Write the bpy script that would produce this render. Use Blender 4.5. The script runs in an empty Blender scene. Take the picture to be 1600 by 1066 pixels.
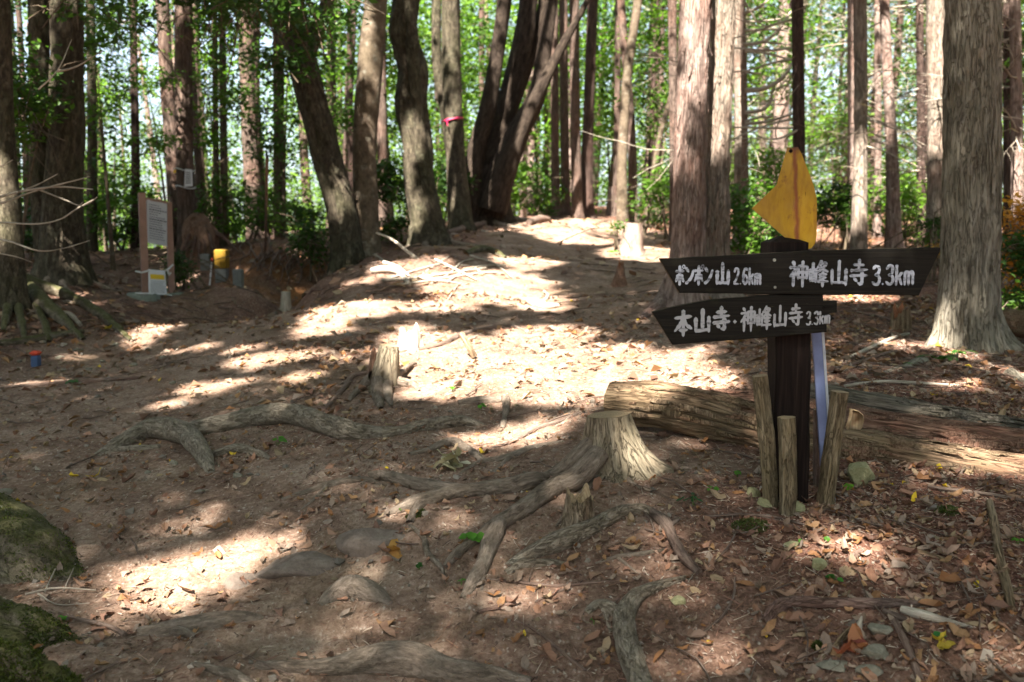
import bpy, math, random
import numpy as np
from mathutils import Vector

# ------------------------------------------------------------------ camera, light, exposure
scene = bpy.context.scene
COL = scene.collection
rng = np.random.default_rng(7)
random.seed(7)
FPX = 35.0 / 36.0 * 1600.0
PITCH = math.radians(6.0)
CP, SP = math.cos(PITCH), math.sin(PITCH)

cam_data = bpy.data.cameras.new("camera")
cam_data.lens = 35.0
cam_data.sensor_width = 36.0
cam_data.clip_start = 0.05
cam_data.clip_end = 600.0
cam_data.dof.use_dof = True
cam_data.dof.focus_distance = 3.7
cam_data.dof.aperture_fstop = 3.3
cam = bpy.data.objects.new("camera", cam_data)
cam.location = (0, 0, 0)
cam.rotation_euler = (math.radians(84.0), 0, 0)
COL.objects.link(cam)
scene.camera = cam

SUN = np.array([0.20, 0.62, -0.76])          # the way the sunlight travels
SUN = SUN / np.linalg.norm(SUN)
world = bpy.data.worlds.new("World")
scene.world = world
world.use_nodes = True
wn = world.node_tree.nodes
wl = world.node_tree.links
wn.clear()
sky = wn.new("ShaderNodeTexSky")
sky.sky_type = 'NISHITA'
sky.sun_disc = False
sky.sun_elevation = math.asin(-SUN[2])
sky.sun_rotation = math.atan2(-SUN[0], -SUN[1])
sky.air_density = 1.0
sky.dust_density = 2.0
sky.ozone_density = 4.5
bg = wn.new("ShaderNodeBackground")
bg.inputs['Strength'].default_value = 0.05
wo = wn.new("ShaderNodeOutputWorld")
hsv = wn.new("ShaderNodeHueSaturation")          # thin high haze takes some blue out of the sky
hsv.inputs['Saturation'].default_value = 0.62
wl.new(sky.outputs[0], hsv.inputs['Color'])
wl.new(hsv.outputs[0], bg.inputs[0])
wl.new(bg.outputs[0], wo.inputs[0])

sun_data = bpy.data.lights.new("sun", 'SUN')
sun_data.energy = 5.0
sun_data.angle = math.radians(0.6)
sun_data.color = (1.0, 0.95, 0.86)
sun = bpy.data.objects.new("sun", sun_data)
sun.rotation_euler = Vector(SUN).to_track_quat('-Z', 'Y').to_euler()
sun.location = (-3, -9, 14)
COL.objects.link(sun)

vs = scene.view_settings
vs.view_transform = 'Standard'
vs.look = 'None'
vs.gamma = 1.0
vs.use_curve_mapping = False
vs.exposure = 3.0
scene.cycles.max_bounces = 6
scene.cycles.diffuse_bounces = 4
scene.cycles.transmission_bounces = 4
scene.cycles.transparent_max_bounces = 4
scene.cycles.caustics_reflective = False
scene.cycles.caustics_refractive = False

# ------------------------------------------------------------------ maths helpers
def ray(px, py):
    a = (px - 800.0) / FPX
    b = (533.0 - py) / FPX
    return np.array([a, CP + b * SP, -SP + b * CP])

def at(px, py, D):
    """point of the place seen in direction (px, py) at D metres ahead"""
    r = ray(px, py)
    return r * (D / r[1])

def _hash(ix, iy, iz):
    h = (ix.astype(np.int64) * 374761393 + iy.astype(np.int64) * 668265263 + iz.astype(np.int64) * 2147483647) & 0xffffffff
    h = ((h ^ (h >> 13)) * 1274126177) & 0xffffffff
    h = h ^ (h >> 16)
    return (h & 0xffffff) / float(0xffffff)

def vnoise(p):
    p = np.asarray(p, float)
    i = np.floor(p).astype(np.int64)
    f = p - i
    u = f * f * (3 - 2 * f)
    x, y, z = i[..., 0], i[..., 1], i[..., 2]
    def H_(a, b, c):
        return _hash(x + a, y + b, z + c)
    ux, uy, uz = u[..., 0], u[..., 1], u[..., 2]
    a = H_(0, 0, 0) * (1 - ux) + H_(1, 0, 0) * ux
    b = H_(0, 1, 0) * (1 - ux) + H_(1, 1, 0) * ux
    c = H_(0, 0, 1) * (1 - ux) + H_(1, 0, 1) * ux
    d = H_(0, 1, 1) * (1 - ux) + H_(1, 1, 1) * ux
    return ((a * (1 - uy) + b * uy) * (1 - uz) + (c * (1 - uy) + d * uy) * uz) * 2 - 1

def fbm(p, octv=4, gain=0.5):
    p = np.asarray(p, float)
    s, a, t = 0.0, 1.0, 0.0
    for k in range(octv):
        s = s + a * vnoise(p * (2.03 ** k) + 17.3 * k)
        t += a
        a *= gain
    return s / t

def xy3(x, y, z=0.0):
    x, y = np.broadcast_arrays(np.asarray(x, float), np.asarray(y, float))
    return np.stack([x, y, np.full_like(x, z)], -1)

# ------------------------------------------------------------------ the lie of the land
_ctrl = []
for px, py, D in [
    (60, 1066, 2.55), (300, 1066, 2.62), (560, 1066, 2.66), (800, 1066, 2.66), (1100, 1066, 2.6), (1350, 1066, 2.5), (1600, 1066, 2.4),
    (60, 900, 3.35), (300, 900, 3.32), (560, 900, 3.22), (800, 900, 3.15), (1000, 900, 3.08), (1240, 900, 2.95), (1600, 900, 2.88),
    (40, 780, 4.1), (250, 780, 3.98), (450, 780, 3.9), (640, 790, 3.68), (800, 780, 3.6), (1000, 780, 3.5), (1240, 780, 3.46), (1420, 790, 3.42), (1600, 805, 3.3),
    (1100, 705, 4.02), (1600, 700, 4.05), (960, 735, 3.72), (1400, 720, 3.9),
    (0, 690, 5.05), (200, 690, 4.9), (400, 690, 4.65), (600, 690, 4.4), (760, 680, 4.45), (900, 655, 4.5),
    (0, 620, 6.3), (200, 610, 6.2), (400, 610, 5.75), (540, 610, 5.6), (700, 610, 5.3), (900, 600, 5.35), (1100, 600, 5.2), (1350, 600, 5.05), (1600, 610, 4.9),
    (0, 560, 7.5), (180, 560, 7.6), (330, 545, 7.5), (460, 530, 7.2), (600, 540, 6.9), (750, 540, 6.8), (950, 540, 6.7), (1150, 540, 6.6), (1450, 545, 6.3), (1600, 560, 6.0),
    (50, 510, 8.3), (200, 500, 9.4), (320, 505, 8.9), (400, 500, 8.9), (442, 488, 8.7), (490, 450, 10.2), (545, 418, 11.9), (500, 480, 8.6), (600, 465, 8.8), (800, 450, 9.4), (1000, 460, 9.0), (1300, 470, 8.7), (1600, 475, 8.2),
    (30, 450, 9.4), (130, 445, 10.3), (240, 465, 11.0), (330, 455, 11.4), (400, 465, 10.6),
    (700, 385, 13.0), (850, 400, 12.0), (985, 398, 12.4), (1080, 405, 12.0), (1300, 400, 12.0), (1500, 400, 12.0), (1600, 420, 11.0),
    (720, 352, 16.5), (850, 341, 19.0), (940, 338, 20.0), (1060, 350, 18.0), (1250, 375, 16.0), (1450, 372, 16.0), (1600, 380, 15.0),
    (345, 440, 12.4), (400, 455, 11.4), (450, 434, 12.7), (450, 392, 13.2), (500, 418, 13.0), (505, 388, 13.4), (395, 420, 12.5), (395, 392, 12.9), (300, 395, 13.4), (400, 376, 14.6), (470, 368, 15.5), (150, 400, 13.2), (30, 400, 12.5),
]:
    _ctrl.append(at(px, py, D))
for q in [(-2.42, 9.5, -.98), (-2.42, 10.4, -.98), (-2.45, 11.3, -.92), (-2.4, 12.1, -.8), (0, 0, -1.5), (-3, 0.3, -1.52), (3, 0.3, -1.3), (0, -6, -1.75), (-8, -6, -1.6), (9, -6, -1.1), (7, 3, -.75), (-6, 3, -1.0), (-6, 6, -1.0), (8, 8, -.5),
          (-9, 10, -.8), (-14, 14, -1.5), (-10, 19, -1.4), (-5, 20, -.5), (-22, 25, -5), (-12, 32, -4.5), (0, 30, .4), (-4, 45, -3), (10, 32, .5), (22, 30, 1.0),
          (14, 16, .1), (30, 10, .5), (-28, 8, -5), (0, 70, -4), (30, 70, 1), (-40, 70, -14), (40, -20, 1), (-40, -20, -4), (0, -40, -2), (60, 30, 1), (-60, 30, -14), (0, 130, -6), (80, 130, 2), (-80, 130, -20)]:
    _ctrl.append(np.array(q, float))
_ctrl = np.array(_ctrl)

def _tps(r2):
    return 0.5 * r2 * np.log(np.maximum(r2, 1e-9))
_n = len(_ctrl)
_d2 = ((_ctrl[:, None, :2] - _ctrl[None, :, :2]) ** 2).sum(-1)
_A = np.zeros((_n + 3, _n + 3))
_A[:_n, :_n] = _tps(_d2) + np.eye(_n) * 0.004
_P = np.c_[np.ones(_n), _ctrl[:, :2]]
_A[:_n, _n:] = _P
_A[_n:, :_n] = _P.T
_w = np.linalg.solve(_A, np.r_[_ctrl[:, 2], 0, 0, 0])

def H(x, y, detail=True):
    """height of the ground"""
    x, y = np.broadcast_arrays(np.asarray(x, float), np.asarray(y, float))
    sh = x.shape
    xf, yf = x.ravel(), y.ravel()
    out = np.empty(xf.size)
    for k in range(0, xf.size, 40000):
        a, b = xf[k:k + 40000], yf[k:k + 40000]
        r2 = (a[:, None] - _ctrl[None, :, 0]) ** 2 + (b[:, None] - _ctrl[None, :, 1]) ** 2
        out[k:k + 40000] = _tps(r2) @ _w[:_n] + _w[_n] + a * _w[_n + 1] + b * _w[_n + 2]
    if detail:
        far = np.clip((yf - 6) / 20, 0, 1)
        out = out + fbm(xy3(xf * 1.3, yf * 1.3, 3.0), 3) * (0.028 + 0.10 * far) + fbm(xy3(xf * 7, yf * 7, 9.0), 3) * 0.009
    return out.reshape(sh)

_Ds = np.geomspace(1.2, 90, 700)
def G(px, py):
    """where the line of sight through (px, py) meets the ground"""
    r = ray(px, py)
    t = _Ds / r[1]
    x, z = r[0] * t, r[2] * t
    below = z - H(x, _Ds)
    k = np.argmax(below < 0)
    if k == 0:
        k = len(_Ds) - 1
    a, b = below[k - 1], below[k]
    f = a / (a - b) if a != b else 0
    D = _Ds[k - 1] + (_Ds[k] - _Ds[k - 1]) * min(max(f, 0), 1)
    p = r * (D / r[1])
    return np.array([p[0], D, float(H(p[0], D))])

def h1(x, y):
    return float(H(np.array([x]), np.array([y]))[0])

# ------------------------------------------------------------------ mesh helpers
def mesh(name, geoms, mats, smooth=True):
    """geoms: list of (V, [F arrays], attributes, material index)"""
    geoms = [g for g in geoms if g is not None]
    V, loops, tot, mi, off = [], [], [], [], 0
    attrs = {}
    keys = set()
    for g in geoms:
        keys |= set(g[2].keys())
    for g in geoms:
        v = np.asarray(g[0], float)
        V.append(v)
        for f in g[1]:
            f = np.asarray(f, np.int64)
            if f.size == 0:
                continue
            loops.append((f + off).ravel())
            tot.append(np.full(len(f), f.shape[1]))
            mi.append(np.full(len(f), g[3] if len(g) > 3 else 0))
        for k in keys:
            a = g[2].get(k)
            if a is None:
                a = np.zeros((len(v), 4 if k == 'col' else 3))
            attrs.setdefault(k, []).append(a)
        off += len(v)
    V = np.concatenate(V)
    loops = np.concatenate(loops)
    tot = np.concatenate(tot)
    mi = np.concatenate(mi)
    me = bpy.data.meshes.new(name)
    me.vertices.add(len(V))
    me.vertices.foreach_set('co', V.ravel())
    me.loops.add(len(loops))
    me.loops.foreach_set('vertex_index', loops)
    me.polygons.add(len(tot))
    st = np.r_[0, np.cumsum(tot)[:-1]]
    me.polygons.foreach_set('loop_start', st)
    me.polygons.foreach_set('loop_total', tot)
    me.polygons.foreach_set('material_index', mi)
    me.polygons.foreach_set('use_smooth', np.full(len(tot), smooth))
    for k, a in attrs.items():
        a = np.concatenate(a).astype(float)
        if k == 'col':
            at_ = me.attributes.new('col', 'FLOAT_COLOR', 'POINT')
            at_.data.foreach_set('color', a.ravel())
        else:
            at_ = me.attributes.new(k, 'FLOAT_VECTOR', 'POINT')
            at_.data.foreach_set('vector', a.ravel())
    for m in (mats if isinstance(mats, (list, tuple)) else [mats]):
        me.materials.append(m)
    me.update(calc_edges=True)
    me.validate()
    return me

def props(o, label=None, cat=None, group=None, kind=None):
    if label: o['label'] = label
    if cat: o['category'] = cat
    if group: o['group'] = group
    if kind: o['kind'] = kind
    return o

def thing(name, label, cat, loc, group=None):
    o = bpy.data.objects.new(name, None)
    o.empty_display_size = 0.1
    COL.objects.link(o)
    o.location = tuple(float(c) for c in loc)
    return props(o, label, cat, group)

def world_loc(o):
    p = np.zeros(3)
    while o is not None:
        p = p + np.array(o.location)
        o = o.parent
    return p

def obj(name, geoms, mats, parent=None, smooth=True, origin=None, **kw):
    """one mesh object; geometry is given in world coordinates"""
    if origin is not None:
        org = np.array(origin, float)
    elif parent is not None:
        org = world_loc(parent)
    else:
        org = np.zeros(3)
    geoms = [(np.asarray(g[0], float) - org,) + tuple(g[1:]) for g in geoms if g is not None]
    o = bpy.data.objects.new(name, mesh(name, geoms, mats, smooth))
    COL.objects.link(o)
    if parent is not None:
        o.parent = parent
        o.location = tuple(org - world_loc(parent))
    else:
        o.location = tuple(org)
    return props(o, **kw)

def catmull(P, step):
    P = np.asarray(P, float)
    if len(P) == 2:
        n = max(2, int(np.linalg.norm(P[1] - P[0]) / step) + 1)
        t = np.linspace(0, 1, n)[:, None]
        return P[0] * (1 - t) + P[1] * t, t[:, 0]
    Q = np.vstack([2 * P[0] - P[1], P, 2 * P[-1] - P[-2]])
    out, us = [], []
    m = len(P) - 1
    for i in range(m):
        a, b, c, d = Q[i:i + 4]
        n = max(2, int(np.linalg.norm(c[:3] - b[:3]) / step) + 1)
        for t in np.linspace(0, 1, n, endpoint=(i == m - 1)):
            out.append(0.5 * (2 * b + (c - a) * t + (2 * a - 5 * b + 4 * c - d) * t * t + (3 * b - a - 3 * c + d) * t ** 3))
            us.append((i + t) / m)
    return np.array(out), np.array(us)

def tube(P, R, seg=12, step=0.08, disp=None, flat=1.0, cap=(True, True), capmat=None, mat=0, seed=0):
    """swept round bar through P with radii R; disp(s, theta, r) moves the skin outwards; returns geoms"""
    P = np.asarray(P, float)
    R = np.atleast_1d(np.asarray(R, float))
    if len(R) == 1:
        R = np.repeat(R, len(P))
    PR = np.c_[P, R]
    C, us = catmull(PR, step)
    r = np.maximum(C[:, 3], 1e-4)
    C = C[:, :3]
    n = len(C)
    T = np.gradient(C, axis=0)
    T /= np.linalg.norm(T, axis=1)[:, None] + 1e-12
    ref = np.array([1.0, 0, 0]) if abs(T[0][0]) < 0.9 else np.array([0, 1.0, 0])
    if abs(T[0][2]) < 0.6:
        ref = np.array([0, 0, 1.0])
    N = np.zeros_like(C)
    v = ref - T[0] * ref.dot(T[0])
    N[0] = v / np.linalg.norm(v)
    for i in range(1, n):
        v = N[i - 1] - T[i] * N[i - 1].dot(T[i])
        N[i] = v / (np.linalg.norm(v) + 1e-12)
    B = np.cross(T, N)
    s = np.r_[0, np.cumsum(np.linalg.norm(np.diff(C, axis=0), axis=1))]
    th = np.linspace(0, 2 * np.pi, seg, endpoint=False)
    S, TH = np.meshgrid(s, th, indexing='ij')
    RR = np.repeat(r[:, None], seg, 1)
    rm = float(np.mean(r))
    off = seed * 7.31
    bark = np.stack([np.cos(TH) * RR + off, np.sin(TH) * RR + off, S], -1)
    if disp is not None:
        RR = RR + disp(S, TH, RR, bark)
    V = C[:, None, :] + N[:, None, :] * (np.cos(TH) * RR * flat)[..., None] + B[:, None, :] * (np.sin(TH) * RR)[..., None]
    V = V.reshape(-1, 3)
    i = np.arange(n - 1)[:, None] * seg
    j = np.arange(seg)[None, :]
    j2 = (j + 1) % seg
    F = np.stack([i + j, i + j2, i + seg + j2, i + seg + j], -1).reshape(-1, 4)
    geoms = [(V, [F], {'bark': bark.reshape(-1, 3)}, mat)]
    for e, (on, row, sg) in enumerate(((cap[0], 0, -1), (cap[1], n - 1, 1))):
        if not on:
            continue
        ring = V[row * seg:(row + 1) * seg]
        cen = ring.mean(0)
        rings = [ring, cen + (ring - cen) * 0.6, cen + (ring - cen) * 0.25, cen[None] ]
        VV = np.vstack(rings)
        FF = []
        for q in range(2):
            a = q * seg + np.arange(seg)
            b = q * seg + (np.arange(seg) + 1) % seg
            quad = np.stack([a, b, b + seg, a + seg], -1)
            FF.append(quad if sg < 0 else quad[:, ::-1])
        a = 2 * seg + np.arange(seg)
        b = 2 * seg + (np.arange(seg) + 1) % seg
        tri = np.stack([a, b, np.full(seg, 3 * seg)], -1)
        if sg > 0:
            tri = tri[:, ::-1]
        loc = VV - cen
        u = np.stack([loc @ N[row], loc @ B[row], np.zeros(len(loc))], -1)
        geoms.append((VV, [np.vstack(FF), tri], {'bark': u}, capmat if capmat is not None else mat))
    return geoms

def split_tube(P, R, seg, step, disp, zcut, cap=(False, True), seed=0):
    """fine skin up to the height zcut, coarse above it"""
    P = np.asarray(P, float); R = np.asarray(R, float)
    k = int(np.searchsorted(P[:, 2], zcut))
    if k == 0 or k >= len(P):
        return tube(P, R, seg, step, disp, cap=cap, seed=seed)
    t = (zcut - P[k - 1, 2]) / (P[k, 2] - P[k - 1, 2])
    m, rm_ = P[k - 1] + (P[k] - P[k - 1]) * t, R[k - 1] + (R[k] - R[k - 1]) * t
    lo = tube(np.vstack([P[:k], m]), np.r_[R[:k], rm_], seg, step, disp, cap=(cap[0], False), seed=seed)
    hi = tube(np.vstack([m, P[k:]]), np.r_[rm_, R[k:]], 12, .5, None, cap=(False, cap[1]), seed=seed)
    return lo + hi

def strip_bark(amp, fx=14.0, fz=1.6, octv=3, seed=0.0, lobes=0, lobe_amp=0.0, lobe_h=0.3, shag=0.5):
    """long peeling fibres running up a trunk, and buttresses at its foot"""
    def d(S, TH, RR, bark):
        q = bark * np.array([fx, fx, fz]) + seed
        a = fbm(q, octv, 0.55)
        ridge = 1 - np.abs(fbm(q * 1.0 + 31, 2)) * 2.2
        out = amp * (a * 0.6 + ridge * shag)
        if lobes:
            w = np.exp(-S / lobe_h)
            ph = seed * 3.1
            out = out + lobe_amp * w * (0.45 + 0.55 * (0.6 * np.cos(lobes * TH + ph) + 0.4 * np.cos((lobes + 2) * TH + ph * 2.3)))
        return out
    return d

def lumpy(amp, f=6.0, seed=0.0, octv=3, fz=None):
    fz = f * 0.5 if fz is None else fz
    def d(S, TH, RR, bark):
        return amp * fbm(bark * np.array([f, f, fz]) + seed, octv)
    return d

def prism(poly, y0, y1, bev=0.003):
    """outline poly [(x, z)...] given front (y0) to back (y1), with a small bevel round the front"""
    P = np.array(poly, float)
    n = len(P)
    c = P.mean(0)
    A = 0.5 * np.sum(P[:, 0] * np.roll(P[:, 1], -1) - np.roll(P[:, 0], -1) * P[:, 1])
    if A < 0:
        P = P[::-1]
    e = np.roll(P, -1, 0) - P
    nr = np.stack([e[:, 1], -e[:, 0]], -1)
    nr /= np.linalg.norm(nr, axis=1)[:, None] + 1e-9
    vn = nr + np.roll(nr, 1, 0)
    vn /= np.linalg.norm(vn, axis=1)[:, None] + 1e-9
    Q = P - vn * bev
    V = np.vstack([np.c_[Q[:, 0], np.full(n, y0), Q[:, 1]], np.c_[P[:, 0], np.full(n, y0 + bev), P[:, 1]], np.c_[P[:, 0], np.full(n, y1), P[:, 1]]])
    a = np.arange(n)
    b = (a + 1) % n
    F4 = np.vstack([np.stack([a + k * n, a + (k + 1) * n, b + (k + 1) * n, b + k * n], -1) for k in range(2)])
    # triangulate caps by ear clipping
    from mathutils.geometry import tessellate_polygon
    tri = np.array([list(t) for t in tessellate_polygon([[Vector((p[0], p[1], 0)) for p in Q]])])
    def area(t):
        return np.cross(Q[t[1]] - Q[t[0]], Q[t[2]] - Q[t[0]])
    tri = np.array([t if area(t) > 0 else t[::-1] for t in tri])
    return [(V, [F4[:, ::-1], tri, tri[:, ::-1] + 2 * n], {})]

def box(x0, x1, y0, y1, z0, z1, bev=0.004):
    x = [x0, x1]; y = [y0, y1]; z = [z0, z1]
    V = []
    for k, zz in enumerate((z0, z0 + bev, z1 - bev, z1)):
        i = bev if k in (0, 3) else 0
        for (a, b) in ((x0 + i, y0 + i), (x1 - i, y0 + i), (x1 - i, y1 - i), (x0 + i, y1 - i)):
            V.append((a, b, zz))
    F = [(3, 2, 1, 0), (12, 13, 14, 15)]
    for k in range(3):
        for j in range(4):
            F.append((k * 4 + j, k * 4 + (j + 1) % 4, (k + 1) * 4 + (j + 1) % 4, (k + 1) * 4 + j))
    return [(np.array(V, float), [np.array(F)], {})]

def rot_geoms(geoms, M, c):
    M = np.array(M, float)
    c = np.array(c, float)
    return [((np.asarray(g[0]) - c) @ M.T + c,) + tuple(g[1:]) for g in geoms]

def rotz(a):
    return [[math.cos(a), -math.sin(a), 0], [math.sin(a), math.cos(a), 0], [0, 0, 1]]
def roty(a):
    return [[math.cos(a), 0, math.sin(a)], [0, 1, 0], [-math.sin(a), 0, math.cos(a)]]
def rotx(a):
    return [[1, 0, 0], [0, math.cos(a), -math.sin(a)], [0, math.sin(a), math.cos(a)]]

def rand_rot(n, up=None, tilt=0.4, r=rng):
    """n rotation matrices whose local z leans from `up` by about tilt, spun freely"""
    if up is None:
        up = np.tile([0, 0, 1.0], (n, 1))
    z = up + r.normal(size=(n, 3)) * tilt
    z /= np.linalg.norm(z, axis=1)[:, None]
    x = r.normal(size=(n, 3))
    x -= z * (x * z).sum(1)[:, None]
    x /= np.linalg.norm(x, axis=1)[:, None]
    y = np.cross(z, x)
    return np.stack([x, y, z], -1)      # columns

def instance_geom(tv, tf, Rm, T, S, col=None):
    """one big mesh out of n placed copies of a small template"""
    n, k = len(T), len(tv)
    S = np.asarray(S, float)
    if S.ndim == 1:
        S = np.repeat(S[:, None], 3, 1)
    V = np.einsum('nij,nkj->nki', Rm, tv[None] * S[:, None, :]) + T[:, None, :]
    F = [(np.asarray(f)[None] + (np.arange(n) * k)[:, None, None]).reshape(-1, np.asarray(f).shape[1]) for f in tf]
    at_ = {}
    if col is not None:
        at_['col'] = np.repeat(np.c_[col, np.ones(n)], k, 0)
    return (V.reshape(-1, 3), F, at_)

# leaf templates: x is the length, z the face
KITE = (np.array([[0, 0, 0], [.42, .26, .03], [1, 0, -.05], [.42, -.26, .03]], float), [np.array([[0, 1, 2], [0, 2, 3]])])
def leaf_template(curl, fold, w=.36, wob=0.0, seed=0):
    r = np.random.default_rng(seed)
    xs = np.array([0, .18, .42, .68, .88, 1.0])
    ws = np.array([.02, .24, w, .30, .14, .0]) * (w / .36)
    V = []
    for i, (x, ww) in enumerate(zip(xs, ws)):
        z = curl * (x - .5) ** 2 + r.normal() * wob * .3
        V.append((x - .5, 0, z))
        for s_ in (-1, 1):
            V.append((x - .5 + r.normal() * wob * .2, s_ * ww, z + fold * ww + r.normal() * wob * .6))
    F = []
    for i in range(5):
        a, b = i * 3, (i + 1) * 3
        F.append((a, b, b + 1, a + 1))
        F.append((a, a + 2, b + 2, b))
    return np.array(V), [np.array(F)]

# ------------------------------------------------------------------ materials
class NT:
    def __init__(self, name):
        self.m = bpy.data.materials.new(name)
        self.m.use_nodes = True
        self.n = self.m.node_tree.nodes
        self.l = self.m.node_tree.links
        self.n.clear()
        self.out = self.n.new("ShaderNodeOutputMaterial")
        self.b = self.n.new("ShaderNodeBsdfPrincipled")
        self.b.inputs['Specular IOR Level'].default_value = 0.25
        self.l.new(self.b.outputs[0], self.out.inputs[0])
    def attr(self, name, out='Vector'):
        a = self.n.new("ShaderNodeAttribute")
        a.attribute_name = name
        return a.outputs[out]
    def coord(self, which='Object'):
        return self.n.new("ShaderNodeTexCoord").outputs[which]
    def geo(self, which='Position'):
        return self.n.new("ShaderNodeNewGeometry").outputs[which]
    def map(self, v, s=(1, 1, 1), loc=(0, 0, 0)):
        m = self.n.new("ShaderNodeMapping")
        m.inputs['Scale'].default_value = s
        m.inputs['Location'].default_value = loc
        self.l.new(v, m.inputs['Vector'])
        return m.outputs[0]
    def noise(self, v, scale, detail=5, rough=0.6, dist=0.0, out=0):
        t = self.n.new("ShaderNodeTexNoise")
        t.inputs['Scale'].default_value = scale
        t.inputs['Detail'].default_value = detail
        t.inputs['Roughness'].default_value = rough
        t.inputs['Distortion'].default_value = dist
        self.l.new(v, t.inputs['Vector'])
        return t.outputs[out]
    def voro(self, v, scale, feature='F1', out='Distance', rand=1.0):
        t = self.n.new("ShaderNodeTexVoronoi")
        t.feature = feature
        t.inputs['Scale'].default_value = scale
        t.inputs['Randomness'].default_value = rand
        self.l.new(v, t.inputs['Vector'])
        return t.outputs[out]
    def wave(self, v, scale, dist=2.0, kind='RINGS', detail=2):
        t = self.n.new("ShaderNodeTexWave")
        t.wave_type = kind
        t.inputs['Scale'].default_value = scale
        t.inputs['Distortion'].default_value = dist
        t.inputs['Detail'].default_value = detail
        self.l.new(v, t.inputs['Vector'])
        return t.outputs['Fac']
    def ramp(self, fac, stops, interp='LINEAR'):
        r = self.n.new("ShaderNodeValToRGB")
        r.color_ramp.interpolation = interp
        e = r.color_ramp.elements
        while len(e) < len(stops):
            e.new(0.5)
        for q, (p, c) in zip(e, stops):
            q.position = p
            q.color = (c, c, c, 1) if isinstance(c, (int, float)) else (*c, 1)
        self.l.new(fac, r.inputs[0])
        return r.outputs[0]
    def mix(self, fac, a, b, mode='MIX'):
        m = self.n.new("ShaderNodeMix")
        m.data_type = 'RGBA'
        m.blend_type = mode
        for s, v in ((m.inputs[0], fac), (m.inputs[6], a), (m.inputs[7], b)):
            if isinstance(v, (int, float)):
                s.default_value = v
            elif isinstance(v, tuple):
                s.default_value = (*v, 1)
            else:
                self.l.new(v, s)
        return m.outputs[2]
    def math(self, op, a, b=0.0, clamp=False):
        m = self.n.new("ShaderNodeMath")
        m.operation = op
        m.use_clamp = clamp
        for s, v in ((m.inputs[0], a), (m.inputs[1], b)):
            if isinstance(v, (int, float)):
                s.default_value = v
            else:
                self.l.new(v, s)
        return m.outputs[0]
    def sep(self, v):
        s = self.n.new("ShaderNodeSeparateXYZ")
        self.l.new(v, s.inputs[0])
        return s.outputs
    def bump(self, h, strength=0.5, dist=0.01, normal=None):
        b = self.n.new("ShaderNodeBump")
        b.inputs['Strength'].default_value = strength
        b.inputs['Distance'].default_value = dist
        self.l.new(h, b.inputs['Height'])
        if normal is not None:
            self.l.new(normal, b.inputs['Normal'])
        return b.outputs[0]
    def done(self, col=None, rough=0.8, normal=None, spec=None):
        for key, v in (('Base Color', col), ('Roughness', rough)):
            if v is None:
                continue
            if isinstance(v, (int, float)):
                self.b.inputs[key].default_value = v
            elif isinstance(v, tuple):
                self.b.inputs[key].default_value = (*v, 1)
            else:
                self.l.new(v, self.b.inputs[key])
        if normal is not None:
            self.l.new(normal, self.b.inputs['Normal'])
        if spec is not None:
            self.b.inputs['Specular IOR Level'].default_value = spec
        return self.m

def mat_bark(name, dark, mid, light, stretch=0.09, scale=26, moss=0.0, mosscol=(.06, .075, .02), bump=1.0, blotch=0.5, lichen=(.34, .33, .27), lich=0.0, red=0.0, cracks=.8, topmoss=False):
    t = NT(name)
    v = t.attr('bark')
    s1 = t.map(v, (1, 1, stretch))
    n1 = t.noise(s1, scale, 6, 0.65, 0.4)
    n2 = t.noise(t.map(v, (1, 1, 0.35)), 3.2, 4, 0.6)
    n3 = t.noise(s1, scale * 3.3, 4, 0.7)
    c = t.ramp(n1, [(0.30, dark), (0.47, mid), (0.72, light)])
    c = t.mix(t.math('MULTIPLY', t.ramp(n3, [(0.35, 1.0), (0.6, 0.0)]), 0.55), c, dark)
    s2 = t.map(v, (1, 1, stretch * .9), (3.1, 1.7, .4))
    n4 = t.noise(s2, scale * 1.25, 5, 0.6, 0.8)
    crack = t.ramp(t.math('ABSOLUTE', t.math('SUBTRACT', n4, .5)), [(0.0, 1.0), (0.012, 0.7), (0.034, 0.0)])
    c = t.mix(t.math('MULTIPLY', t.ramp(n2, [(0.35, 0.0), (0.7, 1.0)]), blotch), c, light)
    if red:
        c = t.mix(t.math('MULTIPLY', t.ramp(t.noise(v, 2.3, 3), [(0.45, 0.0), (0.65, 1.0)]), red), c, (.30, .13, .085))
    if lich:
        c = t.mix(t.math('MULTIPLY', t.ramp(t.noise(v, 9, 5, 0.7), [(0.56, 0.0), (0.66, 1.0)]), lich), c, lichen)
    if moss:
        mk = t.ramp(t.noise(v, 2.1, 6, 0.7), [(0.42, 0.0), (0.62, 1.0)])
        if topmoss:
            nz = t.sep(t.geo('Normal'))[2]
            mk = t.ramp(t.math('ADD', t.math('MULTIPLY', nz, .55), t.math('MULTIPLY', t.noise(v, 7, 6, .75), .9)), [(.70, 0.0), (.86, 1.0)])
        c = t.mix(t.math('MULTIPLY', mk, moss), c, mosscol)
    c = t.mix(t.math('MULTIPLY', crack, cracks * .6), c, tuple(x * .7 for x in dark))  # shade inside the cracks put into the colour
    h = t.math('ADD', n1, t.math('MULTIPLY', n3, 0.5))
    h = t.math('SUBTRACT', h, t.math('MULTIPLY', crack, .45 * cracks))
    return t.done(c, 0.9, t.bump(h, bump, 0.022), spec=0.10)

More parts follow.
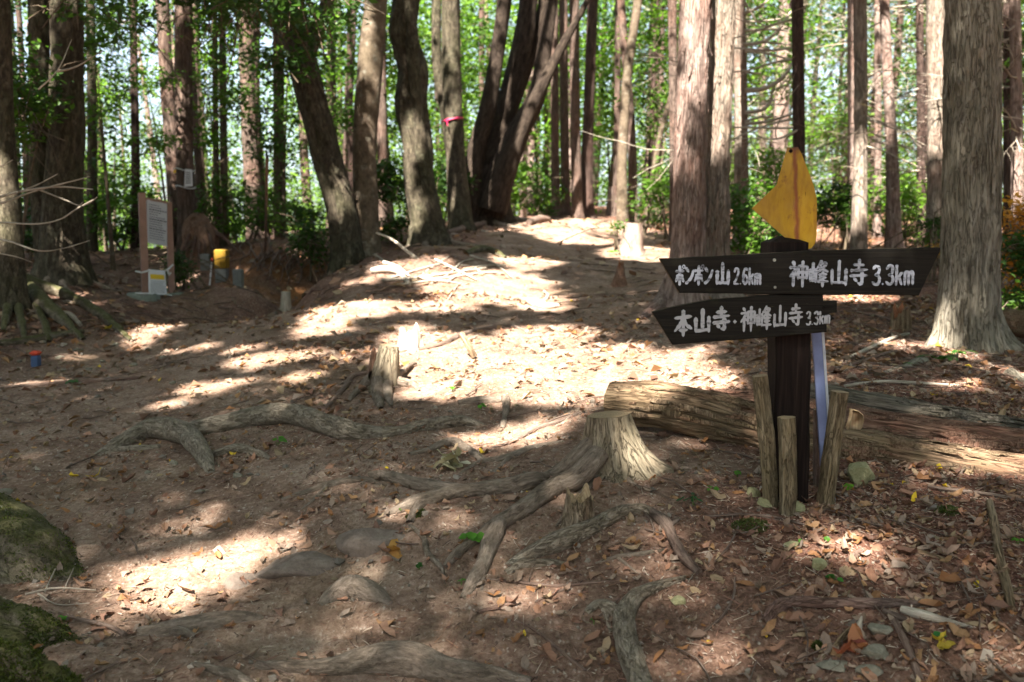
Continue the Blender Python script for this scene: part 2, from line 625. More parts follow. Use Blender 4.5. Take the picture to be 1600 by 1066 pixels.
M = {}
M['cedar'] = mat_bark("cedar_bark", (.065, .048, .038), (.23, .18, .145), (.42, .35, .285), 0.15, 34, moss=.15, bump=1.0, blotch=.3, red=.25)
M['cedar_pink'] = mat_bark("reddish_cedar_bark", (.070, .042, .034), (.25, .175, .145), (.42, .33, .28), 0.14, 34, bump=1.0, blotch=.3, red=.25)
M['cedar_grey'] = mat_bark("grey_cedar_bark", (.045, .036, .026), (.185, .155, .115), (.36, .32, .26), 0.15, 32, moss=.2, mosscol=(.10, .10, .05), bump=1.0, blotch=.45, lich=.2)
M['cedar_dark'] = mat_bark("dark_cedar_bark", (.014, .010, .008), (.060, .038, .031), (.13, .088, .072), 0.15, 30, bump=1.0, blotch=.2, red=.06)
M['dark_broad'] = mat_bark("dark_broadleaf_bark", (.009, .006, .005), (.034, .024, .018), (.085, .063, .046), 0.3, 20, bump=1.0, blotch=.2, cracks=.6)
M['broad'] = mat_bark("mottled_bark", (.013, .010, .007), (.055, .042, .030), (.16, .13, .092), 0.35, 24, moss=.35, mosscol=(.05, .055, .022), bump=1.0, blotch=.3, lich=.35, lichen=(.20, .19, .135), cracks=.7)
M['smooth'] = mat_bark("smooth_brown_bark", (.035, .025, .018), (.10, .072, .050), (.185, .14, .098), 0.8, 14, moss=.2, mosscol=(.07, .065, .03), bump=.5, blotch=.3, lich=.3, cracks=.25)
M['dead'] = mat_bark("bleached_dead_wood", (.16, .12, .09), (.36, .30, .235), (.55, .49, .40), 0.08, 60, bump=.6, blotch=.4, cracks=.4)
M['stick'] = mat_bark("stick_bark", (.045, .028, .022), (.15, .105, .082), (.30, .225, .18), 0.15, 60, bump=.6, blotch=.3, red=.2, cracks=.5)
M['root'] = mat_bark("root_bark", (.060, .045, .034), (.20, .150, .112), (.36, .285, .225), 0.35, 44, moss=.08, mosscol=(.10, .10, .045), bump=.8, blotch=.4, lich=.15, lichen=(.32, .31, .25), cracks=.35)
M['root_pale'] = mat_bark("pale_mottled_root_bark", (.085, .064, .045), (.26, .205, .150), (.42, .355, .275), 0.4, 38, moss=.12, mosscol=(.11, .10, .05), bump=1.0, blotch=.5, lich=.35, lichen=(.35, .31, .25), cracks=.7)
M['cedar_mid'] = mat_bark("brown_cedar_bark", (.028, .019, .015), (.105, .072, .057), (.21, .155, .125), 0.15, 34, bump=1.0, blotch=.25, red=.15)  # darker copy of the cedar bark: shade on left and far trunks as colour
M['root_pink'] = mat_bark("reddish_root_bark", (.050, .030, .023), (.17, .108, .087), (.30, .22, .185), 0.28, 46, bump=1.0, blotch=.3, red=.2, cracks=.6)
M['log'] = mat_bark("peeling_log_bark", (.050, .030, .019), (.27, .175, .105), (.47, .35, .23), 0.05, 60, moss=.22, mosscol=(.13, .12, .04), bump=1.0, blotch=.4, red=.5, cracks=.8)
M['log_red'] = mat_bark("red_log_bark", (.050, .027, .019), (.26, .145, .098), (.42, .28, .20), 0.05, 60, bump=1.0, blotch=.3, red=.5, cracks=.8)
M['log_grey'] = mat_bark("grey_log_bark", (.040, .032, .024), (.18, .148, .115), (.34, .295, .24), 0.05, 60, moss=.2, bump=1.0, blotch=.35, lich=.2, cracks=.8)
M['stump'] = mat_bark("stump_wood", (.050, .036, .024), (.23, .18, .120), (.43, .36, .26), 0.15, 34, moss=.2, mosscol=(.12, .11, .05), bump=1.0, blotch=.45, red=.12, cracks=.8)
M['stake'] = mat_bark("stake_wood", (.055, .038, .022), (.20, .150, .088), (.36, .29, .19), 0.14, 46, moss=.2, mosscol=(.11, .10, .035), bump=1.0, blotch=.35, cracks=.8)
M['mossy'] = mat_bark("mossy_root_bark", (.035, .028, .018), (.11, .088, .058), (.27, .23, .165), 0.8, 16, moss=.55, mosscol=(.060, .066, .009), topmoss=True, bump=1.0, blotch=.25, lich=.2, cracks=.4)

M['pale_stump'] = mat_bark("pale_pinkish_stump", (.10, .065, .05), (.24, .17, .135), (.38, .30, .24), 0.15, 34, bump=.8, blotch=.4, cracks=.5)
def mat_wood(name, a, b, rings=30, rough=.8):
    t = NT(name)
    v = t.attr('bark')
    w = t.wave(v, rings, 1.6, 'RINGS', 3)
    t.n[-1].rings_direction = 'Z'
    n = t.noise(v, 30, 5)
    c = t.mix(t.math('MULTIPLY', w, .6), b, a)
    c = t.mix(t.ramp(n, [(.4, 0.0), (.75, .6)]), c, tuple(x * .45 for x in a))
    return t.done(c, rough, t.bump(n, .5, .005))
M['cut'] = mat_wood("cut_wood", (.40, .30, .18), (.27, .18, .10))
M['cut_fresh'] = mat_wood("fresh_cut_wood", (.62, .44, .26), (.48, .30, .16))
M['cut_red'] = mat_wood("red_cut_wood", (.34, .15, .07), (.22, .08, .04))
M['cut_pale'] = mat_wood("pale_cut_wood", (.55, .50, .36), (.42, .36, .24))

def mat_leafy(name, trans=0.45, rough=0.45, spec=0.3, use_random=None, shift=1.0):
    t = NT(name)
    c = t.attr('col', 'Color')
    if use_random:
        oi = t.n.new("ShaderNodeObjectInfo")
        c = t.ramp(oi.outputs['Random'], use_random, 'CONSTANT')
        nn = t.noise(t.coord(), 30, 4)
        c = t.mix(t.ramp(nn, [(.35, 0.0), (.75, .45)]), c, tuple(x * .5 for x in (.25, .14, .10)))
    t.done(c, rough, spec=spec)
    tr = t.n.new("ShaderNodeBsdfTranslucent")
    ct = t.mix(1.0, c, (1.05 * shift, 1.2 * shift, .65 * shift), 'MULTIPLY') if not use_random else c
    t.l.new(ct, tr.inputs[0])
    mx = t.n.new("ShaderNodeMixShader")
    mx.inputs[0].default_value = trans
    t.l.new(t.b.outputs[0], mx.inputs[1])
    t.l.new(tr.outputs[0], mx.inputs[2])
    t.l.new(mx.outputs[0], t.out.inputs[0])
    return t.m
M['leaf'] = mat_leafy("green_leaf", .5, .42, .35)
M['dry'] = mat_leafy("dry_leaf", .12, .6, .25)
DRY = [(.25, .130, .080), (.29, .168, .108), (.19, .100, .066), (.24, .155, .110), (.30, .215, .155), (.34, .190, .09), (.33, .235, .14), (.15, .075, .048), (.26, .120, .048), (.21, .140, .095), (.30, .160, .10), (.25, .185, .14)]
M['dry_one'] = mat_leafy("single_dry_leaf", .10, .6, .25, use_random=[(i / 12.0, c) for i, c in enumerate(DRY)])

def mat_ground():
    t = NT("forest_soil")
    v = t.geo()
    big = t.noise(v, 0.55, 4, .55)
    med = t.noise(v, 3.0, 6, .65)
    fine = t.noise(v, 34, 6, .75)
    grain = t.noise(v, 150, 4, .7)
    cov = t.sep(t.attr('cover'))          # x: needle mulch, y: trodden path
    soil = t.ramp(t.math('ADD', t.math('MULTIPLY', med, .5), t.math('MULTIPLY', fine, .5)), [(.36, (.060, .032, .022)), (.5, (.150, .086, .060)), (.64, (.27, .180, .135))])
    mulch = t.ramp(fine, [(.34, (.042, .019, .013)), (.5, (.155, .070, .046)), (.66, (.29, .165, .115))])
    path = t.ramp(t.math('ADD', t.math('MULTIPLY', med, .5), t.math('MULTIPLY', fine, .5)), [(.36, (.100, .058, .039)), (.5, (.240, .155, .110)), (.64, (.41, .305, .23))])
    c = t.mix(cov[0], soil, mulch)
    c = t.mix(cov[1], c, path)
    # shreds and crumbs of every colour
    vo = t.n.new("ShaderNodeTexVoronoi")
    vo.inputs['Scale'].default_value = 85
    t.l.new(t.map(v, (1, .55, 1)), vo.inputs['Vector'])
    crumb = t.ramp(t.sep(vo.outputs['Color'])[0], [(0.0, (.07, .04, .03)), (.3, (.22, .13, .095)), (.62, (.34, .23, .18)), (.86, (.48, .40, .33)), (.97, (.62, .55, .46))], 'CONSTANT')
    msk = t.math('MULTIPLY', t.ramp(vo.outputs['Distance'], [(.25, 1.0), (.5, 0.0)]), t.ramp(fine, [(.42, 0.0), (.6, .8)]))
    c = t.mix(msk, c, crumb)
    c = t.mix(t.math('MULTIPLY', t.ramp(t.noise(v, 1.1, 5), [(.55, 0.0), (.72, 1.0)]), .25), c, (.17, .135, .06))
    c = t.mix(t.math('MULTIPLY', cov[2], 1.0), c, t.ramp(fine, [(.3, (.13, .05, .02)), (.7, (.42, .20, .075))]))
    h = t.math('ADD', t.math('MULTIPLY', fine, 1.0), t.math('MULTIPLY', grain, .5))
    h = t.math('ADD', h, t.math('MULTIPLY', vo.outputs['Distance'], -.35))
    return t.done(c, .92, t.bump(h, .9, .014), spec=.12)
M['soil'] = mat_ground()

def mat_rock(name, a, b, c3=None, scale=14, moss=0.0):
    t = NT(name)
    v = t.coord()
    n = t.noise(v, scale, 7, .7, .4)
    f = t.noise(v, scale * 6, 5, .7)
    c = t.ramp(n, [(.3, a), (.65, b)])
    c = t.mix(t.ramp(f, [(.45, 0.0), (.75, .5)]), c, c3 or tuple(x * .4 for x in a))
    if moss:
        c = t.mix(t.math('MULTIPLY', t.ramp(t.noise(v, 5, 5), [(.45, 0.0), (.6, 1.0)]), moss), c, (.09, .11, .02))
    return t.done(c, .85, t.bump(t.math('ADD', n, t.math('MULTIPLY', f, .4)), .7, .01), spec=.2)
M['rock'] = mat_rock("brown_grey_rock", (.125, .09, .07), (.235, .185, .15))
M['rock_green'] = mat_rock("greenish_rock", (.20, .19, .09), (.37, .34, .19), scale=20)
M['rock_grey'] = mat_rock("grey_rock", (.13, .115, .085), (.27, .24, .18), scale=18)

def mat_plain(name, c, rough=.6, n=None, var=.25, scale=20, bump=.2, spec=.3, grime=None, gr=(.5, .7)):
    t = NT(name)
    v = t.coord()
    nz = t.noise(v, scale, 6, .65)
    col = t.mix(t.ramp(nz, [(.35, 0.0), (.7, 1.0)]), c, tuple(x * (1 - var) for x in c))
    if grime:
        col = t.mix(t.ramp(t.noise(v, scale * .35, 6, .7), [(gr[0], 0.0), (gr[1], .8)]), col, grime)
    return t.done(col, rough, t.bump(nz, bump, .004), spec=spec)

def mat_dark_plank():
    t = NT("dark_stained_board")
    v = t.coord()
    g = t.noise(t.map(v, (1.5, 30, 60)), 3.0, 6, .6, .3)
    k = t.noise(v, 9, 5, .7)
    c = t.ramp(g, [(.3, (.005, .0045, .004)), (.6, (.014, .012, .009)), (.8, (.028, .025, .018))])
    c = t.mix(t.ramp(k, [(.58, 0.0), (.72, .35)]), c, (.04, .04, .018))
    fl = t.noise(t.map(v, (6, 40, 40)), 5, 3, .7)
    c = t.mix(t.ramp(fl, [(.73, 0.0), (.76, .7)]), c, (.16, .13, .08))
    return t.done(c, .75, t.bump(g, .5, .004), spec=.12)
M['plank'] = mat_dark_plank()
def mat_post():
    t = NT("dark_brown_post")
    v = t.coord()
    g = t.noise(t.map(v, (30, 30, 1.2)), 3.0, 6, .6, .3)
    c = t.ramp(g, [(.3, (.004, .003, .0025)), (.55, (.012, .0075, .006)), (.8, (.030, .020, .016))])
    return t.done(c, .8, t.bump(g, .6, .004), spec=.1)
M['post'] = mat_post()
def mat_edge():
    t = NT("worn_board_edge")
    v = t.coord()
    g = t.noise(t.map(v, (5, 30, 30)), 4.0, 6, .7)
    c = t.ramp(g, [(.35, (.02, .015, .010)), (.55, (.10, .07, .045)), (.7, (.30, .25, .18))])
    return t.done(c, .9, t.bump(g, .6, .004), spec=.1)
M['edge'] = mat_edge()
def mat_paint(name, c, worn=.72):
    t = NT(name)
    v = t.coord()
    n = t.noise(t.map(v, (1, 1, 3)), 26, 6, .75)
    n2 = t.noise(v, 9, 4, .6)
    col = t.mix(t.ramp(n, [(worn - .12, 0.0), (worn, .8)]), c, (.02, .02, .018))
    col = t.mix(t.ramp(n2, [(.4, 0.0), (.75, .4)]), col, tuple(x * .5 for x in c))
    return t.done(col, .7, t.bump(n, .3, .001), spec=.3)
M['letters'] = mat_paint("white_letter_paint", (.42, .45, .52), .60)
M['letters2'] = mat_paint("grey_white_letter_paint", (.36, .37, .39), .66)

def mat_yellow():
    t = NT("rusty_yellow_sheet")
    v = t.coord()
    n = t.noise(v, 20, 6, .7)
    n2 = t.noise(t.map(v, (3, 3, 1)), 9, 5, .65, .6)
    c = t.mix(t.ramp(n2, [(.40, 0.0), (.72, .85)]), (.36, .205, .007), (.21, .095, .005))
    c = t.mix(t.ramp(n, [(.56, 0.0), (.66, .8)]), c, (.15, .055, .008))
    # streak of rust down from the top fixing, along the fold
    x = t.sep(v)
    wob = t.math('MULTIPLY', t.math('SUBTRACT', t.noise(t.map(v, (4, 4, 2)), 8, 4), .5), .022)
    dist = t.math('ABSOLUTE', t.math('ADD', t.math('ADD', x[0], t.math('MULTIPLY', x[2], .055)), wob))
    core = t.ramp(dist, [(0.0, 1.0), (.0055, .8), (.011, 0.0)])
    c = t.mix(core, c, (.17, .045, .010))
    topr = t.ramp(t.math('ADD', x[2], t.math('MULTIPLY', n, .05)), [(.345, 0.0), (.365, .95)])
    c = t.mix(topr, c, (.10, .035, .012))
    b1 = t.bump(t.noise(t.map(v, (1, 1, .6)), 7, 3, .5), .8, .035)
    return t.done(c, .5, t.bump(n, .25, .002, b1), spec=.35)
M['yellow'] = mat_yellow()
M['nail'] = mat_plain("grey_nail", (.30, .30, .26), .5, var=.5, scale=200)
M['slat_blue'] = mat_plain("blue_grey_painted_slat", (.20, .24, .42), .6, var=.3, scale=12, grime=(.12, .11, .12))
M['slat_white'] = mat_plain("white_slat_edge", (.5, .52, .56), .6, var=.3, scale=30)
M['brown_post'] = mat_plain("brown_plastic_post", (.27, .155, .115), .6, var=.25, scale=9)
M['panel'] = mat_plain("grey_white_panel", (.44, .45, .47), .45, var=.12, scale=6)
M['ink'] = mat_plain("faded_ink", (.11, .11, .12), .6)
M['paper'] = mat_plain("white_laminated_paper", (.68, .69, .72), .4, var=.1, scale=8)
M['paper_yellow'] = mat_plain("yellow_band_print", (.75, .50, .03), .5, var=.1)
M['rope'] = mat_plain("white_cord", (.55, .55, .53), .7, var=.3, scale=60)
M['concrete'] = mat_plain("mossy_concrete", (.20, .22, .18), .9, var=.4, scale=18, bump=.6)
M['marker_grey'] = mat_plain("grey_stone_marker", (.20, .20, .19), .9, var=.4, scale=24, bump=.6)
M['marker_yellow'] = mat_plain("yellow_painted_stone", (.27, .15, .010), .7, var=.25, scale=20, grime=(.20, .15, .05), gr=(.55, .7))
M['red'] = mat_plain("red_paint", (.62, .07, .03), .6)
M['blue'] = mat_plain("dull_blue_plastic", (.05, .09, .19), .6)
M['pink'] = mat_plain("pink_tape", (.40, .02, .07), .45, var=.2)

# ------------------------------------------------------------------ ground
def build_ground():
    cx, cy = 0.0, -2.2
    n_r = 370
    rad = np.r_[0.02, np.geomspace(0.6, 5.0, 60)[:-1], 5.0 + np.cumsum(np.geomspace(.013, .22, n_r - 60))]
    rad = np.r_[rad, np.geomspace(rad[-1] * 1.03, 220, 40)]
    front = np.linspace(-math.radians(38), math.radians(38), 480)
    back = np.linspace(math.radians(40), 2 * math.pi - math.radians(40), 72)[1:-1]
    ang = np.r_[front, back]
    nr, na = len(rad), len(ang)
    RR, AA = np.meshgrid(rad, ang, indexing='ij')
    X = cx + RR * np.sin(AA)
    Y = cy + RR * np.cos(AA)
    Z = H(X, Y)
    fin = np.clip(1.6 - RR / 14, 0, 1)
    Z = Z + fin * (fbm(np.stack([X, Y, X * 0], -1) * 22, 3) * .0055 + np.maximum(fbm(np.stack([X, Y, X * 0 + 5], -1) * 55, 2), 0) * .0045)
    V = np.stack([X, Y, Z], -1).reshape(-1, 3)
    i = np.arange(nr - 1)[:, None] * na
    j = np.arange(na)[None]
    j2 = (j + 1) % na
    F = np.stack([i + j, i + na + j, i + na + j2, i + j2], -1).reshape(-1, 4)
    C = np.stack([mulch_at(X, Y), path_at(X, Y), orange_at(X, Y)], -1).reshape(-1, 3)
    print("ground radius", rad[-1], len(V))
    return obj("ground", [(V, [F[:, ::-1]], {'cover': C})], M['soil'], kind='structure')

def seg_d(X, Y, P):
    d = np.full(X.shape, 1e9)
    for a, b in zip(P[:-1], P[1:]):
        a = np.array(a[:2]); b = np.array(b[:2])
        ab = b - a
        t = np.clip(((X - a[0]) * ab[0] + (Y - a[1]) * ab[1]) / (ab @ ab), 0, 1)
        d = np.minimum(d, np.hypot(X - a[0] - ab[0] * t, Y - a[1] - ab[1] * t))
    return d
PATH_MAIN = [(-.9, 1.0), (-.75, 2.8), (-.4, 4.0), tuple(G(760, 640)[:2]), tuple(G(860, 560)[:2]), tuple(G(880, 460)[:2]), tuple(G(890, 400)[:2]), tuple(G(890, 350)[:2])]
PATH_LEFT = [(-1.2, 2.5), tuple(G(200, 760)[:2]), tuple(G(110, 660)[:2]), tuple(G(200, 590)[:2]), tuple(G(330, 545)[:2]), tuple(G(420, 500)[:2])]
def path_at(X, Y):
    w = fbm(np.stack([X, Y, X * 0 + 40], -1) * 1.5, 3) * .5
    a = 1 - np.clip((seg_d(X, Y, PATH_MAIN) + w * 1.3 - .60 - .38 * np.clip((Y - 3.4) / 1.5, 0, 1)) / .7, 0, 1)
    b = 1 - np.clip((seg_d(X, Y, PATH_LEFT) + w * 1.3 - .95) / .8, 0, 1)
    return np.maximum(a, b) * np.clip((60 - np.hypot(X, Y)) / 30, 0, 1)
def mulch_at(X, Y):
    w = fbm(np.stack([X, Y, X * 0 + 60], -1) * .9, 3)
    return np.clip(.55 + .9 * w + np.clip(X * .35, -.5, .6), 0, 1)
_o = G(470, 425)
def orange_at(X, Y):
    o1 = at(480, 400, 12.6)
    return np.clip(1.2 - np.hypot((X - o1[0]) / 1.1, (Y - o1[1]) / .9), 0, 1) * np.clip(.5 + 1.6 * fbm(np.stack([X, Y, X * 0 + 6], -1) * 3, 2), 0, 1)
ground = build_ground()

def normals_at(x, y, e=.03):
    hx = (H(x + e, y) - H(x - e, y)) / (2 * e)
    hy = (H(x, y + e) - H(x, y - e)) / (2 * e)
    n = np.stack([-hx, -hy, np.ones_like(hx)], -1)
    return n / np.linalg.norm(n, axis=1)[:, None]

# ------------------------------------------------------------------ leaf litter
LEAF_T = [leaf_template(c, f, w, wob, s) for s, (c, f, w, wob) in enumerate([(.9, .4, .26, .08), (-1.0, -.4, .30, .09), (1.5, .6, .22, .08), (.3, .9, .28, .12), (-1.6, .3, .24, .10), (.6, -.7, .34, .14)])]
def scatter_xy(n, y0, y1, spread, r=rng):
    y = np.sqrt(r.uniform(y0 ** 2, y1 ** 2, n))
    x = r.uniform(-1, 1, n) * (y * spread + .5)
    return x, y
def leaf_density(x, y):
    p = path_at(x, y)
    cl = np.clip(.55 + 1.3 * fbm(np.stack([x, y, x * 0 + 11], -1) * 1.7, 3), .08, 1.0)
    return (1 - .70 * p) * np.maximum(cl, .25)

near = []
def litter():
    r = np.random.default_rng(21)
    geoms = []
    for y0, y1, n, s0 in ((2.2, 5.0, 25000, .029), (5.0, 9.0, 30000, .040), (9.0, 18.0, 24000, .070)):
        x, y = scatter_xy(n, y0, y1, .60, r)
        k = r.random(len(x)) < leaf_density(x, y)
        x, y = x[k], y[k]
        m = len(x)
        S = np.minimum(s0 * r.lognormal(0, .50, m), s0 * 2.3)
        z = H(x, y) + S * .12 + .004
        N = normals_at(x, y)
        Rm = rand_rot(m, N, .28, r)
        T = np.stack([x, y, z], -1)
        ci = r.integers(0, len(DRY), m)
        col = np.array(DRY)[ci] * r.uniform(.6, 1.15, (m, 1))
        yel = r.random(m) < .006
        col[yel] = (.62, .42, .03)
        which = r.integers(0, 6, m)
        if y0 < 3:                       # the ones that show largest become objects of their own
            order = np.argsort(-(S / y))
            order = [i for i in order if abs(x[i]) < .53 * y[i] and y[i] > 2.5][:290]
            near.extend((T[i], Rm[i], S[i], which[i]) for i in order)
            rest = np.ones(m, bool)
            rest[order] = False
        else:
            rest = np.ones(m, bool)
        for w in range(6):
            q = rest & (which == w)
            tv, tf = LEAF_T[w]
            if y0 >= 5:
                tv = np.array([[-.5, 0, 0], [-.1, .26, .12], [.5, 0, -.06], [-.1, -.26, .10], [0, 0, -.03]]) * np.array([1, 1 + .1 * w, 1 + .3 * w]); tf = [np.array([[0, 1, 4], [1, 2, 4], [2, 3, 4], [3, 0, 4]])]
            if y0 >= 9:
                tv, tf = KITE[0] - np.array([.5, 0, 0]), KITE[1]
            geoms.append(instance_geom(tv, tf, Rm[q], T[q], S[q][:, None] * np.array([[1, .95, 1]]), col[q]))
    obj("leaf_litter", geoms, M['dry'], parent=ground, smooth=False, kind='stuff')
    # shreds, needles and chips
    x, y = scatter_xy(150000, 2.2, 7.5, .60, r)
    k = r.random(len(x)) < np.clip(.35 + mulch_at(x, y), .2, 1) * (1 - .65 * path_at(x, y))
    x, y = x[k], y[k]
    m = len(x)
    tv = np.array([[-.5, -.5, 0], [.5, 0, 0.2], [-.5, .5, 0], [0, 0, 1.2]], float)
    tf = [np.array([[0, 1, 3], [1, 2, 3], [2, 0, 3]])]
    L = r.lognormal(math.log(.019), .6, m)
    S = np.stack([L, r.uniform(.0012, .005, m), r.uniform(.001, .003, m)], -1)
    T = np.stack([x, y, H(x, y) + .006], -1)
    cols = np.array([(.24, .12, .085), (.15, .075, .055), (.34, .22, .16), (.08, .045, .035), (.46, .37, .29), (.28, .15, .095)])
    obj("needle_litter", [instance_geom(tv, tf, rand_rot(m, normals_at(x, y), .22, r), T, S, cols[r.integers(0, 6, m)] * r.uniform(.7, 1.1, (m, 1)))], M['dry'], parent=ground, smooth=False, kind='stuff')
    # fine twigs
    geoms = []
    x, y = scatter_xy(3200, 2.3, 11, .6, r)
    k = r.random(len(x)) < (1 - .85 * path_at(x, y))
    for a, b in zip(x[k], y[k]):
        ln = r.uniform(.06, .30) * (1 + .08 * b)
        an = r.uniform(0, 2 * math.pi)
        n = 4
        pts = []
        ca, sa = math.cos(an), math.sin(an)
        px_, py_ = a, b
        for q in range(n):
            pts.append((px_, py_))
            an += r.normal() * .35
            px_ += math.cos(an) * ln / n
            py_ += math.sin(an) * ln / n
        pts = np.array(pts)
        z = H(pts[:, 0], pts[:, 1]) + .008 + r.uniform(0, .012, n)
        w = r.uniform(.0012, .004) * (1 + .06 * b)
        geoms += [(g[0], g[1], {'bark': g[2]['bark']}) for g in tube(np.c_[pts, z], [w, w * .9, w * .75, w * .4], seg=4, step=.4, cap=(False, False))]
    obj("twig_litter", geoms, M['stick'], parent=ground, kind='stuff')
    # crumbs of stone
    x, y = scatter_xy(1600, 2.3, 9, .6, r)
    m = len(x)
    S = r.lognormal(math.log(.009), .5, m)[:, None] * r.uniform(.6, 1.2, (m, 3))
    o = np.array([[1, 0, 0], [0, 1, 0], [-1, 0, 0], [0, -1, 0], [0, 0, .8], [0, 0, -.8], [.6, .6, .4]], float)
    f = [np.array([[0, 6, 4], [6, 1, 4], [1, 2, 4], [2, 3, 4], [3, 0, 4], [0, 1, 6], [1, 0, 5], [2, 1, 5], [3, 2, 5], [0, 3, 5]])]
    obj("fine_gravel", [instance_geom(o, f, rand_rot(m, None, .5, r), np.stack([x, y, H(x, y) + .003], -1), S, np.array([(.24, .2, .16)]) * r.uniform(.5, 1.4, (m, 1)))], M['dry'], parent=ground, smooth=False, kind='stuff')
litter()
_lm = []
for tv, tf in LEAF_T:
    _lm.append(mesh("fallen_leaf", [(tv, tf, {})], M['dry_one'], smooth=False))
from mathutils import Matrix
for T_, R_, S_, w_ in near:
    o = bpy.data.objects.new("fallen_leaf", _lm[w_])
    COL.objects.link(o)
    o.parent = ground
    m4 = Matrix([[*(R_[i] * S_), T_[i]] for i in range(3)] + [[0, 0, 0, 1]])
    o.matrix_local = m4

# ------------------------------------------------------------------ trees
TREES = []          # (root object, x, y, crown base height, kind)
def path_pts(path, D, wpx, base_on_ground=True, ztop=None):
    P = [at(px, py, D) for px, py in path]
    R = [w * .5 * D / FPX for w in wpx]
    if base_on_ground:
        z0 = h1(P[0][0], D)
        P[0][2] = z0 - .12
        if P[1][2] < z0 + .15:
            P[1][2] = z0 + .2
    if ztop is not None and P[-1][2] < ztop:
        d = P[-1] - P[-2]
        d = d / max(d[2], .2)
        n = 2
        for k in range(1, n + 1):
            q = P[-1 if k == 1 else -1] + d * np.array([.55, .55, 1]) * (ztop - P[len(path) - 1][2]) / n
            P.append(q)
            R.append(R[len(path) - 1] * (1 - .35 * k / n))
    return np.array(P), np.array(R)

def flare_radii(P, R, amount, h):
    """adds rings near the foot so that the trunk swells into its roots"""
    z0 = P[0][2]
    newP, newR = [], []
    d = P[1] - P[0]
    for t in (0, .12, .3, .6):
        hh = t * 3.0 * h
        if hh >= d[2] * .9:
            break
        q = P[0] + d * (hh / d[2])
        newP.append(q)
        newR.append((R[0] + (R[1] - R[0]) * hh / d[2]) * (1 + amount * math.exp(-max(hh - .1, 0) / h)))
    return np.vstack([newP, P[1:]]), np.r_[newR, R[1:]]

def tree(label, path, wpx, D=None, mat='cedar', name='cedar_tree', group='trees of the wood', ztop=11.0, seg=16, step=.16, flare=.45, fh=.22, amp=.10,
         lobes=5, seed=None, roots=0, crown=6.0, dead=None, stems=None, fx=None, cat='tree', shag=.5):
    if D is None:
        D = G(*path[0])[1]
    seed = seed if seed is not None else len(TREES) * 1.7 + 3
    P, R = path_pts(path, D, wpx, True, ztop)
    foot = np.array([P[0][0], P[0][1], P[0][2] + .12])
    root = thing(name, label, cat, foot, group)
    P2, R2 = flare_radii(P, R, flare * .35, fh)
    rm = float(np.mean(R))
    f = fx or 2.2 / rm
    base_d = strip_bark(rm * amp * 1.25, f, f * .17, 3, seed, 0, 0, .3, shag)
    rb_ = np.random.default_rng(int(seed * 7))
    bl = [(2 * PI * (k + rb_.uniform(-.25, .25)) / max(lobes, 1), rm * flare * rb_.uniform(.7, 1.6), fh * rb_.uniform(.5, 1.1), 12) for k in range(lobes)]
    disp = lambda S, TH, RR, bark: base_d(S, TH, RR, bark) + bumps(TH, S - .1, bl)
    obj('trunk', split_tube(P2, R2, seg, step, disp, D * .26 + .4, seed=seed), M[mat], root)
    for sp in (stems or []):
        Ps, Rs = path_pts(sp[0], D + (sp[2] if len(sp) > 2 else 0), sp[1], sp[3] if len(sp) > 3 else True, ztop)
        obj('trunk', split_tube(Ps, Rs, seg, step, strip_bark(float(np.mean(Rs)) * amp, f, f * .17, 3, seed + 5, 0, 0, .3, shag), D * .26 + .4, cap=(True, True), seed=seed + 5), M[sp[4] if len(sp) > 4 else mat], root)
    r = np.random.default_rng(int(seed * 10))
    for k in range(roots):
        a = 2 * math.pi * (k + r.uniform(-.3, .3)) / roots
        L = rm * r.uniform(3.5, 6)
        q = []
        for t in (0, .35, .7, 1.0):
            rr = rm * .7 + L * t
            x = foot[0] + math.cos(a + t * .4) * rr
            y = foot[1] + math.sin(a + t * .4) * rr
            q.append((x, y, h1(x, y) + rm * (.55 * (1 - t) ** 2) - .02 * t - .015))
        obj('root', tube(q, [rm * .42, rm * .24, rm * .14, rm * .06], 9, .08, lumpy(rm * .05, 18, seed + k), seed=seed + k), M['root'], root)
    if dead:
        gs = dead_branches(P, R, r, **dead)
        for g in gs:
            obj('dead_branch', g, M['dead'], root)
    TREES.append((root, foot[0], foot[1], crown))
    return root

def dead_branches(P, R, r, n=10, n_far=False, zr=(.6, 5), length=(.5, 1.4), fork=2, rad=.011, droop=-.1, az=None):
    out = []
    for k in range(n):
        z = r.uniform(*zr)
        i = int(np.clip(np.searchsorted(P[:, 2], z), 1, len(P) - 1))
        t = (z - P[i - 1, 2]) / max(P[i, 2] - P[i - 1, 2], 1e-3)
        b = P[i - 1] + (P[i] - P[i - 1]) * t
        a = r.uniform(0, 2 * math.pi) if az is None else r.normal(az, .7)
        L = r.uniform(*length)
        g = []
        def arm(p, a, L, rad, lev, sl):
            pts = [np.array(p)]
            n_ = 5
            for q in range(n_):
                a += r.normal() * .22
                sl += r.normal() * .16 + (.05 if q > 1 else -.03)
                pts.append(pts[-1] + np.array([math.cos(a), math.sin(a), sl]) * L / n_)
            rr = np.linspace(rad, rad * .3, len(pts))
            g.extend(tube(pts, rr, 4 if n_far else 5, .5 if n_far else .25, None, cap=(False, False), seed=k))
            if lev > 0:
                for q in range(r.integers(1, 4)):
                    j = r.integers(1, n_)
                    arm(pts[j], a + r.choice([-1, 1]) * r.uniform(.4, 1.0), L * r.uniform(.35, .7), rad * .55, lev - 1, sl + r.normal() * .3)
        arm(b, a, L, rad, fork, droop + r.normal() * .15)
        out.append(g)
    return out

def bumps(TH, S, lst):
    out = 0.0
    for th0, amp, h, k in lst:
        out = out + amp * np.exp((np.cos(TH - th0) - 1) * k) * np.exp(-np.maximum(S, 0) / h)
    return out
PI = math.pi

